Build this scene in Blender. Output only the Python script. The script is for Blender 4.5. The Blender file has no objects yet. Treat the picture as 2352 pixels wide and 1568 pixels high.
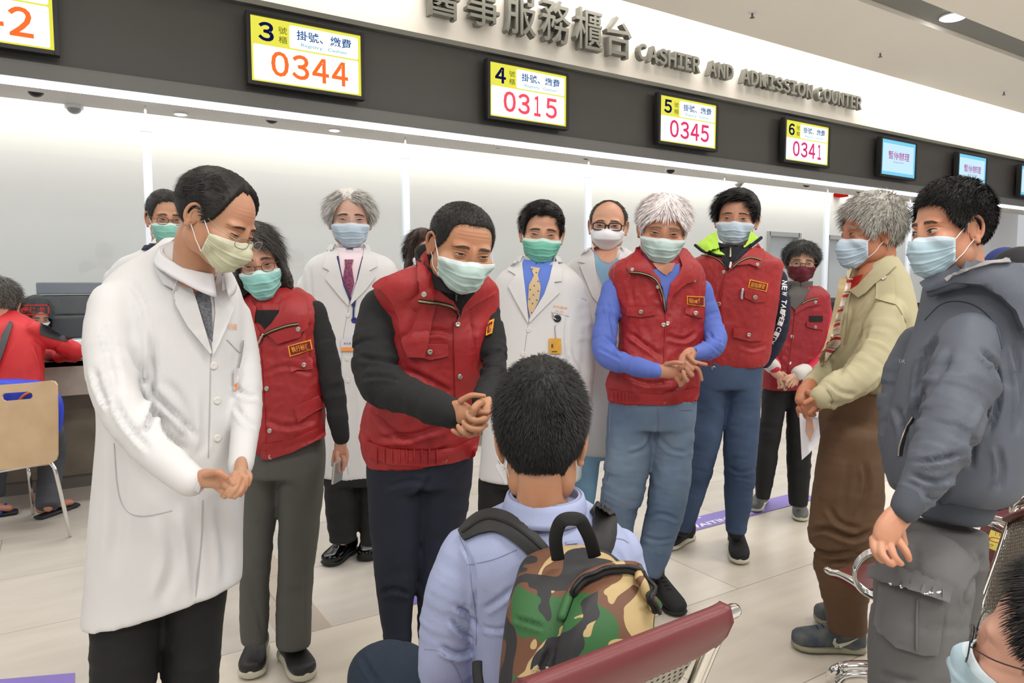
import bpy, math, random
import numpy as np
from mathutils import Vector, Matrix
from mathutils.bvhtree import BVHTree
from mathutils.geometry import delaunay_2d_cdt

# ---------------------------------------------------------------- camera, world, exposure, ceiling lamps
SC = bpy.context.scene
COL = SC.collection
FPX, CX, CY, CAMH = 1640.0, 1176.0, 784.0, 1.33
PITCH, YAW = math.atan(129 / 1640.0), math.radians(32.6)
F = np.array([math.sin(YAW) * math.cos(PITCH), math.cos(YAW) * math.cos(PITCH), -math.sin(PITCH)])
R = np.array([math.cos(YAW), -math.sin(YAW), 0.0])
U = np.cross(R, F)
C = np.array([0.0, 0.0, CAMH])
cam_data = bpy.data.cameras.new('camera')
cam_data.sensor_width = 36.0
cam_data.lens = 36.0 * FPX / 2352.0
cam_data.clip_start = 0.05
cam = bpy.data.objects.new('camera', cam_data)
cam.location = (0, 0, CAMH)
cam.rotation_euler = (math.pi / 2 - PITCH, 0, -YAW)
COL.objects.link(cam)
SC.camera = cam
SC.view_settings.view_transform = 'Standard'
SC.view_settings.look = 'None'
SC.view_settings.gamma = 1
SC.view_settings.use_curve_mapping = False
SC.view_settings.exposure = 0.05
w = bpy.data.worlds.new('lobby_ambient')
SC.world = w
w.use_nodes = True
w.node_tree.nodes['Background'].inputs[0].default_value = (0.95, 0.97, 1.0, 1)
w.node_tree.nodes['Background'].inputs[1].default_value = 0.55

def lamp(name, kind, loc, energy, color=(1, 1, 1), size=0.3, size_y=None, target=None, spread=None):
    L = bpy.data.lights.new(name, kind)
    L.energy = energy
    L.color = color
    if kind == 'AREA':
        L.shape = 'RECTANGLE' if size_y else 'DISK'
        L.size = size
        if size_y: L.size_y = size_y
        if spread: L.spread = spread
    o = bpy.data.objects.new(name, L)
    o.location = loc
    if target is not None:
        o.rotation_euler = (Vector(target) - Vector(loc)).to_track_quat('-Z', 'Y').to_euler()
    COL.objects.link(o)
    o['kind'] = 'structure'
    return o

# recessed ceiling panels of the lobby (in the ceiling plane, z 3.69)
for (x, y, e) in [(-1.2, -2.2, 62), (1.6, -2.2, 66), (4.6, -2.2, 60), (-1.8, 0.4, 44), (1.2, 0.1, 46), (4.4, 0.4, 42), (7.4, 0.2, 46),
                  (0.0, 2.6, 14), (3.2, 2.6, 14), (6.2, 2.2, 14), (9.5, 2.6, 18)]:
    lamp('ceiling_panel_light', 'AREA', (x, y, 3.66), e, (1.0, 0.975, 0.94), 1.2, 0.6)
# cove strips: above the sign wall and above the rear office wall
lamp('cove_light', 'AREA', (6.0, 4.93, 4.02), 190, (1.0, 0.96, 0.90), 22.0, 0.12)
lamp('cove_light', 'AREA', (6.0, 7.15, 3.00), 130, (1.0, 0.955, 0.88), 20.0, 0.10)
lamp('strip_light', 'AREA', (6.0, 5.10, 2.475), 34, (0.93, 0.96, 1.0), 20.0, 0.05)
lamp('office_ceiling_light', 'AREA', (1.0, 6.2, 2.78), 11, (1.0, 0.97, 0.93), 6.0, 0.5)
lamp('office_ceiling_light', 'AREA', (9.0, 6.2, 2.78), 11, (1.0, 0.97, 0.93), 6.0, 0.5)

# ---------------------------------------------------------------- pixel <-> world
def ray(x, y): return F + R * ((x - CX) / FPX) - U * ((y - CY) / FPX)
def P(x, y, d): return C + ray(x, y) * d
def onz(x, y, z):
    r = ray(x, y); return C + r * ((z - CAMH) / r[2])
def onY(x, y, Y):
    r = ray(x, y); return C + r * (Y / r[1])
def proj(p):
    q = np.atleast_2d(p) - C
    d = q @ F
    return np.stack([CX + FPX * (q @ R) / d, CY - FPX * (q @ U) / d, d], 1)
def nrm(v):
    v = np.asarray(v, float); return v / (np.linalg.norm(v, axis=-1, keepdims=True) + 1e-12)

# ---------------------------------------------------------------- materials
MATS = {}
def lin(c):
    return tuple(((x / 12.92) if x <= 0.04045 else ((x + 0.055) / 1.055) ** 2.4) for x in c)
def mat(name, col, rough=0.7, metal=0.0, bump=None, var=None, sub=0.0, emit=None, spec=None, trans=0.0, sheen=0.0, alpha=1.0):
    """col = sRGB. bump=(scale,strength,dist[,stretch xyz]); var=(scale,darker factor) mottling."""
    if name in MATS: return MATS[name]
    m = bpy.data.materials.new(name)
    m.use_nodes = True
    nt = m.node_tree; b = nt.nodes['Principled BSDF']
    c = lin(col)
    b.inputs['Base Color'].default_value = (*c, 1)
    b.inputs['Roughness'].default_value = rough
    b.inputs['Metallic'].default_value = metal
    if spec is not None: b.inputs['Specular IOR Level'].default_value = spec
    if sub:
        b.inputs['Subsurface Weight'].default_value = sub
        b.inputs['Subsurface Radius'].default_value = (0.012, 0.005, 0.003)
        b.inputs['Subsurface Scale'].default_value = 1.0
    if sheen:
        b.inputs['Sheen Weight'].default_value = sheen
    if trans: b.inputs['Transmission Weight'].default_value = trans
    if alpha < 1: b.inputs['Alpha'].default_value = alpha
    if emit:
        b.inputs['Emission Color'].default_value = (*lin(emit[0]), 1)
        b.inputs['Emission Strength'].default_value = emit[1]
    tc = None
    def coord():
        nonlocal tc
        if tc is None: tc = nt.nodes.new('ShaderNodeTexCoord')
        return tc.outputs['Object']
    if var:
        n = nt.nodes.new('ShaderNodeTexNoise'); n.inputs['Scale'].default_value = var[0]; n.inputs['Detail'].default_value = 4
        nt.links.new(coord(), n.inputs['Vector'])
        r = nt.nodes.new('ShaderNodeValToRGB')
        r.color_ramp.elements[0].position = 0.35; r.color_ramp.elements[1].position = 0.65
        c2 = var[2] if len(var) > 2 else None
        c2 = lin(c2) if c2 else tuple(x * var[1] for x in c)
        r.color_ramp.elements[0].color = (*c2, 1); r.color_ramp.elements[1].color = (*c, 1)
        nt.links.new(n.outputs['Fac'], r.inputs['Fac'])
        nt.links.new(r.outputs['Color'], b.inputs['Base Color'])
    if bump:
        n = nt.nodes.new('ShaderNodeTexNoise'); n.inputs['Scale'].default_value = bump[0]; n.inputs['Detail'].default_value = 3
        if len(bump) > 3:
            mp = nt.nodes.new('ShaderNodeMapping'); mp.inputs['Scale'].default_value = bump[3]
            nt.links.new(coord(), mp.inputs['Vector']); nt.links.new(mp.outputs[0], n.inputs['Vector'])
        else:
            nt.links.new(coord(), n.inputs['Vector'])
        bp = nt.nodes.new('ShaderNodeBump'); bp.inputs['Strength'].default_value = bump[1]; bp.inputs['Distance'].default_value = bump[2]
        nt.links.new(n.outputs['Fac'], bp.inputs['Height'])
        nt.links.new(bp.outputs[0], b.inputs['Normal'])
    MATS[name] = m
    return m
def emat(name, col, s):
    if name in MATS: return MATS[name]
    m = bpy.data.materials.new(name); m.use_nodes = True
    nt = m.node_tree; nt.nodes.clear()
    e = nt.nodes.new('ShaderNodeEmission'); e.inputs[0].default_value = (*lin(col), 1); e.inputs[1].default_value = s
    o = nt.nodes.new('ShaderNodeOutputMaterial'); nt.links.new(e.outputs[0], o.inputs[0])
    MATS[name] = m; return m
def glassmat(name, tint=(0.96, 0.98, 0.97), refl=0.06, rough=0.0):
    if name in MATS: return MATS[name]
    m = bpy.data.materials.new(name); m.use_nodes = True
    nt = m.node_tree; nt.nodes.clear()
    t = nt.nodes.new('ShaderNodeBsdfTransparent'); t.inputs[0].default_value = (*tint, 1)
    g = nt.nodes.new('ShaderNodeBsdfGlossy'); g.inputs['Roughness'].default_value = rough
    lw = nt.nodes.new('ShaderNodeLayerWeight'); lw.inputs['Blend'].default_value = 0.5
    fr = nt.nodes.new('ShaderNodeMath'); fr.operation = 'POWER'; fr.inputs[1].default_value = 4.0
    nt.links.new(lw.outputs['Facing'], fr.inputs[0])
    mx = nt.nodes.new('ShaderNodeMixShader')
    o = nt.nodes.new('ShaderNodeOutputMaterial')
    mul = nt.nodes.new('ShaderNodeMath'); mul.operation = 'MULTIPLY_ADD'; mul.inputs[1].default_value = 0.35; mul.inputs[2].default_value = refl
    nt.links.new(fr.outputs[0], mul.inputs[0]); nt.links.new(mul.outputs[0], mx.inputs[0])
    nt.links.new(t.outputs[0], mx.inputs[1]); nt.links.new(g.outputs[0], mx.inputs[2]); nt.links.new(mx.outputs[0], o.inputs[0])
    MATS[name] = m; return m

# ---------------------------------------------------------------- mesh making
class MB:
    """collects triangles/quads with material indices"""
    def __init__(s): s.v = []; s.f = []; s.m = []; s.n = 0
    def add(s, v, f, mi=0):
        v = np.asarray(v, float).reshape(-1, 3)
        s.v.append(v)
        for a in f: s.f.append(tuple(int(i) + s.n for i in a))
        s.m += ([mi] * len(f) if np.isscalar(mi) else list(mi))
        s.n += len(v); return s
    def box(s, a, b, mi=0):
        x0, y0, z0 = a; x1, y1, z1 = b
        v = [(x0, y0, z0), (x1, y0, z0), (x1, y1, z0), (x0, y1, z0), (x0, y0, z1), (x1, y0, z1), (x1, y1, z1), (x0, y1, z1)]
        return s.add(v, [(0, 3, 2, 1), (4, 5, 6, 7), (0, 1, 5, 4), (1, 2, 6, 5), (2, 3, 7, 6), (3, 0, 4, 7)], mi)
    def arr(s): return (np.concatenate(s.v) if s.v else np.zeros((0, 3))), s.f
def link(name, me, mats, parent, base, smooth):
    for m_ in (mats if isinstance(mats, (list, tuple)) else [mats]): me.materials.append(m_)
    if smooth: me.polygons.foreach_set('use_smooth', [True] * len(me.polygons))
    o = bpy.data.objects.new(name, me)
    COL.objects.link(o)
    return o
def origin_of(o):
    p = np.zeros(3)
    while o is not None:
        p = p + np.array(o.location); o = o.parent
    return p
def add(name, v, f, mats, parent=None, base=None, smooth=False, mi=None, bevel=0, sharp=None):
    v = np.asarray(v, float)
    if parent is not None: off = origin_of(parent)
    elif base is not None: off = np.asarray(base, float)
    else: off = np.array([(v[:, 0].min() + v[:, 0].max()) / 2, (v[:, 1].min() + v[:, 1].max()) / 2, v[:, 2].min()])
    me = bpy.data.meshes.new(name)
    me.from_pydata((v - off).tolist(), [], f if isinstance(f, list) else [tuple(a) for a in f])
    me.update()
    if mi is not None: me.polygons.foreach_set('material_index', list(mi))
    o = link(name, me, mats, parent, off, smooth)
    if parent is not None: o.parent = parent
    else: o.location = off
    if sharp: me.set_sharp_from_angle(angle=math.radians(sharp))
    if bevel:
        b = o.modifiers.new('bevel', 'BEVEL'); b.width = bevel; b.segments = 2; b.limit_method = 'ANGLE'; b.angle_limit = math.radians(40)
    return o
def addmb(name, mb, mats, parent=None, **k):
    v, f = mb.arr(); return add(name, v, f, mats, parent, mi=mb.m, **k)
def tag(o, label=None, cat=None, group=None, kind=None):
    if label: o['label'] = label
    if cat: o['category'] = cat
    if group: o['group'] = group
    if kind: o['kind'] = kind
    return o
def empty(name, loc, label=None, cat=None, group=None, kind=None):
    o = bpy.data.objects.new(name, None); o.location = tuple(loc); o.empty_display_size = 0.1
    COL.objects.link(o); return tag(o, label, cat, group, kind)
def grid_faces(nu, nv, cu=False, cv=False, flip=False):
    f = []
    for i in range(nu if cu else nu - 1):
        for j in range(nv if cv else nv - 1):
            a = i * nv + j; b = ((i + 1) % nu) * nv + j; c = ((i + 1) % nu) * nv + (j + 1) % nv; d = i * nv + (j + 1) % nv
            f.append((a, d, c, b) if flip else (a, b, c, d))
    return f
def cr(pts, n):
    """Catmull-Rom through rows of pts, n samples per span"""
    pts = np.asarray(pts, float)
    if len(pts) < 3:
        t = np.linspace(0, 1, n * (len(pts) - 1) + 1)[:, None]; return pts[0] * (1 - t) + pts[-1] * t
    p = np.vstack([2 * pts[0] - pts[1], pts, 2 * pts[-1] - pts[-2]])
    out = []
    for i in range(1, len(p) - 2):
        for t in np.linspace(0, 1, n, endpoint=False):
            a, b, c, d = p[i - 1], p[i], p[i + 1], p[i + 2]
            out.append(0.5 * ((2 * b) + (c - a) * t + (2 * a - 5 * b + 4 * c - d) * t * t + (3 * b - a - 3 * c + d) * t ** 3))
    out.append(pts[-1]); return np.array(out)
def tube3(pts, rad, seg=12, flat=1.0, flatdir=None, caps=True, capf=1.0):
    """tube of world points, radii; flat squeezes the radius along flatdir"""
    pts = np.asarray(pts, float); n = len(pts)
    rad = np.full(n, rad) if np.isscalar(rad) else np.asarray(rad, float)
    T = nrm(np.gradient(pts, axis=0))
    if flatdir is None: flatdir = F
    N = np.asarray(flatdir, float)
    V = []
    up = N
    for i in range(n):
        a = up - T[i] * (up @ T[i])
        if np.linalg.norm(a) < 0.15:
            a = np.array([0.3, 0.2, 1.0]); a = a - T[i] * (a @ T[i])
        a = nrm(a)
        if i and a @ prev < 0: a = -a
        prev = a
        b = np.cross(T[i], a)
        t = np.arange(seg) * 2 * math.pi / seg
        V.append(pts[i] + rad[i] * (np.cos(t)[:, None] * a * flat + np.sin(t)[:, None] * b))
    if caps:
        def cap(i, s):
            out = []
            for q in (0.5, 0.85):
                k = math.sqrt(1 - q * q)
                out.append(pts[i] + (V_[i] - pts[i]) * k + s * T[i] * rad[i] * q * min(flat, 1) * (capf if s > 0 else max(capf, .5)))
            return out
        V_ = list(V)
        a = cap(0, -1); b = cap(n - 1, 1)
        V = a[::-1] + V + b
    V = np.array(V); m = len(V)
    f = grid_faces(m, seg, cv=True)
    v = V.reshape(-1, 3)
    c0 = V[0].mean(0); c1 = V[-1].mean(0); k = len(v)
    v = np.vstack([v, c0, c1])
    for j in range(seg):
        f.append((k, j, (j + 1) % seg)); f.append((k + 1, (m - 1) * seg + (j + 1) % seg, (m - 1) * seg + j))
    return v, f

# ---------------------------------------------------------------- vectorised noise
_rs = np.random.RandomState(7); _TAB = _rs.rand(4096)
def _h(i, j, k): return _TAB[((i * 73856093) ^ (j * 19349663) ^ (k * 83492791)) & 4095]
def noise3(p):
    p = np.asarray(p, float) + 100.0
    i = np.floor(p).astype(np.int64); f = p - i; f = f * f * (3 - 2 * f)
    x, y, z = i.T; a, b, c = f.T
    def L(u, v, t): return u + (v - u) * t
    return L(L(L(_h(x, y, z), _h(x + 1, y, z), a), L(_h(x, y + 1, z), _h(x + 1, y + 1, z), a), b),
             L(L(_h(x, y, z + 1), _h(x + 1, y, z + 1), a), L(_h(x, y + 1, z + 1), _h(x + 1, y + 1, z + 1), a), b), c)
def ridge(p):
    n = noise3(p); return 1 - np.abs(2 * n - 1) * 2
def vnormals(v, f):
    me = bpy.data.meshes.new('t'); me.from_pydata(v.tolist(), [], f); me.update()
    n = np.zeros(len(v) * 3); me.vertex_normals.foreach_get('vector', n)
    bpy.data.meshes.remove(me); return n.reshape(-1, 3)
def remesh(parts, voxel, smooth=4):
    """union of closed meshes -> one continuous skin (verts, quads)"""
    mb = MB()
    for v, f in parts: mb.add(v, f)
    v, f = mb.arr()
    me = bpy.data.meshes.new('t'); me.from_pydata(v.tolist(), [], f); me.update()
    o = bpy.data.objects.new('t', me); COL.objects.link(o)
    m = o.modifiers.new('r', 'REMESH'); m.mode = 'VOXEL'; m.voxel_size = voxel
    if smooth:
        s = o.modifiers.new('s', 'SMOOTH'); s.iterations = smooth; s.factor = 0.5
    dg = bpy.context.evaluated_depsgraph_get()
    e = o.evaluated_get(dg); m2 = e.to_mesh()
    n = len(m2.vertices); co = np.zeros(n * 3); m2.vertices.foreach_get('co', co)
    fs = [tuple(p.vertices) for p in m2.polygons]
    e.to_mesh_clear()
    bpy.data.objects.remove(o); bpy.data.meshes.remove(me)
    return co.reshape(-1, 3), fs
FONT_CACHE = {}
def text_mesh(s, size=1.0, extrude=0.0, offset=0.0, align='CENTER', bold=0.0, res=3):
    cu = bpy.data.curves.new('t', 'FONT'); cu.body = s; cu.size = size; cu.extrude = extrude; cu.offset = offset + bold
    cu.align_x = align; cu.resolution_u = res
    o = bpy.data.objects.new('t', cu); COL.objects.link(o)
    e = o.evaluated_get(bpy.context.evaluated_depsgraph_get()); m2 = e.to_mesh()
    n = len(m2.vertices); co = np.zeros(n * 3); m2.vertices.foreach_get('co', co)
    fs = [tuple(p.vertices) for p in m2.polygons]
    e.to_mesh_clear(); bpy.data.objects.remove(o); bpy.data.curves.remove(cu)
    return co.reshape(-1, 3), fs
def text_fit(s, x0, x1, y0, y1, extrude=0.0, bold=0.0):
    """text scaled to fill the box x0..x1, y0..y1 (local plane coordinates)"""
    v, f = text_mesh(s, 1.0, extrude, 0, bold=bold)
    a = v.min(0); b = v.max(0)
    v = v.copy()
    v[:, 0] = x0 + (v[:, 0] - a[0]) / max(b[0] - a[0], 1e-6) * (x1 - x0)
    v[:, 1] = y0 + (v[:, 1] - a[1]) / max(b[1] - a[1], 1e-6) * (y1 - y0)
    return v, f
def prism(poly, z0, z1):
    """extrude 2D polygon; returns verts (x,y,z)"""
    n = len(poly); v = [(x, y, z0) for x, y in poly] + [(x, y, z1) for x, y in poly]
    f = [tuple(range(n))[::-1], tuple(range(n, 2 * n))] + [(i, (i + 1) % n, n + (i + 1) % n, n + i) for i in range(n)]
    return np.array(v, float), f
# ================================================================ THE ROOM
wallm = mat('white_wall', (0.93, 0.92, 0.9), 0.6)
signwall = mat('cream_panel_wall', (0.93, 0.91, 0.88), 0.45)
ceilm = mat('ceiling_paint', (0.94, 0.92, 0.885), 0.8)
fasc = mat('charcoal_fascia', (0.275, 0.27, 0.26), 0.45)
trimg = mat('grey_metal_trim', (0.48, 0.48, 0.45), 0.4, 0.3)
ledm = emat('led_strip', (0.93, 0.95, 1.0), 14)
blackp = mat('black_plastic', (0.07, 0.07, 0.075), 0.4)
chrome = mat('chrome', (0.86, 0.86, 0.85), 0.12, 1.0)
whitep = mat('white_plastic', (0.92, 0.93, 0.94), 0.35)

def floor_material():
    m = bpy.data.materials.new('stone_tile_floor'); m.use_nodes = True
    nt = m.node_tree; b = nt.nodes['Principled BSDF']; N = nt.nodes.new; Lk = nt.links.new
    def math_(op, a, bb=None, c=None):
        n = N('ShaderNodeMath'); n.operation = op
        for i, q in enumerate((a, bb, c)):
            if q is None: continue
            if isinstance(q, (int, float)): n.inputs[i].default_value = q
            else: Lk(q, n.inputs[i])
        return n.outputs[0]
    tc = N('ShaderNodeTexCoord'); sp = N('ShaderNodeSeparateXYZ'); Lk(tc.outputs['Object'], sp.inputs[0])
    X, Y = sp.outputs[0], sp.outputs[1]
    # rows of 0.62 along Y, tiles 1.24 along X with an offset per row
    yr = math_('DIVIDE', math_('SUBTRACT', Y, 2.03), 0.62); row = math_('FLOOR', yr); fy = math_('SUBTRACT', yr, row)
    off = math_('MULTIPLY', row, 0.41)
    xr = math_('ADD', math_('DIVIDE', X, 1.24), off); colx = math_('FLOOR', xr); fx = math_('SUBTRACT', xr, colx)
    def line(fr, w_): return math_('ADD', math_('LESS_THAN', fr, w_), math_('GREATER_THAN', fr, 1 - w_))
    g = math_('MINIMUM', math_('ADD', line(fx, 0.0017), line(fy, 0.0034)), 1.0)
    cmb = N('ShaderNodeCombineXYZ'); Lk(colx, cmb.inputs[0]); Lk(row, cmb.inputs[1])
    wn = N('ShaderNodeTexWhiteNoise'); Lk(cmb.outputs[0], wn.inputs['Vector'])
    # vein noise stretched along X
    mp = N('ShaderNodeMapping'); mp.inputs['Scale'].default_value = (1.2, 5.0, 1); Lk(tc.outputs['Object'], mp.inputs[0])
    nz = N('ShaderNodeTexNoise'); nz.inputs['Scale'].default_value = 2.2; nz.inputs['Detail'].default_value = 6; Lk(mp.outputs[0], nz.inputs['Vector'])
    rmp = N('ShaderNodeValToRGB'); e = rmp.color_ramp.elements
    e[0].position = 0.25; e[0].color = (*lin((0.80, 0.765, 0.71)), 1); e[1].position = 0.75; e[1].color = (*lin((0.88, 0.85, 0.80)), 1)
    fac = math_('ADD', math_('MULTIPLY', nz.outputs['Fac'], 0.7), math_('MULTIPLY', wn.outputs['Value'], 0.32)); Lk(fac, rmp.inputs['Fac'])
    # grey inlaid band behind the waiting line: warm grey stone where Y > 2.65 ; brownish diagonal inlay
    grey = math_('MULTIPLY', math_('GREATER_THAN', Y, 2.652), 0.85)
    mx = N('ShaderNodeMixRGB'); Lk(grey, mx.inputs[0]); Lk(rmp.outputs[0], mx.inputs[1])
    r2 = N('ShaderNodeValToRGB'); e = r2.color_ramp.elements
    e[0].position = 0.3; e[0].color = (*lin((0.72, 0.70, 0.665)), 1); e[1].position = 0.75; e[1].color = (*lin((0.79, 0.77, 0.74)), 1); Lk(fac, r2.inputs[0])
    Lk(r2.outputs[0], mx.inputs[2])
    brown = math_('MULTIPLY', math_('MULTIPLY', math_('GREATER_THAN', Y, 2.652), math_('LESS_THAN', math_('ABSOLUTE', math_('SUBTRACT', X, 0.76)), 0.1)), 0.7)
    mb_ = N('ShaderNodeMixRGB'); Lk(brown, mb_.inputs[0]); Lk(mx.outputs[0], mb_.inputs[1]); mb_.inputs[2].default_value = (*lin((0.66, 0.60, 0.54)), 1)
    mg = N('ShaderNodeMixRGB'); Lk(math_('MULTIPLY', g, 0.8), mg.inputs[0]); Lk(mb_.outputs[0], mg.inputs[1]); mg.inputs[2].default_value = (*lin((0.50, 0.46, 0.42)), 1)
    Lk(mg.outputs[0], b.inputs['Base Color'])
    b.inputs['Roughness'].default_value = 0.33
    b.inputs['Specular IOR Level'].default_value = 0.35
    n2 = N('ShaderNodeTexNoise'); n2.inputs['Scale'].default_value = 3; Lk(tc.outputs['Object'], n2.inputs['Vector'])
    rr = N('ShaderNodeMapRange'); rr.inputs['To Min'].default_value = 0.24; rr.inputs['To Max'].default_value = 0.42
    Lk(n2.outputs['Fac'], rr.inputs['Value']); Lk(rr.outputs[0], b.inputs['Roughness'])
    return m
m_ = MB().box((-6, -5, -0.05), (18, 9, 0)); o = addmb('floor', m_, floor_material(), base=(0, 0, 0)); tag(o, kind='structure')
# ceiling in two fields with the recessed trough between
m_ = MB().box((-6, -5, 3.70), (18, 3.35, 3.85)).box((-6, 3.64, 3.70), (18, 4.70, 3.85)).box((-6, 3.30, 3.85), (18, 3.70, 3.90))
tag(addmb('ceiling', m_, ceilm, base=(0, 0, 3.7)), kind='structure')
m_ = MB().box((-6, 3.355, 3.74), (18, 3.635, 3.80))
tag(addmb('trim_1', m_, mat('trough_grey', (0.50, 0.50, 0.48), 0.5)), kind='structure')
# cove box over the sign wall
m_ = MB().box((-6, 5.20, 3.18), (18, 5.30, 4.30)); tag(addmb('wall_sign', m_, signwall), kind='structure')
m_ = MB().box((-6, 4.66, 4.10), (18, 5.2, 4.2)).box((-6, 4.62, 3.85), (18, 4.70, 4.2)); tag(addmb('trim_2', m_, wallm), kind='structure')
# fascia
m_ = MB().box((-6, 5.03, 2.56), (18, 5.30, 3.18)); tag(addmb('wall_fascia', m_, fasc), kind='structure')
m_ = MB().box((-6, 4.985, 3.165), (18, 5.22, 3.20)); tag(addmb('trim_3', m_, trimg), kind='structure')
m_ = MB().box((-6, 4.99, 2.505), (18, 5.05, 2.585)).box((-6, 5.0, 2.575), (18, 5.3, 2.60)); tag(addmb('trim_4', m_, mat('fascia_lip', (0.42, 0.42, 0.41), 0.4, 0.1)), kind='structure')
m_ = MB().box((-6, 5.05, 2.492), (18, 5.15, 2.512))
o = addmb('light_strip', m_, ledm); tag(o, 'long white light strip along the underside of the dark fascia', 'light strip')
# office behind the glass
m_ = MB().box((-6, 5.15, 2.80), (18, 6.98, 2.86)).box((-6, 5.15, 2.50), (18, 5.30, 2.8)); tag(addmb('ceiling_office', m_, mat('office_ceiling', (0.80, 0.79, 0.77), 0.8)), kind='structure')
m_ = MB()
backY = 7.4
# back wall with two doorways at the right
D1 = (9.55, 10.30, 2.13); D2 = (11.1, 12.0, 2.13)
m_.box((-6, backY, 0), (D1[0], backY + .1, 3.2)).box((D1[1], backY, 0), (D2[0], backY + .1, 3.2)).box((D2[1], backY, 0), (18, backY + .1, 3.2))
m_.box((D1[0], backY, D1[2]), (D1[1], backY + .1, 3.2)).box((D2[0], backY, D2[2]), (D2[1], backY + .1, 3.2)).box((-6, 6.9, 3.1), (18, 7.5, 3.2))
tag(addmb('wall_back', m_, mat('office_wall', (0.90, 0.895, 0.89), 0.6)), kind='structure')
for i, D in enumerate((D1, D2)):
    m_ = MB().box((D[0], backY + .09, 0), (D[1], backY + .13, D[2]))
    o = tag(addmb('door_%d' % (i + 1), m_, mat('door_panel', (0.80, 0.81, 0.82), 0.4)), kind='structure')
    m2 = MB().box((D[0] - .05, backY - .02, 0), (D[0] + .02, backY + .09, D[2] + .05)).box((D[1] - .02, backY - .02, 0), (D[1] + .05, backY + .09, D[2] + .05)).box((D[0], backY - .02, D[2] - .02), (D[1], backY + .09, D[2] + .05))
    addmb('door_frame', m2, mat('door_frame_grey', (0.66, 0.66, 0.65), 0.4), o)
    m3 = MB().box((D[0] + .06, backY + .03, .95), (D[0] + .09, backY + .09, 1.15)); addmb('door_handle', m3, chrome, o)
# counter: stone slab, front panel
def stone_mat(name, c1, c2):
    return mat(name, c1, 0.45, var=(5.0, 0.8, c2))
slabm = stone_mat('stone_slab', (0.66, 0.63, 0.585), (0.56, 0.53, 0.49))
m_ = MB().box((-6, 5.08, 0.66), (18, 5.14, 0.875)).box((-6, 5.08, 0.835), (18, 5.75, 0.875))
CT = empty('service_counter', (6, 5.4, 0), 'long speckled grey-brown stone service counter under the glass panels', 'counter')
addmb('counter_top', m_, slabm, CT, bevel=.004)
m_ = MB().box((-6, 5.42, 0.09), (18, 5.52, 0.834))
addmb('front_panel', m_, stone_mat('stone_front', (0.50, 0.46, 0.41), (0.42, 0.385, 0.34)), CT)
m_ = MB().box((-6, 5.44, 0), (18, 5.52, 0.091)); tag(addmb('trim_5', m_, mat('kick_grey', (0.42, 0.40, 0.38), 0.5)), kind='structure')
m_ = MB().box((-6, 5.52, 0.70), (18, 6.1, 0.73)); tag(addmb('staff_desk', m_, whitep), 'white desk top running behind the counter on the staff side', 'desk')

# glass panes and posts
gm = glassmat('counter_glass', (0.97, 0.985, 0.98), 0.045)
posts = [-1.29, 0.55, 2.39, 4.24, 6.09, 7.92, 9.76, 11.6]
postm = mat('frosted_post', (0.90, 0.92, 0.95), 0.25, emit=((0.9, 0.93, 1), 0.12))  # faint emission put in for the strip's light on the posts
GPT = empty('glass_partition', (5, 5.31, .875), 'clear glass partition with slim frosted white posts standing on the long counter', 'glass partition')
names = ['left frame edge beside counter 2', 'between counters 2 and 3, left of the yellow-masked doctor', 'between counters 3 and 4', 'below screen 4 beside the bald doctor',
         'between counters 5 and 6 above the tall man', 'right of screen 6, by the grey-haired old man', 'behind the old man and the young man', 'far right, behind the young man']
for i, x in enumerate(posts):
    r_ = addmb('post', MB().box((x - .025, 5.285, .876), (x + .025, 5.335, 2.38)), postm, GPT, bevel=.003)
    addmb('top_clamp', MB().box((x - .032, 5.275, 2.33), (x + .032, 5.345, 2.42)), mat('clamp_white', (0.95, 0.96, 0.98), 0.3, emit=((1, 1, 1), .3)), r_, bevel=.003)  # clamps are no lamps; the strip's brightness is added as emission
    addmb('rod', MB().box((x - .006, 5.303, 2.42), (x + .006, 5.317, 2.5)), chrome, r_)
pn = ['in front of the red jacket customer and the printer', 'behind the yellow-masked doctor', 'behind the doctor in the green mask', 'behind the white-haired man', 'behind the tall man in the red vest',
      'behind the grey-haired old man', 'behind the young man in dark grey']
for i in range(len(posts) - 1):
    a, b_ = posts[i] + .026, posts[i + 1] - .026
    addmb('glass_panel', MB().box((a, 5.305, 1.12), (b_, 5.315, 2.40)), gm, GPT)
# dome cameras and small downlights on the office ceiling
domes = [(82, 208, 0), (624, 271, 0), (1145, 330, 0), (1348, 357, 0), (1540, 390, 0), (170, 248, 1), (1697, 422, 1), (1975, 437, 0), (1853, 422, 0)]
dl = ['leftmost, beside the counter 2 screen', 'below the left half of screen 3', 'below screen 4', 'above the bald doctor', 'above the white-haired man', 'behind the post at upper left', 'above the tall man', 'above the grey-haired old man', 'right of screen 6 underside']
def dome(c, r, up=-1, seg=16):
    mb = MB(); V = []
    for i in range(6):
        a = i / 5 * math.pi / 2
        V.append([(c[0] + r * math.cos(a) * math.cos(t), c[1] + r * math.cos(a) * math.sin(t), c[2] + up * r * .8 * math.sin(a)) for t in np.arange(seg) * 2 * math.pi / seg])
    mb.add(np.array(V).reshape(-1, 3), grid_faces(6, seg, cv=True)); return mb
def disc(c, r, h, seg=24):
    t = np.arange(seg) * 2 * math.pi / seg
    v, f = prism([(c[0] + r * math.cos(a), c[1] + r * math.sin(a)) for a in t], c[2], c[2] + h); return MB().add(v, f)
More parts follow.
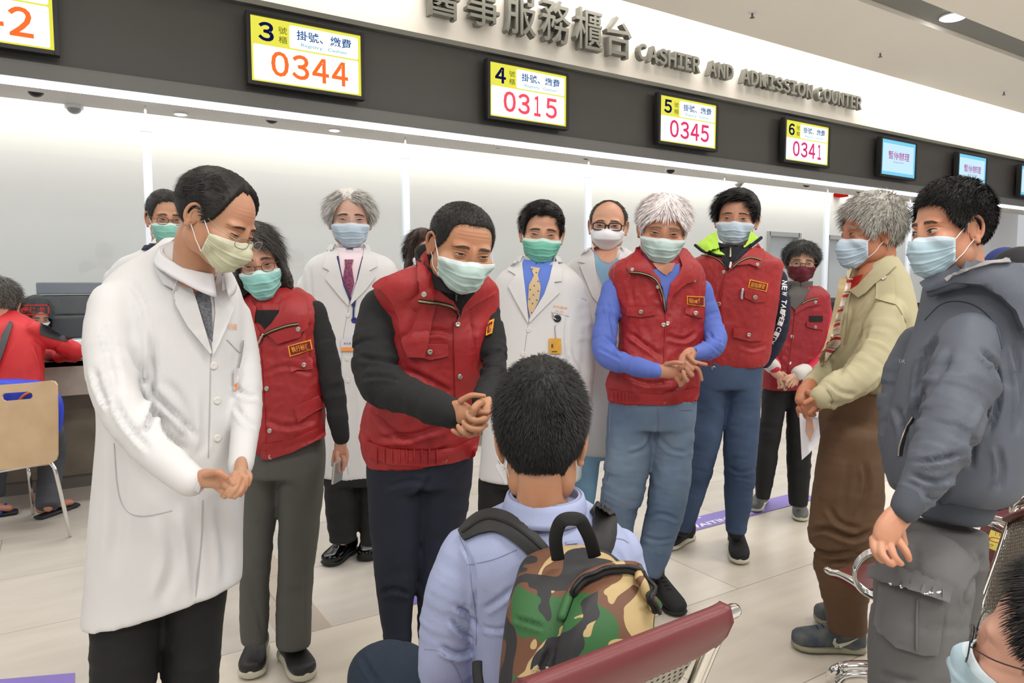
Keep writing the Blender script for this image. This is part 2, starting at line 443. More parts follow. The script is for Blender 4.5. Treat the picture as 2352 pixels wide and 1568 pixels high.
for (x, y, k), lb in zip(domes, dl):
    c = onz(x, y, 2.78)
    r_ = empty('dome_camera', (c[0], c[1], 2.8), 'small ' + ('pale grey' if k else 'black') + ' dome camera on the office ceiling, ' + lb, 'camera', 'dome cameras on the office ceiling')
    addmb('mount_ring', disc((c[0], c[1], 2.775), .07, .024), whitep, r_)
    addmb('dome', dome((c[0], c[1], 2.775), .055), mat('grey_dome', (0.6, 0.6, 0.6), .3) if k else blackp, r_, smooth=True)
for (x, y), lb in zip([(415, 262), (768, 299), (1540, 405)], ['right of the leftmost post', 'below the right edge of screen 3', 'above the tall man']):
    c = onz(x, y, 2.795)
    r_ = empty('downlight', (c[0], c[1], 2.8), 'small round white downlight in the office ceiling, ' + lb, 'ceiling light', 'small downlights in the office ceiling')
    addmb('trim_ring', disc((c[0], c[1], 2.79), .06, .009), whitep, r_)
    addmb('lens', disc((c[0], c[1], 2.787), .045, .004), emat('lens_glow', (1, 0.98, 0.95), 3), r_)
# big downlight in the trough, sprinklers
c = onz(2190, 47, 3.70)
r_ = empty('downlight', (c[0], c[1], 3.74), 'bright round downlight in the grey ceiling trough at upper right', 'ceiling light')
addmb('trim_ring', disc((c[0], c[1], 3.725), .115, .014, 40), whitep, r_)
addmb('lens', disc((c[0], c[1], 3.715), .09, .012, 40), emat('downlight_lens', (1, 1, 1), 20), r_)
lamp('downlight_lamp', 'SPOT', (c[0], c[1], 3.70), 60, (1, .98, .95))
for (x, y), lb in zip([(1728, 29), (2022, 121), (2306, 210)], ['nearest, above the sign letters', 'middle one', 'farthest, at the right edge']):
    c = onz(x, y, 3.70)
    r_ = empty('fire_sprinkler', (c[0], c[1], 3.70), 'small white ceiling fire sprinkler, ' + lb, 'sprinkler', 'sprinklers in the lobby ceiling')
    addmb('escutcheon', disc((c[0], c[1], 3.694), .04, .006), whitep, r_)
    addmb('head', MB().box((c[0] - .006, c[1] - .006, 3.66), (c[0] + .006, c[1] + .006, 3.694)), mat('sprinkler_grey', (0.45, 0.44, 0.42), .4, .6), r_)
    addmb('deflector', disc((c[0], c[1], 3.655), .02, .004), MATS['sprinkler_grey'], r_)
c = onY(1947, 446, 7.2)
o = addmb('exit_lamp', MB().box((c[0] - .1, 7.25, c[2] - .03), (c[0] + .1, 7.39, c[2] + .03)), emat('red_lamp', (0.85, 0.15, 0.1), .6)); tag(o, 'small red lamp high on the back wall above the old man', 'lamp')

# ---------------------------------------------------------------- queue screens
SYEL, SNAVY, SGRN = (0.93, 0.91, 0.33), (0.10, 0.12, 0.36), (0.30, 0.36, 0.10)
def planeXZ(v, x0, z0, y): # local text plane (u right, v up, w toward viewer) -> world on the fascia
    return np.stack([x0 + v[:, 0], y - v[:, 2], z0 + v[:, 1]], 1)
def rrect(x0, y0, x1, y1, r, n=5):
    out = []
    for cx, cy, a0 in ((x1 - r, y1 - r, 0), (x0 + r, y1 - r, 90), (x0 + r, y0 + r, 180), (x1 - r, y0 + r, 270)):
        for i in range(n + 1):
            a = math.radians(a0 + 90 * i / n); out.append((cx + r * math.cos(a), cy + r * math.sin(a)))
    return out
def wide(s): return ''.join(chr(ord(c) + 0xFEE0) if 33 <= ord(c) < 127 else c for c in s)
def screen(x0, num, code, ncol, label, sus=False, tot=.80):
    Y = 4.93; z0, z1 = 2.637, 3.105; x1 = x0 + tot
    r_ = empty('queue_screen', (x0 + tot / 2, 5.0, z0), label, 'screen', 'queue number screens on the dark fascia')
    addmb('housing', MB().box((x0, Y + .012, z0), (x1, Y + .06, z1)), blackp, r_, bevel=.004)
    b = .026
    bz = MB().box((x0, Y - .004, z0), (x0 + b, Y + .012, z1)).box((x1 - b, Y - .004, z0), (x1, Y + .012, z1)).box((x0 + b, Y - .004, z1 - b), (x1 - b, Y + .012, z1)).box((x0 + b, Y - .004, z0), (x1 - b, Y + .012, z0 + b))
    addmb('bezel', bz, blackp, r_, bevel=.002)
    addmb('wall_bracket', MB().box((x0 + .25, Y + .06, z0 + .1), (x1 - .25, 5.031, z1 - .1)), blackp, r_)
    W = tot - 2 * b; Hh = z1 - z0 - 2 * b; ox, oz = x0 + b, z0 + b
    def pan(name, poly, depth, m):
        v, f = prism(poly, 0, .0012); v[:, 2] += depth
        return add(name, planeXZ(v, ox, oz, Y + .011), [t[::-1] for t in f] if False else f, m, r_)
    def txt(name, s, u0, u1, w0, w1, m, bold=0.0):
        v, f = text_fit(s, u0 * W, u1 * W, w0 * Hh, w1 * Hh, bold=bold); v[:, 2] = .0036
        return add(name, planeXZ(v, ox, oz, Y + .011), f, m, r_)
    if not sus:
        pan('display', [(0, 0), (W, 0), (W, Hh), (0, Hh)], 0, emat('screen_yellow', SYEL, 1.0))
        pan('number_field', rrect(.02 * W, .03 * Hh, .975 * W, .575 * Hh, .012), .0012, emat('screen_white', (0.93, 0.98, 0.98), 1.25))
        pan('service_field', rrect(.335 * W, .60 * Hh, .975 * W, .955 * Hh, .012), .0012, MATS['screen_white'])
        txt('counter_number', wide(num), .065, .20, .635, .93, emat('screen_navy', SNAVY, .6), .03)
        txt('counter_text', '號', .24, .315, .79, .90, emat('screen_olive', SGRN, .7))
        txt('counter_text', '櫃', .24, .315, .645, .755, MATS['screen_olive'])
        txt('service_text', '掛號、繳費', .40, .91, .745, .90, emat('screen_blue', (0.13, 0.33, 0.62), .8), .01)
        txt('service_text', 'Registry · Cashier', .44, .87, .635, .70, emat('screen_teal', (0.35, 0.66, 0.78), .9))
        mb = MB()
        for i, ch in enumerate(code):
            a_ = .17 + i * .1825; q = (.155 if ch != '1' else .085); a_ += (0 if ch != '1' else .03)
            v, f = text_fit(wide(ch), a_ * W, (a_ + q) * W, .12 * Hh, .51 * Hh, bold=.021); v[:, 2] = .0036
            mb.add(planeXZ(v, ox, oz, Y + .011), f)
        addmb('queue_number', mb, emat('num_' + ncol[0], ncol[1], 1.0), r_)
    else:
        pan('display', [(0, 0), (W, 0), (W, Hh), (0, Hh)], 0, emat('screen_cyan', (0.50, 0.82, 0.95), 1.0))
        pan('notice_field', rrect(.05 * W, .10 * Hh, .95 * W, .90 * Hh, .008), .0012, emat('screen_pale', (0.78, 0.91, 0.97), 1.05))
        txt('notice_text', '暫停辦理', .20, .82, .46, .70, emat('screen_magenta', (0.72, 0.36, 0.66), .9), .01)
        txt('notice_text', 'Suspension', .35, .66, .36, .42, MATS['screen_magenta'])
OR = ('orange', (1.0, 0.46, 0.2)); PK = ('pink', (0.98, 0.33, 0.40)); PR = ('rose', (0.90, 0.24, 0.45)); PR2 = ('magenta_rose', (0.86, 0.22, 0.47))
screen(-0.715, '2', '0342', OR, 'queue screen cut by the left frame edge, orange digit 2')
screen(1.117, '3', '0344', OR, 'queue screen of counter 3 showing orange 0344')
screen(2.925, '4', '0315', PK, 'queue screen of counter 4 showing red 0315')
screen(4.755, '5', '0345', PR, 'queue screen of counter 5 showing 0345')
screen(6.575, '6', '0341', PR2, 'queue screen of counter 6 showing 0341')
screen(8.375, '', '', None, 'pale blue suspension notice screen right of screen 6', True)
screen(10.19, '', '', None, 'pale blue notice screen half behind the young man\'s hair', True)
screen(12.00, '', '', None, 'notice screen cut by the right frame edge', True)

# ---------------------------------------------------------------- raised sign letters (each letter a thing)
letm = mat('brushed_letter_metal', (0.42, 0.42, 0.39), 0.45, 0.15)
cn = [('醫', 2.47, 2.83), ('事', 2.86, 3.20), ('服', 3.235, 3.56), ('務', 3.60, 3.925), ('櫃', 3.945, 4.235), ('台', 4.26, 4.60)]
cn = [('醫', 2.48), ('事', 2.845), ('服', 3.205), ('務', 3.565), ('櫃', 3.92), ('台', 4.27)]
cl = ['cut by the top edge', 'second of the sign', 'third of the sign', 'fourth of the sign', 'fifth of the sign', 'last before the Latin words']
for (ch, x0), lb in zip(cn, cl):
    v, f = text_fit(ch, 0, .30, 0, .355, extrude=.035, bold=.006)
    z = 3.40
    if ch == '台': z = 3.40
    w_ = planeXZ(v, x0, z, 5.135)
    tag(add('sign_letter', w_, f, letm), 'large raised grey metal character ' + ch + ' on the sign wall, ' + lb, 'sign letter', 'raised Chinese characters of the counter sign')
words = [('CASHIER', 4.665, 5.50), ('AND', 5.60, 5.99), ('ADMISSION', 6.10, 7.31), ('COUNTER', 7.37, 8.26)]
for wd, x0, x1 in words:
    # natural advance widths from the font
    wid = []
    for ch in wd:
        v, f = text_mesh(wide(ch), 1.0); wid.append(v[:, 0].max() - v[:, 0].min() + .10)
    k = (x1 - x0) / sum(wid); x = x0
    seen = {}
    for i, ch in enumerate(wd):
        v, f = text_fit(wide(ch), x, x + (wid[i] - .10) * k, 0, .150, extrude=.03, bold=.034)
        tag(add('sign_letter', planeXZ(v, 0, 3.425, 5.14), f, letm),
            'small raised grey metal letter %s, number %d in the word %s on the sign wall' % (ch, i + 1, wd), 'sign letter', 'raised Latin letters of the counter sign')
        x += wid[i] * k
# floor stickers
vio = mat('violet_sticker', (0.50, 0.43, 0.74), .5)
def sticker(corners, label, texts=()):
    pts = [onz(x, y, 0)[:2] for x, y in corners] if corners[0][0] > 10 or corners[0][0] < -10 else corners
    v, f = prism(pts, 0.0008, 0.0025)
    r_ = add('floor_sticker', v, f, vio, base=(pts[0][0], pts[0][1], 0)); tag(r_, label, 'floor sticker')
    return r_
r_ = sticker([(2.80, 2.655), (3.98, 2.655), (3.98, 2.812), (2.80, 2.812)], 'violet waiting line floor sticker with white writing by the tall man\'s feet')
a = onz(1581, 1222, 0)
v, f = text_fit('候      線', 0.12, 0.62, 0, .065, bold=.02); v[:, 2] = 0; add('sticker_text', np.stack([a[0] + v[:, 0], 2.655 + .082 + v[:, 1], v[:, 2] + .0032], 1), f, whitep, r_)
v, f = text_fit('WAITING  LINE', 0.03, 0.66, 0, .042, bold=.02); v[:, 2] = 0; add('sticker_text', np.stack([a[0] + v[:, 0], 2.655 + .022 + v[:, 1], v[:, 2] + .0032], 1), f, whitep, r_)
sticker([(935, 1392), (962, 1385), (965, 1350), (938, 1360)], 'corner of a violet floor sticker between the dark blue trousers')
sticker([(-60, 1572), (172, 1572), (172, 1546), (-60, 1566)], 'violet floor sticker at the bottom left corner of the picture')
# ================================================================ PEOPLE ENGINE
def sde(p, c, r):
    q = (p - np.array(c)) / np.array(r); k0 = np.linalg.norm(q, axis=1); k1 = np.linalg.norm(q / np.array(r), axis=1) + 1e-9
    return k0 * (k0 - 1) / k1
def smin(a, b, k):
    h = np.clip(0.5 + 0.5 * (b - a) / k, 0, 1); return b * (1 - h) + a * h - k * h * (1 - h)
def head_sdf(p, st, face=True, nose=1.0):
    w, jw, ck = st.get('w', 1), st.get('jaw', 1), st.get('cheek', 1)
    d = sde(p, (0, -0.017, 0.033), (0.0765 * w, 0.098, 0.090))
    d = smin(d, sde(p, (0, 0.022, -0.028), (0.0655 * w, 0.068, 0.084)), 0.02)
    d = smin(d, sde(p, (0, 0.050, -0.092), (0.033 * jw, 0.035, 0.026)), 0.02)
    for s in (-1, 1):
        d = smin(d, sde(p, (s * 0.043 * jw, 0.0, -0.062), (0.024, 0.038, 0.038)), 0.02)
        d = smin(d, sde(p, (s * 0.043 * w, 0.056, -0.028), (0.024 * ck, 0.026, 0.021)), 0.015)
        d = smin(d, sde(p, (s * 0.026, 0.068, 0.023), (0.024, 0.0155, 0.010)), 0.012)
    if face:
        for s in (-1, 1):
            d = -smin(-d, sde(p, (s * 0.031, 0.103, -0.002), (0.020, 0.0235, 0.0125)), 0.012)
            d = smin(d, sde(p, (s * 0.0315, 0.0695, -0.001), (0.0155, 0.0135, 0.0125)), 0.005)
        d = smin(d, sde(p, (0, 0.082, -0.004), (0.0085, 0.014, 0.030)), 0.010)
    d = smin(d, sde(p, (0, 0.093, -0.038), (0.0145, 0.020, 0.014)), 0.012)
    for s in (-1, 1): d = smin(d, sde(p, (s * .013, .088, -.041), (.008, .011, .009)), .006)
    return d
def march(fn, c, dirs, r0=0.24, it=34):
    t = np.full(len(dirs), r0)
    for _ in range(it): t = t - 0.85 * fn(c + dirs * t[:, None])
    return np.clip(t, 0.01, 0.3)
def dirs_of(az, el): # az 0 = front (+y), positive to +x ; el up
    return np.stack([np.sin(az) * np.cos(el), np.cos(az) * np.cos(el), np.sin(el)], -1)
HC = np.array([0, 0.0, 0.0])
def lerp_tab(x, tab):
    xs = [a for a, b in tab]; ys = [b for a, b in tab]; return np.interp(x, xs, ys)
HAIRLINE = {
 'short': [(0, 47), (25, 46), (42, 42), (52, 27), (60, 12), (70, -6), (80, -8), (84, 14), (100, 16), (108, -6), (118, -26), (135, -37), (180, -42)],
 'high': [(0, 60), (18, 62), (35, 58), (50, 42), (58, 24), (66, 4), (76, -8), (82, 14), (100, 16), (108, -6), (120, -26), (140, -36), (180, -40)],
 'recede': [(0, 58), (12, 60), (30, 57), (44, 46), (52, 30), (60, 12), (72, -8), (82, 14), (100, 16), (108, -8), (118, -28), (135, -38), (180, -44)],
 'bald': [(0, 84), (40, 80), (62, 56), (70, 22), (76, 4), (82, 16), (100, 18), (110, -4), (120, -24), (180, -38)],
 'fringe': [(0, 36), (30, 34), (45, 30), (55, 16), (64, 0), (74, -14), (84, 10), (100, 14), (108, -8), (118, -28), (135, -38), (180, -44)],
 'bob': [(0, 40), (25, 40), (42, 30), (52, 8), (60, -30), (70, -58), (90, -62), (140, -62), (180, -62)],
}
def make_ear():
    parts = []
    t = np.linspace(-0.35, 1.35, 16) * math.pi
    # helix: open ellipse in local (y back, z up)
    hel = np.stack([np.interp(np.linspace(0, 1, 16), [0, .5, 1], [.004, .012, .002]), -0.016 * np.cos(t * .93 + .1) * 1.0, 0.028 * np.sin(t * .93 + .1)], 1)
    pts = []
    for a in np.linspace(200, -85, 18):
        r = math.radians(a); pts.append((0.010 + .004 * math.sin(r), -0.002 - 0.0165 * math.cos(r) , 0.004 + 0.0275 * math.sin(r)))
    pts = np.array(pts); rad = np.interp(np.linspace(0, 1, 18), [0, .2, .7, .9, 1], [.0028, .0038, .0042, .005, .0058])
    parts.append(tube3(pts * np.array([1, -1, 1]), rad, 8))
    pts2 = []
    for a in np.linspace(120, -70, 10):
        r = math.radians(a); pts2.append((0.008, 0.001 - 0.0095 * math.cos(r), 0.001 + 0.017 * math.sin(r)))
    parts.append(tube3(np.array(pts2) * np.array([1, -1, 1]), .0033, 8))
    # back plate and lobe
    mb = tube3(np.array([(0.004, 0.002, -.020), (0.004, -0.002, 0.0), (0.005, -0.003, 0.018)]), [.008, .0125, .0115], 14, flat=.4, flatdir=(1, 0, 0))
    parts.append(mb)
    parts.append(tube3(np.array([(0.006, 0.006, -.018), (0.006, .007, -.027)]), [.006, .0065], 10))
    parts.append(tube3(np.array([(0.003, 0.010, -.004), (0.006, .012, -.008)]), [.004, .0035], 8))
    return remesh(parts, 0.0014, 3)
EAR = make_ear()
MASKS = dict(green=((0.53, 0.76, 0.71), (0.80, 0.88, 0.86)), pale=((0.69, 0.78, 0.765), (0.80, 0.84, 0.85)), blue=((0.69, 0.765, 0.83), (0.78, 0.82, 0.87)),
             yellow=((0.78, 0.78, 0.67), (0.83, 0.83, 0.74)), white=((0.90, 0.91, 0.93),) * 2, maroon=((0.36, 0.07, 0.14),) * 2, mint=((0.56, 0.785, 0.765), (0.78, 0.88, 0.87)), emerald=((0.45, 0.74, 0.66), (0.74, 0.85, 0.82)), sky=((0.67, 0.77, 0.82), (0.78, 0.84, 0.88)))
def skin_mat(col, k):
    col = (col[0] * .98, col[1] * 1.015, col[2] * 1.06)
    m = mat('skin_%s' % k, col, 0.48, bump=(260, 0.12, 0.0006), var=(14, 0.93, tuple(c * q for c, q in zip(col, (0.97, 0.90, 0.88)))), sub=0.12, spec=.45)
    return m

class Person:
    def __init__(s, key, d, label, skin=(0.80, 0.62, 0.50), base_px=None, base=None, group=None):
        s.key, s.d, s.label = key, d, label
        s.skin = skin_mat(skin, key)
        if base is None:
            b = P(base_px[0], base_px[1], d); base = (b[0], b[1], 0.0)
        s.base = np.array(base, float)
        s.bodyparts = []   # (v,f,mi)
        s.root = None; s.kids = []
        s.core = []
        s.hits = {}
    def w(s, x, y, dd=0.0): return P(x, y, s.d + dd)
    # ---- body assembly
    def finish(s):
        """body mesh (head, neck, trunk core, hands) is the top-level person; clothing was collected before"""
        mb = MB()
        if s.core:
            v, f = remesh(s.core, 0.012, 3); mb.add(v, f, 0)
        for v, f, mi in s.bodyparts: mb.add(v, f, mi)
        v, f = mb.arr()
        off = s.base
        me = s.root.data
        me.clear_geometry(); me.from_pydata((v - off).tolist(), [], f); me.update()
        me.polygons.foreach_set('material_index', mb.m); me.polygons.foreach_set('use_smooth', [True] * len(me.polygons)); me.update()
    def start(s):
        me = bpy.data.meshes.new('person'); o = bpy.data.objects.new('person', me); COL.objects.link(o)
        o.location = tuple(s.base); me.materials.append(s.skin); me.materials.append(mat('ear_inner', (0.62, 0.40, 0.33), .6))
        tag(o, s.label, 'person'); s.root = o; return s
    def start_thing(s, name, cat, group=None):
        s.root = empty(name, s.base, s.label, cat, group); return s
    def part(s, name, v, f, m, parent=None, smooth=True, mi=None, label=None, **k):
        o = add(name, v, f, m, parent or s.root, smooth=smooth, mi=mi, **k)
        if label: o['label'] = label
        return o
    def trunk(s, pts):
        s.core.append(s.tubepx([(x, y, d_, r * .8) for x, y, d_, r in pts], 14, .45))
    # ---- head
    def head(s, bbox, yaw=0, pitch=0, roll=0, dd=0.0, style={}, hair='short', haircol=(0.06, 0.055, 0.05), hairT=(0.018, 0.010), mask='blue', eyes='smile', glasses=None, strands=5000,
             hairlen=0.02, lift=0.5, flow='whorl', brow=True, browcol=None, res=1.0, mask_kind='pleat', bboxmode='mask', loops=True, ears=(1, 1), greycol=None, hairjit=1.0, sc=None, fringe=None, browT=1.0, fit_w=None, maskw=62, ear_out=1.0, sxmax=1.14, taper=14.0, zs=1.0):
        d = s.d + dd
        rng = np.random.RandomState(hash(s.key) % 1000 if False else sum(map(ord, s.key)))
        x0, y0, x1, y1 = bbox
        pc = P((x0 + x1) / 2, (y0 + y1) / 2, d)
        toc = C - pc; toc[2] = 0; toc = nrm(toc)
        imr = np.cross(np.array([0, 0, 1.0]), toc)   # image right as seen from the camera
        ya = math.radians(yaw)
        fw = toc * math.cos(ya) + imr * math.sin(ya)
        rt = np.cross(fw, np.array([0, 0, 1.0]))          # person's right hand side = +x
        B = np.stack([rt, fw, np.array([0, 0, 1.0])], 1)  # columns
        Rx = np.array(Matrix.Rotation(math.radians(-pitch), 3, 'X'))
        Ry = np.array(Matrix.Rotation(math.radians(roll), 3, 'Y'))
        M = B @ Rx @ Ry if False else B @ Ry @ Rx
        fn = lambda p: head_sdf(p, style)
        # surface grid
        na, nb = int(190 * res), int(70 * res)
        front = np.radians(np.linspace(-78, 78, na, endpoint=False)); back = np.radians(np.linspace(78, 282, nb, endpoint=False))
        az = np.concatenate([front, back]); ne = int(150 * res)
        e_ = np.concatenate([np.linspace(-88, -40, int(20 * res), endpoint=False), np.linspace(-40, 40, ne, endpoint=False), np.linspace(40, 89.5, int(40 * res))])
        el = np.radians(e_)
        A, E = np.meshgrid(az, el, indexing='ij'); D = dirs_of(A.ravel(), E.ravel())
        r = march(fn, HC, D)
        hv = HC + D * r[:, None]
        # creases of a smiling face
        X, Yv, Z = hv.T; fr = Yv > 0.03
        def groove(cx, cz, hw, bow, depth, sig, tilt=0):
            nonlocal hv
            u = (X - cx) / hw; zc = cz + bow * (1 - u * u) + tilt * (X - cx)
            g = np.exp(-((Z - zc) / sig) ** 2) * np.clip(1.15 - np.abs(u), 0, .3) / .3
            hv = hv - D * (depth * g * fr)[:, None]
        for sg in (-1, 1):
            groove(sg * .032, .0075, .019, .0035, .0012, .0014)
            if eyes == 'smile':
                groove(sg * .032, -.0105, .017, -.003, .0016, .0016)
                groove(sg * .030, -.017, .018, -.004, .0010, .0022)
            groove(sg * .030, -.012, .016, -.003, .0006, .002)
        if style.get('wrinkle'):
            for k in range(3): groove(0, .052 + .010 * k, .045, .003, .0007 * style['wrinkle'], .0016)
        # shell radius lookup for hair
        ga = np.radians(np.linspace(-180, 180, 121)); ge = np.radians(np.linspace(-88, 89, 90))
        GA, GE = np.meshgrid(ga, ge, indexing='ij'); GD = dirs_of(GA.ravel(), GE.ravel())
        GR = march(lambda p: head_sdf(p, style, face=False), HC, GD).reshape(GA.shape)
        GR = np.where(np.abs(GA) > 1.9, GR, GR)
        line = HAIRLINE[hair] if isinstance(hair, str) else hair
        scale = style.get('scale', 1.0)
        S0 = 1.0
        def Rlook(dv):
            a = np.arctan2(dv[:, 0], dv[:, 1]); e = np.arcsin(np.clip(dv[:, 2], -1, 1))
            i = np.clip((a + math.pi) / (2 * math.pi) * 120, 0, 119.999); j = np.clip((e - ge[0]) / (ge[-1] - ge[0]) * 89, 0, 88.999)
            i0 = i.astype(int); j0 = j.astype(int); fi = i - i0; fj = j - j0
            return (GR[i0, j0] * (1 - fi) * (1 - fj) + GR[i0 + 1, j0] * fi * (1 - fj) + GR[i0, j0 + 1] * (1 - fi) * fj + GR[i0 + 1, j0 + 1] * fi * fj)
        def hair_thick(az_, el_):
            aa = np.degrees(np.abs((az_ + math.pi) % (2 * math.pi) - math.pi)); ee = np.degrees(el_)
            ln = lerp_tab(aa, line)
            nz = (noise3(np.stack([np.sin(az_) * 9, np.cos(az_) * 9, el_ * 9], 1)) - .5) * 5 * hairjit
            cov = np.clip((ee - ln + nz) / 5.0, 0, 1); cov = cov * cov * (3 - 2 * cov)
            top = np.clip((ee - 5) / 55, 0, 1)
            T = hairT[1] * (1 - top) + hairT[0] * top
            if hair == 'bob':
                side = np.clip((aa - 45) / 25, 0, 1) * np.clip((10 - ee) / 45, 0, 1)
                T = T + side * 0.040
            elif callable(fringe): T = T + fringe(aa, ee)
            if aa.size and hair != 'bob': T = T * np.where(ee < -10, np.interp(ee, [-45, -10], [.35, 1]), 1)
            return cov, T
        if hair:
            hn, he_ = (150, 90) if res > .7 else (110, 64)
            ha = np.radians(np.linspace(-180, 180, hn, endpoint=False)); hel = np.radians(np.linspace(-75, 89.5, he_))
            HA, HE = np.meshgrid(ha, hel, indexing='ij'); HD = dirs_of(HA.ravel(), HE.ravel())
            cov, T = hair_thick(HA.ravel(), HE.ravel())
            covT = np.clip((np.degrees(HE.ravel()) - lerp_tab(np.degrees(np.abs(HA.ravel())), line)) / taper + .12, 0, 1)
            st = noise3(np.stack([HD[:, 0] * 30, HD[:, 1] * 30, HD[:, 2] * 12], 1)) - .5
            st2 = noise3(HD * 60 + 9) - .5
            rr = Rlook(HD) - 0.006 * (1 - cov) * 2 + np.minimum(cov, covT) * (T * (0.86 + .18 * st) + .0012 * st2)
            shell = HC + HD * rr[:, None]
        # eyes
        eyeparts = []
        def surf(x, z):
            x = np.asarray(x, float); z = np.asarray(z, float); y = np.full(x.shape, .14)
            for _ in range(26): y = y - .8 * fn(np.stack([x, y, z], -1).reshape(-1, 3)).reshape(x.shape)
            return y
        op = {'smile': .0021, 'open': .0046, 'mid': .0030, 'closed': .0012}.get(eyes, .003)
        bow = {'smile': .0030, 'open': .0008, 'mid': .0014, 'closed': -.0006}.get(eyes, .001)
        if s_eye(yaw, bbox):
            for sg in (-1, 1):
                nu, nv = 33, 11
                u = np.linspace(-1, 1, nu)[:, None] * np.ones(nv); vv = np.ones(nu)[:, None] * np.linspace(-1, 1, nv)
                hw = .0145
                x = sg * .0318 + u * hw; zc = -.0005 + bow * (1 - u * u) + .0012 * u * sg
                z = zc + vv * op * np.sqrt(np.clip(1 - u ** 4 * .98, 0, 1)) * np.where(vv > 0, 1.15, .85)
                y = surf(x, z) + .0007 + .0004 * (1 - u * u) * (1 - vv * vv)
                pv = np.stack([x, y, z], -1).reshape(-1, 3)
                ix = sg * .0318 + style.get('look', 0) * .001
                fs = grid_faces(nu, nv, flip=True); mi = []
                for q in fs:
                    c = pv[list(q)].mean(0); dd_ = math.hypot(c[0] - ix, c[2] - (-.0005 + bow * .9)); mi.append(2 if dd_ < .0022 else 1 if dd_ < .0060 else 0)
                lash = np.stack([x[:, -1], y[:, -1] + .0004, z[:, -1] + .0002], 1)
                lo = np.stack([x[:, 0], y[:, 0] + .0002, z[:, 0] - .0006], 1)
                eyeparts.append((pv, fs, mi, lash, lo))
        # ---- fit: orientation known, solve scale and position
        pts = hv
        if hair: pts = np.vstack([hv, shell[cov > .5]])
        lo_keep = pts[:, 2] > (-.40)
        if mask:
            mv, mf, mmi, medge = s.mask_geo(style, mask_kind, maskw, rng)
            fitpts = np.vstack([pts, mv])
        else: fitpts = pts
        fitpts = fitpts[::3]
        k = 1.0 if sc is None else sc; pos = pc.copy(); sx = 1.0; SV = np.array([1, 1, zs])
        for _ in range(6):
            q = proj(fitpts * SV * k @ M.T + pos)
            bx0, by0, bx1, by1 = q[:, 0].min(), q[:, 1].min(), q[:, 0].max(), q[:, 1].max()
            if fit_w is None: sx = float(np.clip(sx * ((x1 - x0) / (bx1 - bx0)) / ((y1 - y0) / (by1 - by0)), .93, sxmax)); SV = np.array([sx, sx, zs])
            if sc is None: k *= ((y1 - y0) / (by1 - by0) if fit_w is None else (x1 - x0) / (bx1 - bx0))
            q = proj(fitpts * SV * k @ M.T + pos)
            bx0, by0, bx1, by1 = q[:, 0].min(), q[:, 1].min(), q[:, 0].max(), q[:, 1].max()
            ex, ey = (x0 + x1) / 2 - (bx0 + bx1) / 2, (y0 + y1) / 2 - (by0 + by1) / 2
            pos = pos + R * ex * d / FPX - U * ey * d / FPX
        print('HEAD %-10s sx=%.2f k=%.3f width target %.0f got %.0f  z=%.2f' % (s.key, sx, k, x1 - x0, bx1 - bx0, pos[2]))
        T_ = lambda p: np.asarray(p) * SV * k @ M.T + pos
        s.HM, s.Hk, s.Hpos, s.HT = M, k, pos, T_
        s.bodyparts.append((T_(hv), grid_faces(len(az), len(el), cu=True, flip=True), 0))
        ev, ef = EAR
        for sg, on in zip((-1, 1), ears):
            if not on: continue
            sx = float(march(fn, np.array([0, -.012, -.006]), np.array([[sg, 0, 0.]]), .2)[0])
            e2 = ev * np.array([1, -1, 1]) * 1.10
            a = math.radians(24) * ear_out
            e3 = np.stack([e2[:, 0] * math.cos(a) - e2[:, 1] * math.sin(a), e2[:, 0] * math.sin(a) + e2[:, 1] * math.cos(a), e2[:, 2]], 1)
            e3[:, 0] *= sg
            e3 = e3 + np.array([sg * (sx - .002), -.014, -.006])
            ff = ef if sg > 0 else [t[::-1] for t in ef]
            s.bodyparts.append((T_(e3), [t[::-1] for t in ff], 0))
        if eyeparts:
            em = [mat('eye_white', (0.66, 0.60, 0.56), .35), mat('iris_brown', (0.13, 0.075, 0.05), .2), mat('pupil', (0.02, 0.02, 0.02), .1)]
            for pv, fs, mi, lash, lo in eyeparts:
                eo = s.part('eye', T_(pv), fs, em, mi=mi)
                v, f = tube3(T_(lash[1:-1]), np.interp(np.linspace(0, 1, len(lash) - 2), [0, .3, .7, 1], [.0006, .0013, .0013, .0006]) * k, 6)
                s.part('eyelash', v, f, mat('lash', (0.09, 0.06, 0.05), .8), parent=eo)
                lid = lo + np.array([0, .0002, -.0008])
                v, f = tube3(T_(lid[2:-2]), .0011 * k, 6); s.bodyparts.append((v, f, 0))
                up = lash + np.array([0, -.0002, .0022])
                v, f = tube3(T_(up[1:-1]), .0013 * k, 6); s.bodyparts.append((v, f, 0))
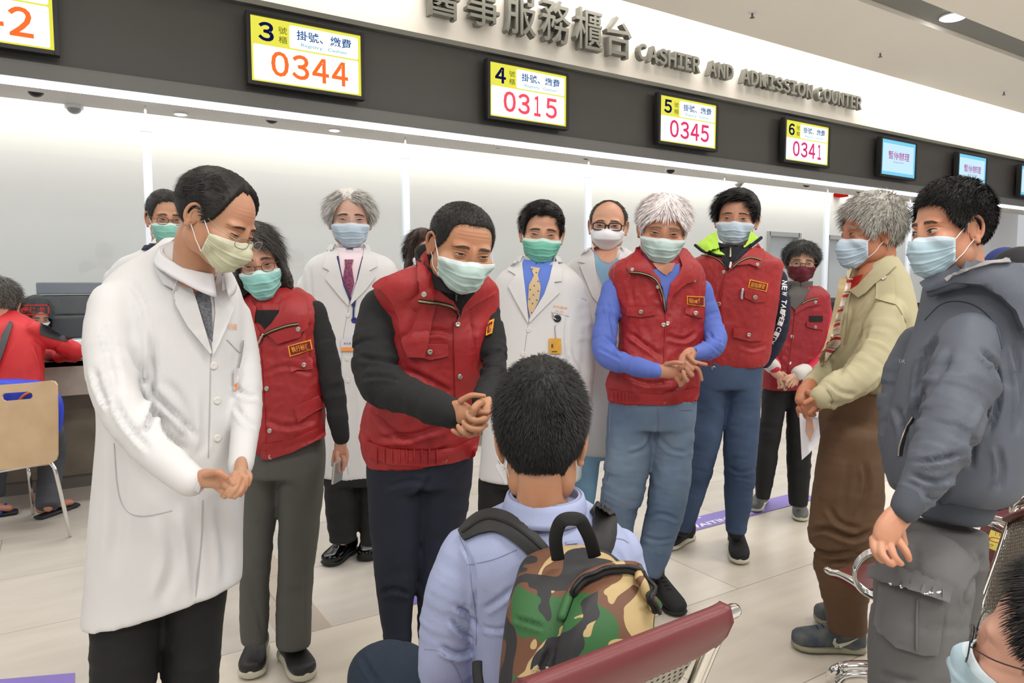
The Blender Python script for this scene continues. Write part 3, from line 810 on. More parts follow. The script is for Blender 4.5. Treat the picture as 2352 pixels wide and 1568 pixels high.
        if brow and eyeparts:
            bc = browcol or haircol
            bm = mat('brow_' + s.key, tuple(.55 * a + .45 * b_ * .7 for a, b_ in zip(bc, s_skincol(s))), .8)
            for sg in (-1, 1):
                # row of short hairs laid along the brow ridge
                mb = MB(); n = 150
                t = rng.rand(n); u = t
                x = sg * (.012 + .036 * u); zc = .0226 + .0042 * np.sin(u * 2.7) - .0050 * u + style.get('browz', 0)
                thick = .0042 * np.interp(u, [0, .25, .7, 1], [.75, 1, .8, .25]) * browT
                z = zc + (rng.rand(n) - .5) * 2 * thick
                L = .007 * (0.7 + .5 * rng.rand(n)); ang = np.interp(u, [0, .3, 1], [.9, .25, -.45])
                x2 = x + sg * L * np.cos(ang); z2 = z + L * np.sin(ang) * .6
                y = surf(x, z) + .0006; y2 = surf(x2, z2) + .0011
                a = np.stack([x, y, z], 1); b_ = np.stack([x2, y2, z2], 1)
                wv = np.array([0, 0, .0007])
                V = np.stack([a - wv, a + wv, b_], 1).reshape(-1, 3)
                mb.add(T_(V), [(3 * i, 3 * i + 1, 3 * i + 2) for i in range(n)])
                addmb('eyebrow', mb, bm, s.root, smooth=False)
        # ---- hair
        if hair:
            hm = mat('hair_' + s.key, haircol, 0.55, var=(160, .6, greycol) if greycol else (120, .55), spec=.35)
            isl(hm); mb = MB()
            fs = grid_faces(hn, he_, cu=True, flip=True)
            cq = cov.reshape(hn, he_)
            keep = [t for t in fs if max(cov[list(t)]) > .02]
            mb.add(T_(shell), keep, 0)
            # strands
            n = strands
            if n:
                u1, u2 = rng.rand(n * 3), rng.rand(n * 3)
                ra = u1 * 2 * math.pi - math.pi; re = np.arcsin(np.clip(-.9 + 1.9 * u2, -1, 1))
                c_, T2 = hair_thick(ra, re); ok = c_ > .35; ra, re, c_, T2 = ra[ok][:n], re[ok][:n], c_[ok][:n], T2[ok][:n]
                n = len(ra)
                Dn = dirs_of(ra, re); tw = np.clip((np.degrees(re) - lerp_tab(np.degrees(np.abs(ra)), line)) / taper + .12, 0, 1); T2 = T2 * tw; p0 = HC + Dn * (Rlook(Dn) + T2 * .6 * c_)[:, None]
                if flow == 'whorl': fl = nrm(p0 - np.array([0, -.075, .115]))
                elif flow == 'fwd': fl = nrm(np.stack([p0[:, 0] * 2, 0 * ra + .07, p0[:, 2] * .2 - .02], 1))
                elif flow == 'side': fl = nrm(np.stack([0 * ra - .08, p0[:, 1] * .6 + .01, -.03 + 0 * ra], 1))
                elif flow == 'back': fl = nrm(np.stack([p0[:, 0] * .6, 0 * ra - .10, -.02 + 0 * ra], 1))
                elif flow == 'part': fl = nrm(np.stack([np.sign(p0[:, 0] - .01) * .07, p0[:, 1] * .9 + .01, -.02 - .05 * (np.abs(p0[:, 0]) > .05)], 1))
                elif flow == 'sweep': fl = nrm(np.stack([0 * ra + .08, p0[:, 1] * .6 + .03, -.03 + 0 * ra], 1))
                fl = fl - Dn * np.sum(fl * Dn, 1)[:, None]; fl = nrm(fl)
                low = np.clip(-(re) * 3, 0, 1)[:, None]
                dn = np.array([0, 0, -1.0]) - Dn * (-Dn[:, 2:3]); fl = nrm(fl * (1 - low) + dn * low + .0001)
                cl = (np.stack([noise3(p0 * 55), noise3(p0 * 55 + 31), noise3(p0 * 55 + 67)], 1) - .5) * .8 * hairjit
                fl = nrm(fl + cl + (rng.rand(n, 3) - .5) * .32)
                aa = np.degrees(re); lsc = np.interp(aa, [-40, 0, 40, 90], [.45, .55, 1, 1])
                if hair == 'bob': lsc = np.interp(aa, [-60, -20, 20, 90], [.6, 1.0, 1.2, 1.2])
                L = hairlen * lsc * (.65 + .6 * rng.rand(n)) * np.clip(c_ + .1, .35, 1)
                seg = 4; pts_ = [p0]; dcur = nrm(fl + Dn * lift)
                for i in range(seg):
                    q = pts_[-1] + dcur * (L / seg)[:, None]
                    qd = q - HC; qr = np.linalg.norm(qd, axis=1); qn = qd / qr[:, None]
                    mn = Rlook(qn) + T2 * .55 * c_ + .001; q = HC + qn * np.maximum(qr, mn)[:, None]
                    pts_.append(q); dcur = nrm(dcur + np.array([0, 0, -.10]) + fl * .25)
                wd = .0011 * (1 + .4 * rng.rand(n)) * max(1, s.d / 2.2) * k
                sidev = nrm(np.cross(fl, Dn) + (rng.rand(n, 3) - .5) * .5)
                rows = []
                for i, q in enumerate(pts_):
                    wf = (1, 1, .9, .65, .12)[i]; rows += [q - sidev * (wd * wf)[:, None] / 2, q + sidev * (wd * wf)[:, None] / 2]
                V = np.stack(rows, 1).reshape(-1, 3)
                fs = []
                for j in range(n):
                    o_ = j * 10
                    for i in range(seg): fs.append((o_ + 2 * i, o_ + 2 * i + 1, o_ + 2 * i + 3, o_ + 2 * i + 2))
                mb.add(T_(V), fs, 0)
            addmb('hair', mb, hm, s.root, smooth=True)
        # ---- mask
        if mask:
            c1, c2 = MASKS[mask]
            mm = [mat('mask_' + mask, c1, .8, bump=(420, .15, .0006), var=(26, .96)), mat('mask_top_' + mask, c2, .8, bump=(300, .15, .0006))]
            mo = s.part('face_mask', T_(mv), mf, mm, mi=mmi)
            if loops:
                lm = mat('mask_loop', (0.90, 0.90, 0.90), .7)
                for sg in (-1, 1):
                    tp, bt = medge[sg]
                    sx = float(march(fn, np.array([0, -.012, .0]), np.array([[sg, 0, 0.]]), .2)[0])
                    et = np.array([sg * (sx + .006), -.006, .024]); eb = np.array([sg * (sx + .003), -.010, -.030]); ek = np.array([sg * (sx + .004), -.022, -.006])
                    def over(a, b, n=8):
                        out = []
                        for t in np.linspace(0, 1, n):
                            q = a * (1 - t) + b * t; dv = nrm(q - HC); rr = float(march(fn, HC, dv[None])[0]); ql = np.linalg.norm(q)
                            out.append(dv * max(ql, rr + .0015))
                        return out
                    path = over(tp, et) + [ek + np.array([0, 0, .014]), ek - np.array([0, 0, .012])] + over(eb, bt)
                    v, f = tube3(T_(cr(np.array(path), 2)), .0013 * k * max(1, s.d / 2.6), 6)
                    s.part('ear_loop', v, f, lm, parent=mo)
        # ---- glasses
        if glasses:
            g = dict(col=(0.1, 0.1, 0.1), r=.0011, w=.024, h=.0165, ex=2.6, met=0, drop=0, y=.0)
            g.update(glasses)
            gm_ = mat('frame_' + s.key, g['col'], .3, g['met'])
            ro = None; fm = MB(); LB = []
            for sg in (-1, 1):
                t = np.linspace(0, 2 * math.pi, 41)[:-1]; e = 2 / g['ex']
                x = sg * .0335 + g['w'] * np.sign(np.cos(t)) * np.abs(np.cos(t)) ** e; z = -.003 - g['drop'] + g['h'] * np.sign(np.sin(t)) * np.abs(np.sin(t)) ** e
                y = .099 + g['y'] - 3.2 * (np.abs(x) - .01) ** 2 + 0 * t
                ring = np.stack([x, y, z], 1)
                v, f = tube3(T_(np.vstack([ring, ring[:2]])), g['r'] * k * max(1, s.d / 2.4), 7, caps=False); fm.add(v, f)
                LB.append(T_(ring))
                ex_ = sg * (.0335 + g['w'])
                tp = np.array([(ex_, .099 + g['y'] - 3.2 * (abs(ex_) - .01) ** 2, .004 - g['drop']), (sg * .074, .06, .006 - g['drop'] * .8), (sg * .0785, .02, .012), (sg * .079, -.012, .016), (sg * .078, -.03, .004)])
                v, f = tube3(T_(cr(tp, 4)), g['r'] * k * max(1, s.d / 2.4), 7); fm.add(v, f)
            br = np.array([(-.0335 + g['w'], .095 + g['y'], .0 - g['drop']), (0, .1 + g['y'], .004 - g['drop']), (.0335 - g['w'], .095 + g['y'], .0 - g['drop'])])
            v, f = tube3(T_(cr(br, 5)), g['r'] * k * max(1, s.d / 2.4), 7); fm.add(v, f)
            ro = addmb('glasses', fm, gm_, s.root, smooth=True)
            for L_ in LB:
                n = len(L_); c_ = L_.mean(0); v = np.vstack([L_, c_]); v2 = v + (T_(np.array([[0, .0012, 0]])) - T_(np.array([[0, 0, 0]])))
                f = [(i, (i + 1) % n, n) for i in range(n)]; m_ = n + 1
                f += [(m_ + (i + 1) % n, m_ + i, m_ + n) for i in range(n)] + [((i + 1) % n, i, m_ + i, m_ + (i + 1) % n) for i in range(n)]
                s.part('lens', np.vstack([v, v2]), f, glassmat('spectacle_lens', (.97, .97, .97), .02), parent=ro, smooth=False)
        return s
    def mask_geo(s, st, kind, aw, rng):
        c = np.array([0, 0.005, -.058])
        nose_k = .02
        def fn(p):
            d = head_sdf(p, st, face=False) - .004
            if kind == 'n95': d = smin(d, sde(p, (0, .082, -.052), (.052, .040, .030)), .03)
            elif kind == 'cloth': d = smin(d, sde(p, (0, .080, -.062), (.030, .034, .040)), .035)
            else: d = smin(d, sde(p, (0, .080, -.060), (.036, .032, .040)), .035)
            return d
        nu, nv = 61, 49
        u = np.linspace(-1, 1, nu)[:, None] * np.ones(nv); v = np.ones(nu)[:, None] * np.linspace(0, 1, nv)
        z_top = -.022 - .009 * np.abs(u) ** 1.6 + .004 * np.exp(-(u / .16) ** 2)
        z_bot = -.128 + .046 * np.abs(u) ** 2.2
        if kind == 'n95': z_bot = -.118 + .050 * np.abs(u) ** 1.6; z_top = -.018 - .018 * np.abs(u) ** 1.3
        if kind == 'cloth': z_bot = -.122 + .034 * np.abs(u) ** 2; z_top = -.022 - .008 * np.abs(u)
        ztar = z_top * (1 - v) + z_bot * v
        az = np.radians(aw) * u
        # elevation so that the point reaches the wanted z
        el = np.arctan2(ztar - c[2], .078 - .012 * np.abs(u))
        D = dirs_of(az.ravel(), el.ravel())
        r = march(fn, c, D, .2)
        p = c + D * r[:, None]
        uu, vv = u.ravel(), v.ravel(); disp = np.zeros(len(p))
        if kind == 'pleat':
            for pv, a_ in ((.30, .0048), (.50, .0056), (.70, .0042)):
                # a pleat: step outwards just under the fold, fading toward the cheeks
                loc = pv - .07 * (1 - uu ** 2) * (pv - .45)
                t = (vv - loc)
                disp += a_ * np.where(t < 0, np.exp(-(t / .015) ** 2), np.exp(-(t / .10) ** 1.0 * 1.0 if False else -np.abs(t) / .07)) * (1 - .45 * np.abs(uu) ** 3) * np.where(t < 0, 1, 1)
                disp -= .0026 * np.exp(-((t - .035) / .02) ** 2)
            disp += .0028 * (noise3(np.stack([uu * 5 + 3 * vv, vv * 4, uu * 0 + rng.rand() * 50], 1)) - .5) * 2
            disp += .0016 * ridge(np.stack([uu * 3.2 + vv * 4, vv * 3 - uu * 2, uu * 0 + rng.rand() * 50], 1))
        elif kind == 'cloth':
            disp += .0025 * np.exp(-(uu / .05) ** 2) + .0018 * ridge(np.stack([uu * 4, vv * 5, uu * 0 + 3], 1))
        else:
            disp += .004 * np.exp(-((vv - .45) / .06) ** 2) * (1 - uu ** 2)
        p = p + D * disp[:, None]
        outer = p; inner = p - D * .0022
        V = np.vstack([outer, inner]); n = nu * nv
        f = grid_faces(nu, nv); mi = []
        for t in f: mi.append(1 if (vv[t[0]] < .09 or abs(uu[t[0]]) > .945 and kind == 'pleat') else 0)
        f2 = [tuple(n + i for i in t[::-1]) for t in f]
        ed = []
        for i in range(nu - 1): ed += [(i * nv, n + i * nv, n + (i + 1) * nv, (i + 1) * nv), (i * nv + nv - 1, (i + 1) * nv + nv - 1, n + (i + 1) * nv + nv - 1, n + i * nv + nv - 1)]
        for j in range(nv - 1): ed += [(j, j + 1, n + j + 1, n + j), ((nu - 1) * nv + j, n + (nu - 1) * nv + j, n + (nu - 1) * nv + j + 1, (nu - 1) * nv + j + 1)]
        P_ = p.reshape(nu, nv, 3)
        return V, f + f2 + ed, mi + mi + [1] * len(ed), {-1: (P_[0, 1], P_[0, -2]), 1: (P_[-1, 1], P_[-1, -2])}
    # ---- limbs and garments
    def tubepx(s, pts, seg=14, flat=1.0, n=5, flatdir=None, capf=1.0):
        """pts rows (x,y,dd,r_px)"""
        q = cr(np.array(pts, float), n)
        wp = np.array([s.w(a[0], a[1], a[2]) for a in q]); rad = np.array([max(a[3], .5) * (s.d + a[2]) / FPX * math.cos(math.atan((a[0] - CX) / FPX)) for a in q])
        return tube3(wp, rad, seg, flat, flatdir, capf=capf)
    def loft(s, rows, yaw=0, n=5, seg=40, pw=2.3):
        """rows (xl,yl,xr,yr,dd,k)"""
        ro = []
        for r_ in rows:
            if len(r_) == 5: y, xl, xr, dd, k = r_; ro.append((xl, y, xr, y, dd, k))
            else: ro.append(r_)
        q = cr(np.array(ro, float), n)
        ya = math.radians(yaw); V = []
        for xl, yl, xr, yr, dd, k in q:
            L, R_ = s.w(xl, yl, dd), s.w(xr, yr, dd)
            c = (L + R_) / 2; half = (R_ - L) / 2; tilt = half[2]; half[2] = 0; hw = np.linalg.norm(half); hd = half / hw
            fwd0 = np.cross(hd, np.array([0, 0, 1.0])); fwd0 = fwd0 if fwd0 @ (C - c) > 0 else -fwd0
            fw = fwd0 * math.cos(ya) + hd * math.sin(ya); lt = hd * math.cos(ya) - fwd0 * math.sin(ya)
            a = hw / math.sqrt(math.cos(ya) ** 2 + (k * math.sin(ya)) ** 2); b = k * a
            t = np.arange(seg) * 2 * math.pi / seg; ct, st = np.cos(t), np.sin(t)
            e = 2 / pw
            x = a * np.sign(ct) * np.abs(ct) ** e; y = b * np.sign(st) * np.abs(st) ** e
            cc = c.copy(); sc_ = 1.0
            for _ in range(3):
                ring = cc + sc_ * (x[:, None] * lt + y[:, None] * fw)
                ring[:, 2] += tilt * ((ring - cc) @ hd) / hw
                px = proj(ring)[:, 0]
                sc_ *= (xr - xl) / (px.max() - px.min()); cc = cc + R * ((xl + xr) / 2 - (px.max() + px.min()) / 2) * (s.d + dd) / FPX
            V.append(ring)
        V = np.array(V); m = len(V); v = V.reshape(-1, 3); k_ = len(v)
        v = np.vstack([v, V[0].mean(0), V[-1].mean(0)])
        f = grid_faces(m, seg, cv=True)
        for j in range(seg): f += [(k_, j, (j + 1) % seg), (k_ + 1, (m - 1) * seg + (j + 1) % seg, (m - 1) * seg + j)]
        return v, f
    def garment(s, name, parts, m, voxel=.007, smooth=5, limbs=(), wr=.006, tor=.006, tfreq=(8, 8, 3), seed=0, folds=(), parent=None, label=None, crinkle=0.0, lfreq=(13, 6)):
        """limbs: list of px polylines whose folds run around them; folds: (pts, depth_m, width_px)"""
        v, f = remesh(parts, voxel, smooth)
        nr = vnormals(v, f)
        off = seed * 7.3 + len(s.key)
        lw = np.zeros(len(v)); ld = np.zeros(len(v))
        for L_ in limbs:
            wp = np.array([s.w(a[0], a[1], a[2]) for a in cr(np.array(L_, float), 4)])
            rad = np.array([a[3] * (s.d + a[2]) / FPX for a in cr(np.array(L_, float), 4)])
            best = np.full(len(v), 9.0); sv = np.zeros(len(v)); ax = np.zeros((len(v), 3)); acc = 0
            for a, b, ra in zip(wp[:-1], wp[1:], rad):
                ab = b - a; l = np.linalg.norm(ab); t = np.clip((v - a) @ ab / (l * l + 1e-9), 0, 1)
                d_ = np.linalg.norm(v - (a + t[:, None] * ab), axis=1) / max(ra, .01)
                upd = d_ < best; best[upd] = d_[upd]; sv[upd] = acc + t[upd] * l; ax[upd] = ab / (l + 1e-9); acc += l
            wgt = np.clip(1.8 - best, 0, .5) / .5
            # coordinates: along limb (high freq), around (low)
            perp = v - ax * np.sum(v * ax, 1)[:, None]
            n1 = ridge(np.stack([sv * lfreq[0] + perp[:, 2] * lfreq[1], perp[:, 0] * lfreq[1], perp[:, 1] * lfreq[1]], 1) + off)
            n2 = ridge(np.stack([sv * lfreq[0] * 2.1 - perp[:, 2] * 11, perp[:, 0] * 11, perp[:, 1] * 11], 1) + off + 5)
            pr = .55 + .45 * np.sin(np.clip(sv / max(acc, .01), 0, 1) * math.pi)
            dl = (n1 * .7 + n2 * .3) * wr * pr
            use = wgt > lw; ld[use] = dl[use]; lw[use] = wgt[use]
        tf = np.array(tfreq, float)
        dg = v @ np.array([[.94, -.2, .25], [.2, .97, -.1], [-.22, .15, .96]])
        tn = ridge(dg * tf + off) * .65 + ridge(dg * tf * 2.3 + off + 3) * .35
        disp = ld * lw + tn * tor * (1 - lw)
        if crinkle: disp += crinkle * ridge(v * np.array([34, 34, 26]) + off) + crinkle * .6 * ridge(v * 60 + off)
        pj = proj(v); facing = np.sum(nr * nrm(C - v), 1) > -0.1
        for pts, dep, wpx in folds:
            pl = cr(np.array(pts, float), 5); best = np.full(len(v), 1e9); tt = np.zeros(len(v)); sgn = np.zeros(len(v))
            for i, (a, b) in enumerate(zip(pl[:-1], pl[1:])):
                ab = b - a; l2 = ab @ ab + 1e-9; t = np.clip((pj[:, :2] - a) @ ab / l2, 0, 1)
                q = a + t[:, None] * ab; dv = pj[:, :2] - q; d_ = np.linalg.norm(dv, axis=1)
                u_ = d_ < best; best[u_] = d_[u_]; tt[u_] = (i + t[u_]) / (len(pl) - 1); sgn[u_] = np.sign(ab[0] * dv[u_, 1] - ab[1] * dv[u_, 0])
            env = np.clip(np.sin(np.clip(tt, 0, 1) * math.pi) * 1.6, 0, 1) * facing
            x = best / wpx
            dep = dep * 1.2
            disp += env * (-dep * np.exp(-x * x * 2.2) + dep * .75 * np.exp(-((x - 1.25) * 1.9) ** 2) * (sgn * .35 + .65))
        v = v + nr * disp[:, None]
        o = s.part(name, v, f, m, parent=parent, label=label)
        s.hits[name] = (BVHTree.FromPolygons(v.tolist(), f), v)
        return o
    def cast(s, x, y, targets, default=None):
        r_ = ray(x, y); dn = nrm(r_); best = None
        for t in targets:
            h = s.hits[t][0].ray_cast(Vector(C), Vector(dn))
            if h[0] is not None and (best is None or h[3] < best[1]): best = (np.array(h[0]), h[3], np.array(h[1]))
        if best is None:
            # nearest surface point to the ray at the usual depth
            q = P(x, y, default if default else s.d - .1); bb = None
            for t in targets:
                h = s.hits[t][0].find_nearest(Vector(q))
                if h[0] is not None and (bb is None or h[3] < bb[1]): bb = (np.array(h[0]), h[3], np.array(h[1]))
            dep = (bb[0] - C) @ F
            q = P(x, y, dep)
            return q, nrm(C - q)
        return best[0], best[2]
    def patch(s, name, poly, targets, m, off=.003, th=.004, step=None, parent=None, label=None, closed=True, smoothpoly=0, puff=0.0, holes=None, zflat=0):
        """panel lying on a garment: outline in photo pixels, own thickness"""
        poly = np.array(poly, float)
        if smoothpoly:
            poly = cr(np.vstack([poly, poly[:1]]), smoothpoly)[:-1]
        x0, y0 = poly.min(0); x1, y1 = poly.max(0)
        st = step or max(2.2, math.sqrt((x1 - x0) * (y1 - y0)) / 22)
        bd = []
        for a, b in zip(poly, np.roll(poly, -1, 0)):
            n = max(1, int(np.linalg.norm(b - a) / st)); bd += [a + (b - a) * i / n for i in range(n)]
        nb = len(bd); inner = []
        def inside(p):
            c_ = False; j = len(poly) - 1
            for i in range(len(poly)):
                if (poly[i][1] > p[1]) != (poly[j][1] > p[1]) and p[0] < (poly[j][0] - poly[i][0]) * (p[1] - poly[i][1]) / (poly[j][1] - poly[i][1]) + poly[i][0]: c_ = not c_
                j = i
            return c_
        bda = np.array(bd)
        for yy in np.arange(y0 + st / 2, y1, st):
            for xx in np.arange(x0 + st / 2, x1, st):
                if inside((xx, yy)) and np.min(np.hypot(bda[:, 0] - xx, bda[:, 1] - yy)) > st * .5: inner.append((xx, yy))
        allp = [Vector((float(a[0]), float(a[1]))) for a in list(bd) + inner]
        vs, es, fs, ov, _, _ = delaunay_2d_cdt(allp, [(i, (i + 1) % nb) for i in range(nb)], [], 1, 1e-6)
        top, bot, px = [], [], np.array([[v.x, v.y] for v in vs])
        edge = np.min(np.linalg.norm(px[:, None] - bda[None], axis=2), axis=1)
        hits = [s.cast(x, y, targets) for x, y in px]
        zd = np.array([(h[0] - C) @ F for h in hits]); nb_ = [set() for _ in px]
        for t in fs:
            for a in t: nb_[a].update(b for b in t if b != a)
        zs = zd.copy()
        for _ in range(4): zs = np.array([.4 * zs[i] + .6 * np.mean(zs[list(nb_[i])]) if nb_[i] else zs[i] for i in range(len(px))]); zs = np.minimum(zs, zd + .001)
        for (x, y), e, h, z_ in zip(px, edge, hits, zs):
            p, nn = P(x, y, z_), h[1]
            vd = nrm(C - p); nn = nn if nn @ vd > 0 else -nn
            dirn = nrm(nn * .6 + vd * .6)
            pf = puff * min(1, e / (st * 3))
            top.append(p + dirn * (off + pf)); bot.append(p + dirn * (off - th))
        n = len(vs); V = np.array(top + bot)
        tri = [tuple(t) for t in fs]
        # boundary edges
        from collections import Counter
        ec = Counter()
        for t in tri:
            for i in range(len(t)): ec[tuple(sorted((t[i], t[(i + 1) % len(t)])))] += 1
        F_ = tri + [tuple(n + i for i in t[::-1]) for t in tri]
        for t in tri:
            for i in range(len(t)):
                a, b = t[i], t[(i + 1) % len(t)]
                if ec[tuple(sorted((a, b)))] == 1: F_.append((b, a, n + a, n + b))
        o = s.part(name, V, F_, m, parent=parent, label=label, sharp=50)
        s.hits.setdefault('_' + name, (BVHTree.FromPolygons(V.tolist(), F_), V))
        s.last = o
        return o
    def cord(s, name, pts, targets, m, r=.0015, off=.001, parent=None, n=6, flat=1.0, label=None, step=None):
        pl = cr(np.array(pts, float), n)
        wp = []
        for x, y in pl:
            p, nn = s.cast(x, y, targets); vd = nrm(C - p); nn = nn if nn @ vd > 0 else -nn
            wp.append(p + nn * off)
        wp = np.array(wp)
        if len(wp) > 4: wp[1:-1] = (wp[:-2] + 2 * wp[1:-1] + wp[2:]) / 4
        v, f = tube3(wp, r, 8, flat, flatdir=nrm(C - wp[0]))
        o = s.part(name, v, f, m, parent=parent, label=label); s.last = o; return o
    def button(s, pts, targets, m, r=.006, th=.003, name='button', parent=None, label=None):
        for x, y in pts:
            p, nn = s.cast(x, y, targets); vd = nrm(C - p); nn = nn if nn @ vd > 0 else -nn
            nn = nrm(nn + vd * .3); a = nrm(np.cross(nn, [0, 0, 1.0])); b = np.cross(nn, a)
            t = np.arange(18) * 2 * math.pi / 18; V = []
            for rr, h in ((.55, -.002), (1, -.001), (1, th * .6), (.85, th), (.5, th * .8), (.0001, th * .75)):
                V.append(p + nn * h + r * rr * (np.cos(t)[:, None] * a + np.sin(t)[:, None] * b))
            s.part(name, np.array(V).reshape(-1, 3), grid_faces(6, 18, cv=True), m, parent=parent, label=label)
    def drape_text(s, name, txt, quad, targets, m, off=.006, bold=.0, parent=None, th=.001):
        """text whose corner pixels are quad = TL,TR,BR,BL"""
        v, f = text_fit(txt, 0, 1, 0, 1, bold=bold)
        q = np.array(quad, float); out = []
        for x, y, _ in v:
            p2 = (q[0] * (1 - x) + q[1] * x) * y + (q[3] * (1 - x) + q[2] * x) * (1 - y)
            p, nn = s.cast(p2[0], p2[1], targets); vd = nrm(C - p); out.append(p + vd * off)
        o = s.part(name, np.array(out), f, m, parent=parent, smooth=False); return o
    def collar(s, name, center, rx, ry, h, m, yaw=0, gap=40, flare=.012, th=.004, tiltf=0, lean=(0, 0), parent=None, drop=.0, label=None, points=0.0, back=.0):
        """ring collar round the neck. center = world point of its base; opening faces the person's front"""
        c = np.asarray(center, float)
        toc = C - c; toc[2] = 0; toc = nrm(toc); imr = np.cross([0, 0, 1.0], toc); ya = math.radians(yaw)
        fw = toc * math.cos(ya) + imr * math.sin(ya); rt = np.cross(fw, [0, 0, 1.0])
        n, k = 49, 9; V = []
        for side in (0, 1):
            for i in range(n):
                a = math.radians(gap / 2 + (360 - gap) * i / (n - 1)); fa = math.cos(a)
                for j in range(k):
                    t = j / (k - 1)
                    # stand then fold over: up then outward and down
                    if drop:
                        up = h * (math.sin(min(t / .45, 1) * math.pi / 2) if t < .45 else 1 - ((t - .45) / .55) * (drop / h) * (1 + points * max(0, fa) ** 2))
                        ou = (0 if t < .45 else (t - .45) / .55 * flare + .004)
                    else: up = h * t; ou = flare * t * t
                    ou += side * th
                    up2 = up + back * (1 - fa) / 2 - tiltf * fa
                    V.append(c + fw * (fa * (ry + ou) + lean[1] * up) + rt * (math.sin(a) * (rx + ou)) + np.array([0, 0, up2]))
        V = np.array(V); N_ = n * k
        f = grid_faces(n, k); F_ = f + [tuple(N_ + q for q in t[::-1]) for t in f]
        for i in range(n - 1):
            F_ += [(i * k, N_ + i * k, N_ + (i + 1) * k, (i + 1) * k), (i * k + k - 1, (i + 1) * k + k - 1, N_ + (i + 1) * k + k - 1, N_ + i * k + k - 1)]
        for j in range(k - 1): F_ += [(j, j + 1, N_ + j + 1, N_ + j), ((n - 1) * k + j, N_ + (n - 1) * k + j, N_ + (n - 1) * k + j + 1, (n - 1) * k + j + 1)]
        o = s.part(name, V, F_, m, parent=parent, label=label)
        s.hits[name] = (BVHTree.FromPolygons(V.tolist(), F_), V)
        return o
    def neck(s, to, r=.056, r2=.062):
        """neck from the head into the collar at world point to"""
        a = s.HT(np.array([[0, -.028, -.03], [0, -.030, -.085]]))
        b = np.asarray(to, float)
        pts = np.array([a[0], a[1], (a[1] + b) / 2 + (a[1] - a[0]) * .05, b])
        v, f = tube3(cr(pts, 4), np.interp(np.linspace(0, 1, 13), [0, .35, 1], [r * .92, r * .95, r2]) * s.Hk, 20); s.bodyparts.append((v, f, 0))
    def hand(s, chains, palm, voxel=.0022, nails=True):
        """chains: finger polylines [(x,y,dd,r_px)..]; palm: list of tube rows"""
        parts = [s.tubepx(c, seg=12, n=4) for c in chains] + [s.tubepx(c, seg=16, n=4, flat=fl) for c, fl in palm]
        v, f = remesh(parts, voxel, 2); s.bodyparts.append((v, f, 0))
        return v, f
def arms2(p, cx, hw, y0, y1, r, dd=-.03):
    out = []
    for s in (-1, 1):
        A = [(cx + s * hw, y0, 0, r), (cx + s * (hw + r * .5), (y0 + y1) / 2, 0, r * .95), (cx + s * hw * .95, y1, dd, r * .7)]
        armcore(p, A); out.append(p.tubepx(A, 14)); x = cx + s * hw * .93
        p.hand([[(x + k * r * .3, y1 + r, dd - .01, r * .19), (x + k * r * .3, y1 + r * 1.9, dd - .02, r * .16), (x + k * r * .25 - s * r * .1, y1 + r * 2.5 - abs(k) * r * .15, dd - .03, r * .13)] for k in (-1.4, -.45, .45, 1.4)] + [[(x - s * r * .4, y1 + r * .5, dd - .02, r * .2), (x - s * r * .8, y1 + r * 1.3, dd - .04, r * .16)]], [([(x, y1, dd, r * .5), (x, y1 + r * .6, dd, r * .6), (x, y1 + r * 1.1, dd - .01, r * .52)], .6)], voxel=.004)
    return out
def isl(m):
    nt = m.node_tree; b = nt.nodes['Principled BSDF']; g = nt.nodes.new('ShaderNodeNewGeometry'); r = nt.nodes.new('ShaderNodeMapRange')
    r.inputs['To Min'].default_value = .55; r.inputs['To Max'].default_value = 1.75; nt.links.new(g.outputs['Random Per Island'], r.inputs['Value'])
    mx = nt.nodes.new('ShaderNodeVectorMath'); mx.operation = 'SCALE'; l = b.inputs['Base Color'].links[0]; nt.links.new(l.from_socket, mx.inputs[0]); nt.links.new(r.outputs[0], mx.inputs['Scale']); nt.links.new(mx.outputs[0], b.inputs['Base Color'])
def s_eye(yaw, bbox): return abs(yaw) < 90
def s_skincol(s): return (0.75, 0.58, 0.47)
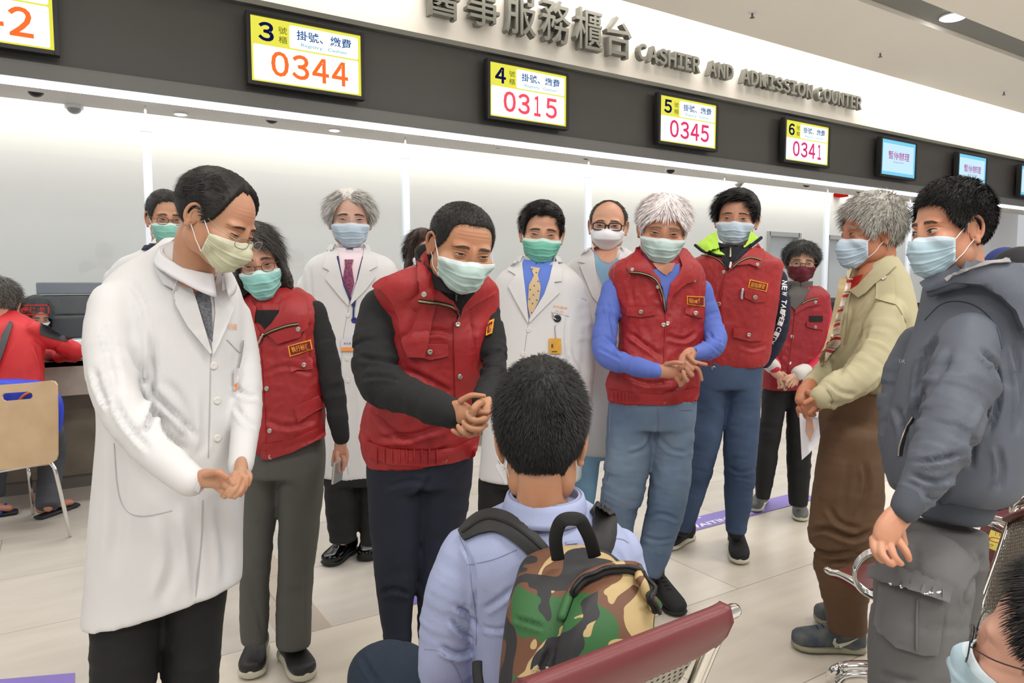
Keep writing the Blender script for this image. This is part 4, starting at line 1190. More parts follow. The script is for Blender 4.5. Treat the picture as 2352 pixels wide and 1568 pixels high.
def sole_shoe(p, name, heel, toe, w=.046, h=.075, m=None, sm=None, sole=.022, label=None, laces=True, ankle=None, lacecol=None, toe_h=.045):
    """shoe between two floor points (world xy); parts: sole, upper with tongue and laces"""
    a = np.array([heel[0], heel[1], 0.0]); b = np.array([toe[0], toe[1], 0.0]); L = np.linalg.norm(b - a); t = (b - a) / L; sd = np.cross([0, 0, 1.0], t)
    def ring(u, w_, z0, z1, n=20, e=2.6):
        q = np.arange(n) * 2 * math.pi / n; c_, s_ = np.cos(q), np.sin(q)
        x = w_ * np.sign(c_) * np.abs(c_) ** (2 / e); z = (z0 + z1) / 2 + (z1 - z0) / 2 * np.sign(s_) * np.abs(s_) ** (2 / e)
        return a + t * (u * L) + x[:, None] * sd + z[:, None] * np.array([0, 0, 1.0])
    us = [-.01, .02, .10, .25, .40, .55, .70, .82, .92, .98, 1.0]
    ws = [.25, .62, .76, .76, .74, .84, .95, .95, .82, .5, .2]
    hs = [.55, .9, 1.0, 1.0, .95, .78, .62, .55, .50, .42, .3]
    def build(us, ws, zz0, zz1):
        V = np.array([ring(u, w * k, z0, z1) for u, k, z0, z1 in zip(us, ws, zz0, zz1)])
        v = V.reshape(-1, 3); n = 20; m_ = len(us); kk = len(v); v = np.vstack([v, V[0].mean(0), V[-1].mean(0)])
        f = grid_faces(m_, n, cv=True)
        for j in range(n): f += [(kk, j, (j + 1) % n), (kk + 1, (m_ - 1) * n + (j + 1) % n, (m_ - 1) * n + j)]
        return v, f
    so = build(us, [k * 1.06 for k in ws], [.001] * 3 + [.002] * 4 + [.003, .005, .008, .012], [sole] * 8 + [sole + .002, sole + .003, sole + .003])
    up = build(us, ws, [sole * .6] * 11, [sole + h * k for k in hs])
    ex = [up]
    if ankle is not None:
        ex.append(tube3(np.array([a + t * L * .2 + np.array([0, 0, .03]), a + t * L * .22 + np.array([0, 0, h + sole]), ankle]), [w * .8, w * .82, w * .8], 16))
    v, f = remesh(ex, .0045, 4)
    uo = p.part('shoe', v, f, m, label=label)
    p.hits['shoe'] = (BVHTree.FromPolygons(v.tolist(), f), v)
    p.part('sole', so[0], so[1], sm, parent=uo)
    if laces:
        for i in range(5):
            u = .36 + .07 * i
            z = sole + h * float(np.interp(u, us, hs))
            c_ = a + t * (u * L); l_ = w * .36
            pts = np.array([c_ - sd * l_ + np.array([0, 0, z - .006]), c_ + np.array([0, 0, z + .003]) + t * .006, c_ + sd * l_ + np.array([0, 0, z - .006])])
            v, f = tube3(cr(pts, 4), .0022, 6); p.part('lace', v, f, lacecol or m, parent=uo)
    return uo
# ================================================================ THE PEOPLE
WHITE = mat('coat_cotton', (0.835, 0.835, 0.84), 0.75, bump=(420, .12, .0006))
WHITE2 = mat('shirt_white', (0.90, 0.90, 0.92), 0.7, bump=(500, .1, .0005))
RED = mat('vest_nylon', (0.64, 0.14, 0.155), 0.55, bump=(70, .30, .004), var=(9, .88))
RED2 = mat('vest_nylon_deep', (0.60, 0.10, 0.155), 0.55, bump=(70, .30, .004), var=(9, .88))
BLACKK = mat('black_knit', (0.085, 0.09, 0.10), 0.85, bump=(500, .25, .0008))
BLACKC = mat('black_trouser_cloth', (0.06, 0.06, 0.065), 0.8, bump=(400, .1, .0005))
SNAP = mat('snap_metal', (0.75, 0.72, 0.68), .28, .9)
ZIP = mat('zip_brass', (0.62, 0.57, 0.44), .35, .8, bump=(900, .8, .001))
ZTAPE = mat('zip_tape', (0.05, 0.045, 0.05), .8)
BADGE = mat('badge_maroon', (0.47, 0.08, 0.13), .8, bump=(500, .3, .0005))
GOLD = mat('gold_thread', (0.93, 0.64, 0.10), .6, bump=(600, .4, .0005))
BTN = mat('pearl_button', (0.84, 0.83, 0.81), .25)
SOLEW = mat('sole_offwhite', (0.80, 0.78, 0.71), .6); SOLEB = mat('sole_black', (0.07, 0.07, 0.07), .6)
SHOEB = mat('shoe_black_knit', (0.075, 0.075, 0.08), .75, bump=(500, .4, .001))
PATENT = mat('shoe_patent_black', (0.03, 0.03, 0.035), .12)
ORTHREAD = mat('orange_thread', (0.92, 0.66, 0.42), .8)
def bx(a, b, c, d): return [(a, b), (c, b), (c, d), (a, d)]
def legs(p, name, m, hip, L1, L2, yaw=0, wr=.005, tor=.003, seed=0, folds=(), voxel=.008, lfreq=(16, 7), flat=1.0):
    parts = []; lm = []
    if hip: parts.append(p.loft(hip, yaw))
    for L_ in (L1, L2):
        if not L_: continue
        t = [((a[1] + a[2]) / 2, a[0], a[3] if len(a) > 3 else 0, (a[2] - a[1]) / 2) for a in L_]
        parts.append(p.tubepx(t, 22, flat, capf=.12)); lm.append(t)
        p.core.append(p.tubepx([(x, y + (12 if i == 0 else 0), d_, r * .45) for i, (x, y, d_, r) in enumerate(t)], 10))
    return p.garment(name, parts, m, voxel=voxel, limbs=lm, wr=wr, tor=tor, seed=seed, folds=folds, lfreq=lfreq)
def armcore(p, A): p.core.append(p.tubepx([(x, y, d_, r * .55) for x, y, d_, r in A], 10))
def name_badge(p, quad, text, targets, parent=None):
    cx, cy = np.mean(quad, 0); q2 = [(cx + (x - cx) * .9, cy + (y - cy) * .82) for x, y in quad]
    b = p.patch('name_badge', quad, targets, GOLD, off=.004, th=.003, parent=parent)
    p.patch('badge_field', q2, targets, BADGE, off=.0052, th=.002, parent=b)
    q3 = [(cx + (x - cx) * .76, cy + (y - cy) * .56) for x, y in quad]
    p.drape_text('badge_text', text, q3, targets, GOLD, off=.0068, bold=.004, parent=b)
def zipper(p, pts, targets, r=.0028, parent=None):
    z = p.cord('zip_tape', pts, targets, ZTAPE, r=r * 2.0, off=.002, flat=.35, parent=parent); p.cord('zip_teeth', pts, targets, ZIP, r=r, off=.0045, parent=z)

# ---------------------------------------------------------------- 1 doctor, yellow mask, nearest left
p = Person('doc1', 1.72, 'person in long white coat, grey tie and pale yellow mask, leaning forward at far left', (0.75, 0.55, 0.42), base_px=(370, 900)).start()
p.head((393, 379, 603, 626), yaw=56, pitch=31, roll=-2, mask='yellow', hair=[(0, 66), (15, 70), (30, 66), (44, 56), (52, 40), (58, 20), (66, 0), (76, -10), (82, 12), (100, 16), (108, -8), (118, -30), (135, -40), (180, -46)], haircol=(0.085, 0.075, 0.07), hairT=(.020, .013), eyes='closed', glasses=dict(col=(.62, .60, .56), met=1, r=.0011, w=.023, h=.015, drop=.007, y=.012), strands=7000, hairlen=.026, lift=.35, flow='back', hairjit=.8, dd=-.12, style=dict(wrinkle=.6))
nk = p.w(445, 655, -.02); p.neck(nk)
ra = [(262, 700, -.10, 62), (248, 800, -.14, 60), (268, 915, -.17, 58), (330, 1010, -.19, 50), (400, 1075, -.21, 44), (438, 1105, -.22, 40)]
la = [(548, 720, .07, 30), (562, 810, .06, 34), (570, 920, .03, 34), (562, 1000, -.02, 33), (553, 1070, -.07, 30)]
armcore(p, ra); armcore(p, la)
p.trunk([(440, 700, .0, 70), (400, 850, .0, 100), (375, 1000, .03, 110), (370, 1150, .05, 100)])
legs(p, 'trousers', BLACKC, [(1180, 270, 480, .06, .4), (1330, 260, 490, .06, .4)], [(1330, 210, 372, .02), (1460, 207, 366, .02), (1600, 206, 358, .02), (1780, 210, 345, .03), (1900, 215, 340, .03)],
     [(1330, 362, 528, .12), (1460, 370, 512, .12), (1600, 375, 500, .12), (1780, 380, 490, .14), (1860, 385, 485, .14)], seed=1)
coat = [(548, 378, 432, .04, .8), (575, 345, 470, .03, .7), (612, 280, 522, .02, .62), (650, 235, 545, .01, .6), (700, 208, 562, .0, .62), (770, 205, 570, .0, .62), (860, 215, 572, .01, .62), (960, 222, 575, .02, .62), (1060, 214, 572, .03, .62),
        (205, 1160, 562, 1150, .03, .6), (197, 1260, 557, 1245, .04, .58), (188, 1360, 556, 1320, .05, .58), (182, 1412, 554, 1352, .05, .58)]
coat = [r_ if len(r_) == 6 else (r_[1], r_[0], r_[2], r_[0], r_[3], r_[4]) for r_ in coat]
p.garment('lab_coat', [p.loft(coat, yaw=32), p.tubepx(ra, 22), p.tubepx(la, 18)], WHITE, voxel=.0075, limbs=[ra, la], wr=.0022, tor=.003, tfreq=(5, 5, 1.6), seed=2, smooth=6,
    folds=[([(345, 740), (352, 860), (345, 960), (330, 1000)], .014, 10), ([(300, 800), (350, 900), (410, 960), (455, 1010)], .010, 10), ([(255, 900), (290, 970), (350, 1040)], .008, 10),
           ([(236, 740), (262, 820), (280, 900)], .006, 9), ([(380, 870), (420, 930), (440, 1010)], .006, 14), ([(215, 840), (232, 900), (256, 945)], .008, 9), ([(300, 640), (330, 700), (345, 760)], .006, 12),
           ([(355, 920), (385, 1000), (440, 1040)], .008, 9), ([(465, 900), (470, 1000), (455, 1050)], .005, 12), ([(540, 930), (560, 960), (590, 985)], .006, 8), ([(532, 880), (560, 905), (592, 912)], .006, 8),
           ([(270, 1000), (275, 1150), (262, 1330)], .006, 22), ([(380, 1180), (400, 1280), (370, 1390)], .007, 20), ([(430, 1140), (445, 1250), (455, 1380)], .007, 16), ([(500, 1150), (515, 1250), (520, 1340)], .006, 16)])
T = ['lab_coat']
p.patch('shirt_front', [(440, 652), (462, 640), (505, 628), (520, 665), (500, 720), (487, 790), (470, 770), (446, 700)], T, WHITE2, off=.006)
p.patch('necktie', [(448, 648), (478, 642), (478, 672), (484, 700), (486, 785), (478, 775), (460, 720), (448, 690), (452, 672)], T, mat('tie_grey', (0.46, 0.47, 0.49), .6, var=(220, .6, (.30, .31, .34))), off=.013, th=.006, puff=.003)
p.collar('shirt_collar', p.w(450, 640, -.03), .066, .074, .040, WHITE2, yaw=38, gap=24, flare=.012, drop=.030, points=.9, tiltf=.028, back=.012)
p.patch('coat_lapel', [(394, 560), (412, 545), (425, 620), (452, 700), (484, 808), (481, 812), (430, 750), (402, 700), (400, 668), (375, 655), (362, 632), (352, 596), (368, 572)], T, WHITE, off=.015, th=.007, puff=.002)
p.cord('coat_seam', [(404, 604), (408, 640), (402, 662), (400, 690)], ['lab_coat', '_coat_lapel'], WHITE, r=.0016, off=.006)
p.patch('coat_lapel', [(500, 622), (520, 640), (530, 668), (521, 690), (535, 705), (522, 740), (500, 790), (486, 818), (484, 790), (492, 720), (488, 660)], T, WHITE, off=.013, th=.007)
p.cord('coat_seam', [(484, 812), (482, 900), (481, 980), (478, 1050)], T, mat('seam_shade', (0.70, 0.70, 0.71), .8), r=.0016, off=.0)
p.cord('coat_seam', [(466, 1150), (462, 1250), (447, 1384)], T, MATS['seam_shade'], r=.002, off=.0)
p.button([(491, 840), (499, 920), (500, 1006)], T, BTN, r=.009)
p.cord('pocket_seam', [(262, 1018), (270, 1120), (290, 1172), (330, 1185), (395, 1172)], T, MATS['seam_shade'], r=.0012, off=.0005)
p.cord('pocket_seam', [(521, 780), (548, 808), (556, 804)], T, MATS['seam_shade'], r=.0012, off=.001)
p.drape_text('embroidery', '主任醫', [(524, 741), (545, 743), (545, 757), (524, 755)], T, ORTHREAD, off=.004)
b = p.patch('id_card', bx(534, 845, 548, 897), T, mat('card_clear', (0.80, 0.79, 0.80), .25), off=.012, th=.002)
p.patch('card_band', bx(536, 880, 548, 896), T, mat('card_orange', (0.90, 0.55, 0.33), .4), off=.0135, th=.002, parent=b)
p.cord('badge_clip', [(552, 780), (550, 805), (543, 845)], T, chrome, r=.0022, off=.008, parent=b)
p.patch('cuff_edge', [(455, 1130), (472, 1086), (466, 1078), (448, 1126)], T, WHITE2, off=.002, th=.004)
p.hand([[(520, 1100, -.235, 11), (535, 1112, -.24, 9), (538, 1126, -.235, 8)], [(518, 1112, -.24, 10), (530, 1126, -.24, 9), (528, 1136, -.23, 7)], [(500, 1118, -.235, 10), (518, 1134, -.235, 8), (512, 1138, -.225, 7)], [(470, 1090, -.25, 9), (500, 1084, -.265, 9), (520, 1096, -.262, 8)]],
       [([(446, 1104, -.215, 21), (475, 1098, -.23, 25), (505, 1102, -.24, 22)], .75)])
p.hand([[(556, 1082, -.15, 11), (572, 1092, -.17, 9), (568, 1112, -.19, 8)], [(540, 1090, -.20, 11), (535, 1110, -.235, 9), (524, 1128, -.245, 8), (516, 1140, -.24, 7)], [(548, 1100, -.21, 11), (540, 1120, -.24, 9), (528, 1138, -.245, 8)], [(558, 1105, -.20, 11), (552, 1125, -.23, 9), (538, 1140, -.24, 8)], [(563, 1098, -.19, 10), (562, 1118, -.21, 8), (552, 1136, -.22, 7)]],
       [([(553, 1062, -.09, 17), (553, 1080, -.14, 21), (550, 1098, -.19, 20)], .8)])
for xa in ((270, .03), (430, .14)):
    q = P(xa[0], 1800, p.d + xa[1]); q2 = q + np.array([.05, -.02, 0]); sole_shoe(p, 'shoe', (q[0], q[1]), (q[0] + .17, q[1] - .16), m=PATENT, sm=SOLEB, ankle=np.array([q[0] + .04, q[1] - .03, .14]))
p.finish()

# ---------------------------------------------------------------- 2 doctor half hidden behind the first
p = Person('doc2', 2.9, 'person in white coat, dark-framed glasses and green mask, mostly hidden behind the yellow-masked doctor', (0.76, 0.57, 0.44), base_px=(355, 900)).start()
p.head((334, 433, 424, 566), yaw=12, pitch=8, mask='green', hair='short', haircol=(0.17, 0.165, 0.165), hairT=(.014, .009), glasses=dict(col=(.25, .2, .2), r=.0010), strands=4000, hairlen=.014, lift=.4, res=.7)
nk = p.w(378, 600); p.neck(nk)
la = [(262, 640, -.02, 25), (250, 740, -.02, 24), (262, 850, -.04, 22), (300, 930, -.12, 18)]; ra = [(496, 640, .0, 25), (505, 740, .0, 24), (500, 850, -.04, 22), (470, 930, -.1, 18)]
armcore(p, la); armcore(p, ra)
p.trunk([(378, 620, 0, 40), (375, 900, 0, 60)])
p.garment('lab_coat', [p.loft([(560, 345, 412, .02, .8), (578, 315, 445, .01, .7), (600, 268, 486, 0, .6), (650, 246, 505, 0, .55), (760, 256, 500, 0, .55), (900, 258, 498, 0, .55), (1080, 250, 505, 0, .55)]), p.tubepx(la), p.tubepx(ra)], WHITE, voxel=.011, limbs=[la, ra], wr=.006, tor=.003, tfreq=(6, 6, 2), seed=3,
          folds=[([(268, 620), (262, 680), (270, 740)], .006, 5), ([(330, 600), (322, 640), (330, 700)], .004, 5)])
p.collar('shirt_collar', p.w(378, 583), .064, .070, .035, mat('collar_navy', (0.09, 0.11, 0.22), .8), gap=30, drop=.02)
p.patch('coat_lapel', [(345, 558), (357, 545), (362, 580), (372, 640), (360, 660), (340, 620), (335, 590)], ['lab_coat'], WHITE, off=.008, th=.006)
legs(p, 'trousers', BLACKC, None, [(1060, 290, 372), (1200, 300, 362), (1330, 305, 350), (1400, 308, 346)], [(1060, 375, 460), (1200, 385, 452), (1330, 392, 446), (1400, 395, 444)], seed=3)
for x in (328, 420):
    q = P(x, 1400, p.d); sole_shoe(p, 'shoe', (q[0], q[1]), (q[0] - .05, q[1] - .25), m=PATENT, sm=SOLEB)
p.finish()

# ---------------------------------------------------------------- 3 woman in red vest
p = Person('wom3', 2.45, 'person with dark bobbed hair, mint mask, red vest over black sleeves, beside yellow-masked doctor', (0.77, 0.58, 0.47), base_px=(640, 1200)).start()
p.head((536, 506, 668, 691), yaw=-4, pitch=12, roll=9, mask='mint', hair='bob', haircol=(0.11, 0.10, 0.095), hairT=(.020, .014), hairlen=.05, lift=.02, hairjit=.35, flow='part', glasses=dict(col=(.35, .12, .16), r=.0011, w=.022, h=.015), strands=6000, greycol=(.3, .29, .28), eyes='smile', dd=-.04)
nk = p.w(630, 712); p.neck(nk, r=.050, r2=.056)
la = [(722, 715, .0, 28), (742, 790, .0, 30), (762, 880, -.02, 27), (776, 960, -.03, 23), (784, 1003, -.03, 19)]; ra = [(560, 715, .02, 26), (545, 800, .03, 27), (540, 900, .02, 24), (545, 990, 0, 20)]
armcore(p, la); armcore(p, ra); p.trunk([(635, 740, 0, 50), (645, 900, 0, 65), (650, 1030, 0, 62)])
p.garment('black_top', [p.loft([(668, 600, 672, .02, .8), (700, 570, 715, .02, .6), (800, 565, 725, .02, .5)]), p.tubepx(la), p.tubepx(ra)], BLACKK, limbs=[la, ra], wr=.006, seed=4)
p.garment('red_vest', [p.loft([(662, 585, 686, .03, .8), (682, 560, 716, .02, .66), (712, 548, 732, .0, .58), (780, 548, 732, 0, .56), (860, 552, 742, 0, .56), (940, 558, 745, .0, .56), (990, 556, 746, 0, .58), (556, 1052, 746, 1000, .01, .56)] , yaw=-5)], RED, seed=5, tor=.005, tfreq=(9, 9, 6), crinkle=.0022,
          folds=[([(705, 700), (712, 800), (735, 860)], .006, 8), ([(600, 860), (660, 840), (720, 860)], .005, 8), ([(600, 960), (660, 980), (730, 960)], .006, 9)])
T = ['red_vest']
p.patch('neck_opening', [(590, 712), (645, 712), (628, 742), (612, 762), (600, 745), (582, 735)], T, BLACKK, off=.004)
p.patch('vest_collar', [(650, 682), (672, 672), (700, 690), (712, 735), (688, 775), (640, 790), (606, 762), (624, 742), (640, 720)], T, RED, off=.012, th=.007, puff=.003)
p.patch('vest_collar', [(575, 690), (590, 705), (585, 740), (600, 765), (592, 792), (570, 780), (560, 730)], T, RED, off=.010, th=.007, puff=.003)
zipper(p, [(684, 744), (660, 748), (630, 758), (608, 768), (600, 778)], ['red_vest', '_vest_collar']); zipper(p, [(604, 776), (590, 768), (574, 762)], ['red_vest', '_vest_collar'])
p.cord('zip_pull', [(606, 768), (600, 780), (594, 794)], ['red_vest', '_vest_collar'], SNAP, r=.004, off=.009, flat=.5)
p.button([(685, 756)], ['red_vest', '_vest_collar'], SNAP, r=.0085)
p.button([(613, 892), (620, 989), (622, 1049)], T, SNAP, r=.0085, th=.005, name='snap')
name_badge(p, [(661, 795), (714, 779), (718, 802), (666, 819)], '執行秘書', T)
f = p.patch('pocket_flap', [(664, 832), (714, 820), (718, 846), (668, 853)], T, RED, off=.009, th=.006); p.button([(698, 838)], ['_pocket_flap', 'red_vest'], SNAP, r=.008, th=.005, name='snap', parent=f)
f = p.patch('pocket_flap', [(675, 935), (730, 908), (741, 934), (684, 968)], T, RED, off=.010, th=.006); p.button([(712, 938)], ['_pocket_flap', 'red_vest'], SNAP, r=.008, th=.005, name='snap', parent=f)
p.cord('vest_placket', [(598, 795), (606, 900), (612, 1050)], T, RED, r=.002, off=.002)
p.patch('hem_band', [(600, 1020), (660, 1012), (744, 975), (746, 1003), (668, 1040), (616, 1056), (600, 1054)], T, RED, off=.006, th=.006)
GREYT = mat('trousers_grey', (0.335, 0.335, 0.32), .85, bump=(500, .15, .0005))
legs(p, 'trousers', GREYT, [(985, 565, 742, .02, .6), (1040, 556, 748, .02, .6), (1090, 552, 746, .02, .62)], [(1090, 553, 650, .02), (1180, 556, 636, .02), (1300, 552, 622, .0), (1400, 548, 618, .0), (1474, 552, 616, .0)],
     [(1090, 640, 746, .02), (1180, 640, 738, .02), (1300, 638, 722, .02), (1400, 634, 716, .02), (1482, 633, 714, .02)], seed=6, wr=.004, folds=[([(625, 1120), (660, 1110), (700, 1150)], .004, 8), ([(560, 1320), (590, 1400), (605, 1460)], .004, 7), ([(700, 1200), (700, 1320), (696, 1460)], .003, 6)])
p.hand([[(782, 1040, -.03, 5.5), (790, 1060, -.035, 5), (788, 1078, -.04, 4.5)], [(774, 1040, -.04, 5.5), (776, 1062, -.055, 5), (778, 1082, -.055, 4.2)], [(770, 1036, -.03, 5.5), (766, 1056, -.03, 5), (764, 1068, -.035, 4.2)], [(790, 1034, -.02, 5.5), (796, 1054, -.02, 4.6), (792, 1070, -.03, 4.2)], [(794, 1030, -.01, 5), (798, 1046, -.01, 4.2), (795, 1060, -.02, 4)]],
       [([(783, 1006, -.03, 13), (782, 1022, -.03, 15), (782, 1038, -.03, 14)], .6)])
for (h_, t_), lb in zip([((598, 1480), (575, 1562)), ((655, 1490), (706, 1566))], ('', '')):
    a, b_ = onz(h_[0], h_[1] + 12, 0), onz(t_[0], t_[1] + 4, 0)
    sole_shoe(p, 'shoe', a[:2], b_[:2], w=.048, h=.06, m=mat('shoe_black_mesh', (0.10, 0.105, 0.11), .35, bump=(300, .9, .002)), sm=SOLEW, sole=.034, laces=False)
p.finish()
ph = P(776, 1082, 2.40)
o_ = empty('smartphone', (ph[0], ph[1], ph[2] - .03), 'thin silver smartphone held in the lowered hand beside grey trousers', 'phone')
Rz = nrm(np.array([R[0], R[1], 0]) * .25 + F * .95 * np.array([1, 1, 0])); upv = nrm(np.array([0, 0, 1.0]) + R * .12); nn_ = np.cross(Rz, upv)
def slab(c, ax, ay, az, a, b_, t):
    v = []
    for k in (-1, 1):
        for i, j in ((-1, -1), (1, -1), (1, 1), (-1, 1)): v.append(c + ax * a * i / 2 + ay * b_ * j / 2 + az * t * k / 2)
    return np.array(v), [(0, 3, 2, 1), (4, 5, 6, 7), (0, 1, 5, 4), (1, 2, 6, 5), (2, 3, 7, 6), (3, 0, 4, 7)]
v, f = slab(ph, Rz, upv, nn_, .066, .075, .008); add('case', v, f, mat('phone_silver', (.72, .72, .72), .3, .7), o_, bevel=.003)
v, f = slab(ph - nn_ * .0045, Rz, upv, nn_, .060, .068, .0012); add('screen_glass', v, f, blackp, o_)

# ---------------------------------------------------------------- 4 silver-haired doctor
def labcoat(p, rows, arms, seed, folds=(), yaw=0, voxel=.010, wr=.007, tor=.003):
    for a in arms: armcore(p, a)
    p.garment('lab_coat', [p.loft(rows, yaw=yaw)] + [p.tubepx(a) for a in arms], WHITE, voxel=voxel, limbs=arms, wr=wr, tor=tor, tfreq=(6, 6, 1.8), seed=seed, folds=folds)
p = Person('doc4', 3.35, 'person with silver side-parted hair, purple tie and blue lanyard, white coat, standing left of centre', (0.80, 0.64, 0.55), base_px=(805, 1000)).start()
p.head((748, 431, 859, 569), yaw=2, pitch=4, mask='blue', hair=[(0, 50), (15, 58), (30, 48), (45, 34), (55, 20), (64, 0), (74, -16), (84, 0), (100, 6), (108, -10), (118, -26), (180, -42)], haircol=(0.86, 0.85, 0.83), hairT=(.024, .018), hairlen=.055, lift=.04, flow='part', hairjit=.35, strands=7000, greycol=(.66, .65, .64), browcol=(.1, .09, .08), res=.8, style=dict(jaw=.95))
nk = p.w(803, 598); p.neck(nk)
la = [(706, 655, .0, 24), (694, 740, .0, 24), (698, 840, .0, 22), (712, 930, -.02, 20), (722, 1000, -.03, 17)]; ra = [(900, 650, .02, 24), (908, 740, .02, 24), (905, 850, .0, 22), (890, 940, -.05, 19)]
p.trunk([(803, 620, 0, 40), (800, 950, 0, 55)])
labcoat(p, [(560, 778, 830, .02, .8), (578, 752, 856, .01, .7), (595, 715, 895, 0, .6), (630, 696, 915, 0, .56), (720, 702, 905, 0, .56), (850, 712, 895, 0, .56), (980, 722, 885, 0, .56), (1093, 735, 880, 0, .58)], [la, ra], 7,
        [([(712, 610), (716, 680), (728, 740)], .006, 6), ([(700, 700), (706, 760), (702, 820)], .005, 5), ([(770, 900), (775, 1000), (770, 1085)], .005, 9), ([(830, 850), (835, 960), (838, 1080)], .005, 8)])
T = ['lab_coat']; PINKS = mat('shirt_pale_pink', (0.90, 0.83, 0.86), .7)
p.patch('shirt_front', [(773, 575), (835, 575), (828, 620), (802, 690), (780, 620)], T, PINKS, off=.004)
p.patch('necktie', [(792, 597), (812, 597), (808, 612), (814, 650), (803, 690), (788, 640), (793, 612)], T, mat('tie_purple', (0.40, 0.09, 0.26), .55, var=(120, 1.0, (.55, .3, .42))), off=.010, th=.006, puff=.002)
p.collar('shirt_collar', p.w(803, 582), .062, .070, .034, PINKS, gap=26, drop=.028, points=.8, tiltf=.010)
for Lp in ([(772, 566), (779, 574), (776, 600), (788, 650), (802, 690), (800, 702), (780, 680), (748, 640), (757, 622), (742, 614), (752, 580)], [(836, 566), (848, 574), (860, 590), (866, 612), (848, 622), (862, 636), (840, 665), (806, 700), (806, 690), (822, 640), (834, 590)]):
    p.patch('coat_lapel', Lp, T, WHITE, off=.010, th=.006)
for ln in ([(776, 590), (786, 640), (800, 672), (812, 704)], [(834, 592), (822, 640), (814, 704)]):
    p.cord('lanyard', ln, ['lab_coat', '_coat_lapel', '_necktie'], mat('lanyard_navy', (0.16, 0.20, 0.38), .7), r=.0045, off=.006, flat=.35)
p.cord('lanyard', [(813, 704), (812, 730)], T, MATS['lanyard_navy'], r=.004, off=.006)
p.button([(814, 735)], T, mat('reel_blue', (.15, .18, .5), .3), r=.014, th=.006, name='badge_reel')
p.button([(799, 724), (798, 824), (799, 874)], T, BTN, r=.011)
b = p.patch('id_card', bx(784, 778, 813, 806), T, mat('card_white', (0.82, 0.82, 0.86), .3), off=.009, th=.002); p.patch('card_band', bx(784, 797, 813, 806), T, mat('card_orange2', (0.93, 0.60, 0.30), .4), off=.0105, th=.002, parent=b)
p.collar('coat_collar', p.w(803, 584, .01), .080, .086, .045, WHITE, gap=100, flare=.016, drop=.03, th=.006)
p.drape_text('card_text', '姓 名 章', [(790, 786), (806, 786), (806, 791), (790, 791)], T, blackp, off=.012, parent=b)
p.cord('coat_seam', [(801, 702), (786, 800), (785, 950), (800, 1090)], T, MATS['seam_shade'], r=.0018, off=0)
legs(p, 'trousers', BLACKC, [(1050, 740, 878, 0, .6), (1110, 742, 878, 0, .6)], [(1100, 744, 820, 0), (1170, 748, 820, 0), (1240, 757, 820, 0)], [(1100, 820, 880, .04), (1170, 824, 875, .04), (1250, 828, 868, .04)], seed=7)
a, b_ = onz(812, 1262, 0), onz(750, 1304, 0); sole_shoe(p, 'shoe', a[:2], b_[:2], w=.052, h=.07, m=PATENT, sm=SOLEB, sole=.026, ankle=p.w(790, 1230, 0))
a, b_ = onz(848, 1258, 0), onz(842, 1292, 0); sole_shoe(p, 'shoe', a[:2], b_[:2], w=.05, h=.07, m=PATENT, sm=SOLEB, sole=.026)
p.hand([[(722, 1020, -.03, 6), (724, 1040, -.03, 5)], [(728, 1020, -.03, 6), (730, 1042, -.03, 5)]], [([(722, 1000, -.03, 12), (724, 1018, -.03, 12)], .6)], voxel=.003)
p.finish()

# ---------------------------------------------------------------- 5 brown-haired head in the second row
p = Person('wom5', 3.75, 'person with reddish-brown hair and white mask, only the head showing behind the centre man', (0.80, 0.62, 0.54), base_px=(975, 900)).start()
p.head((925, 522, 1018, 640), yaw=15, pitch=0, mask='white', hair='bob', haircol=(0.25, 0.15, 0.11), hairT=(.022, .016), hairlen=.05, lift=.05, hairjit=.4, flow='part', strands=4500, greycol=(.10, .07, .06), res=.6)
p.neck(p.w(972, 665), r=.048)
p.trunk([(972, 680, 0, 30), (972, 900, 0, 45)])
p.garment('white_top', [p.loft([(650, 945, 1000, 0, .8), (670, 910, 1035, 0, .6), (720, 905, 1040, 0, .5), (900, 915, 1030, 0, .5)])] + arms2(p, 972, 68, 700, 890, 19), WHITE, voxel=.013, seed=8)
legs(p, 'trousers', BLACKC, [(880, 915, 1030, 0, .5), (940, 918, 1028, 0, .5)], [(920, 920, 972), (1080, 925, 965), (1230, 930, 960)], [(920, 974, 1028), (1080, 980, 1022), (1230, 985, 1018)], seed=8, voxel=.012)
for x in (945, 1000):
    q = P(x, 1225, p.d); sole_shoe(p, 'shoe', (q[0], q[1]), (q[0] - .03, q[1] - .24), m=SHOEB, sm=SOLEB, laces=False)
p.finish()
# ---------------------------------------------------------------- 6 centre man, red vest, leaning
NAVYJ = mat('jeans_dark_navy', (0.085, 0.105, 0.17), .85, bump=(500, .25, .0006), var=(6, .8))
p = Person('man6', 2.0, 'leaning person in red vest over black sweater, cropped hair, pale mask, clasped hands', (0.72, 0.52, 0.38), base_px=(960, 1100)).start()
p.head((984, 462, 1141, 676), yaw=22, pitch=20, roll=-6, mask='pale', hair=[(0, 49), (25, 49), (38, 47), (47, 42), (54, 18), (64, 4), (72, -6), (80, -8), (84, 14), (100, 16), (108, -6), (118, -26), (135, -37), (180, -42)], haircol=(0.12, 0.115, 0.11), hairT=(.008, .004), hairlen=.007, lift=.9, strands=8000, eyes='smile', hairjit=.4, style=dict(w=1.04, cheek=1.2, wrinkle=1.1, jaw=1.15), dd=-.16, browT=1.1)
nk = p.w(1030, 655, -.08); p.neck(nk, r=.062, r2=.066)
ra = [(880, 712, -.02, 52), (862, 790, -.08, 49), (872, 873, -.13, 52), (945, 912, -.24, 44), (1010, 938, -.31, 38), (1042, 950, -.34, 33)]
la = [(1118, 700, .03, 26), (1133, 790, -.02, 27), (1136, 850, -.09, 28), (1122, 893, -.19, 27), (1108, 920, -.26, 23)]
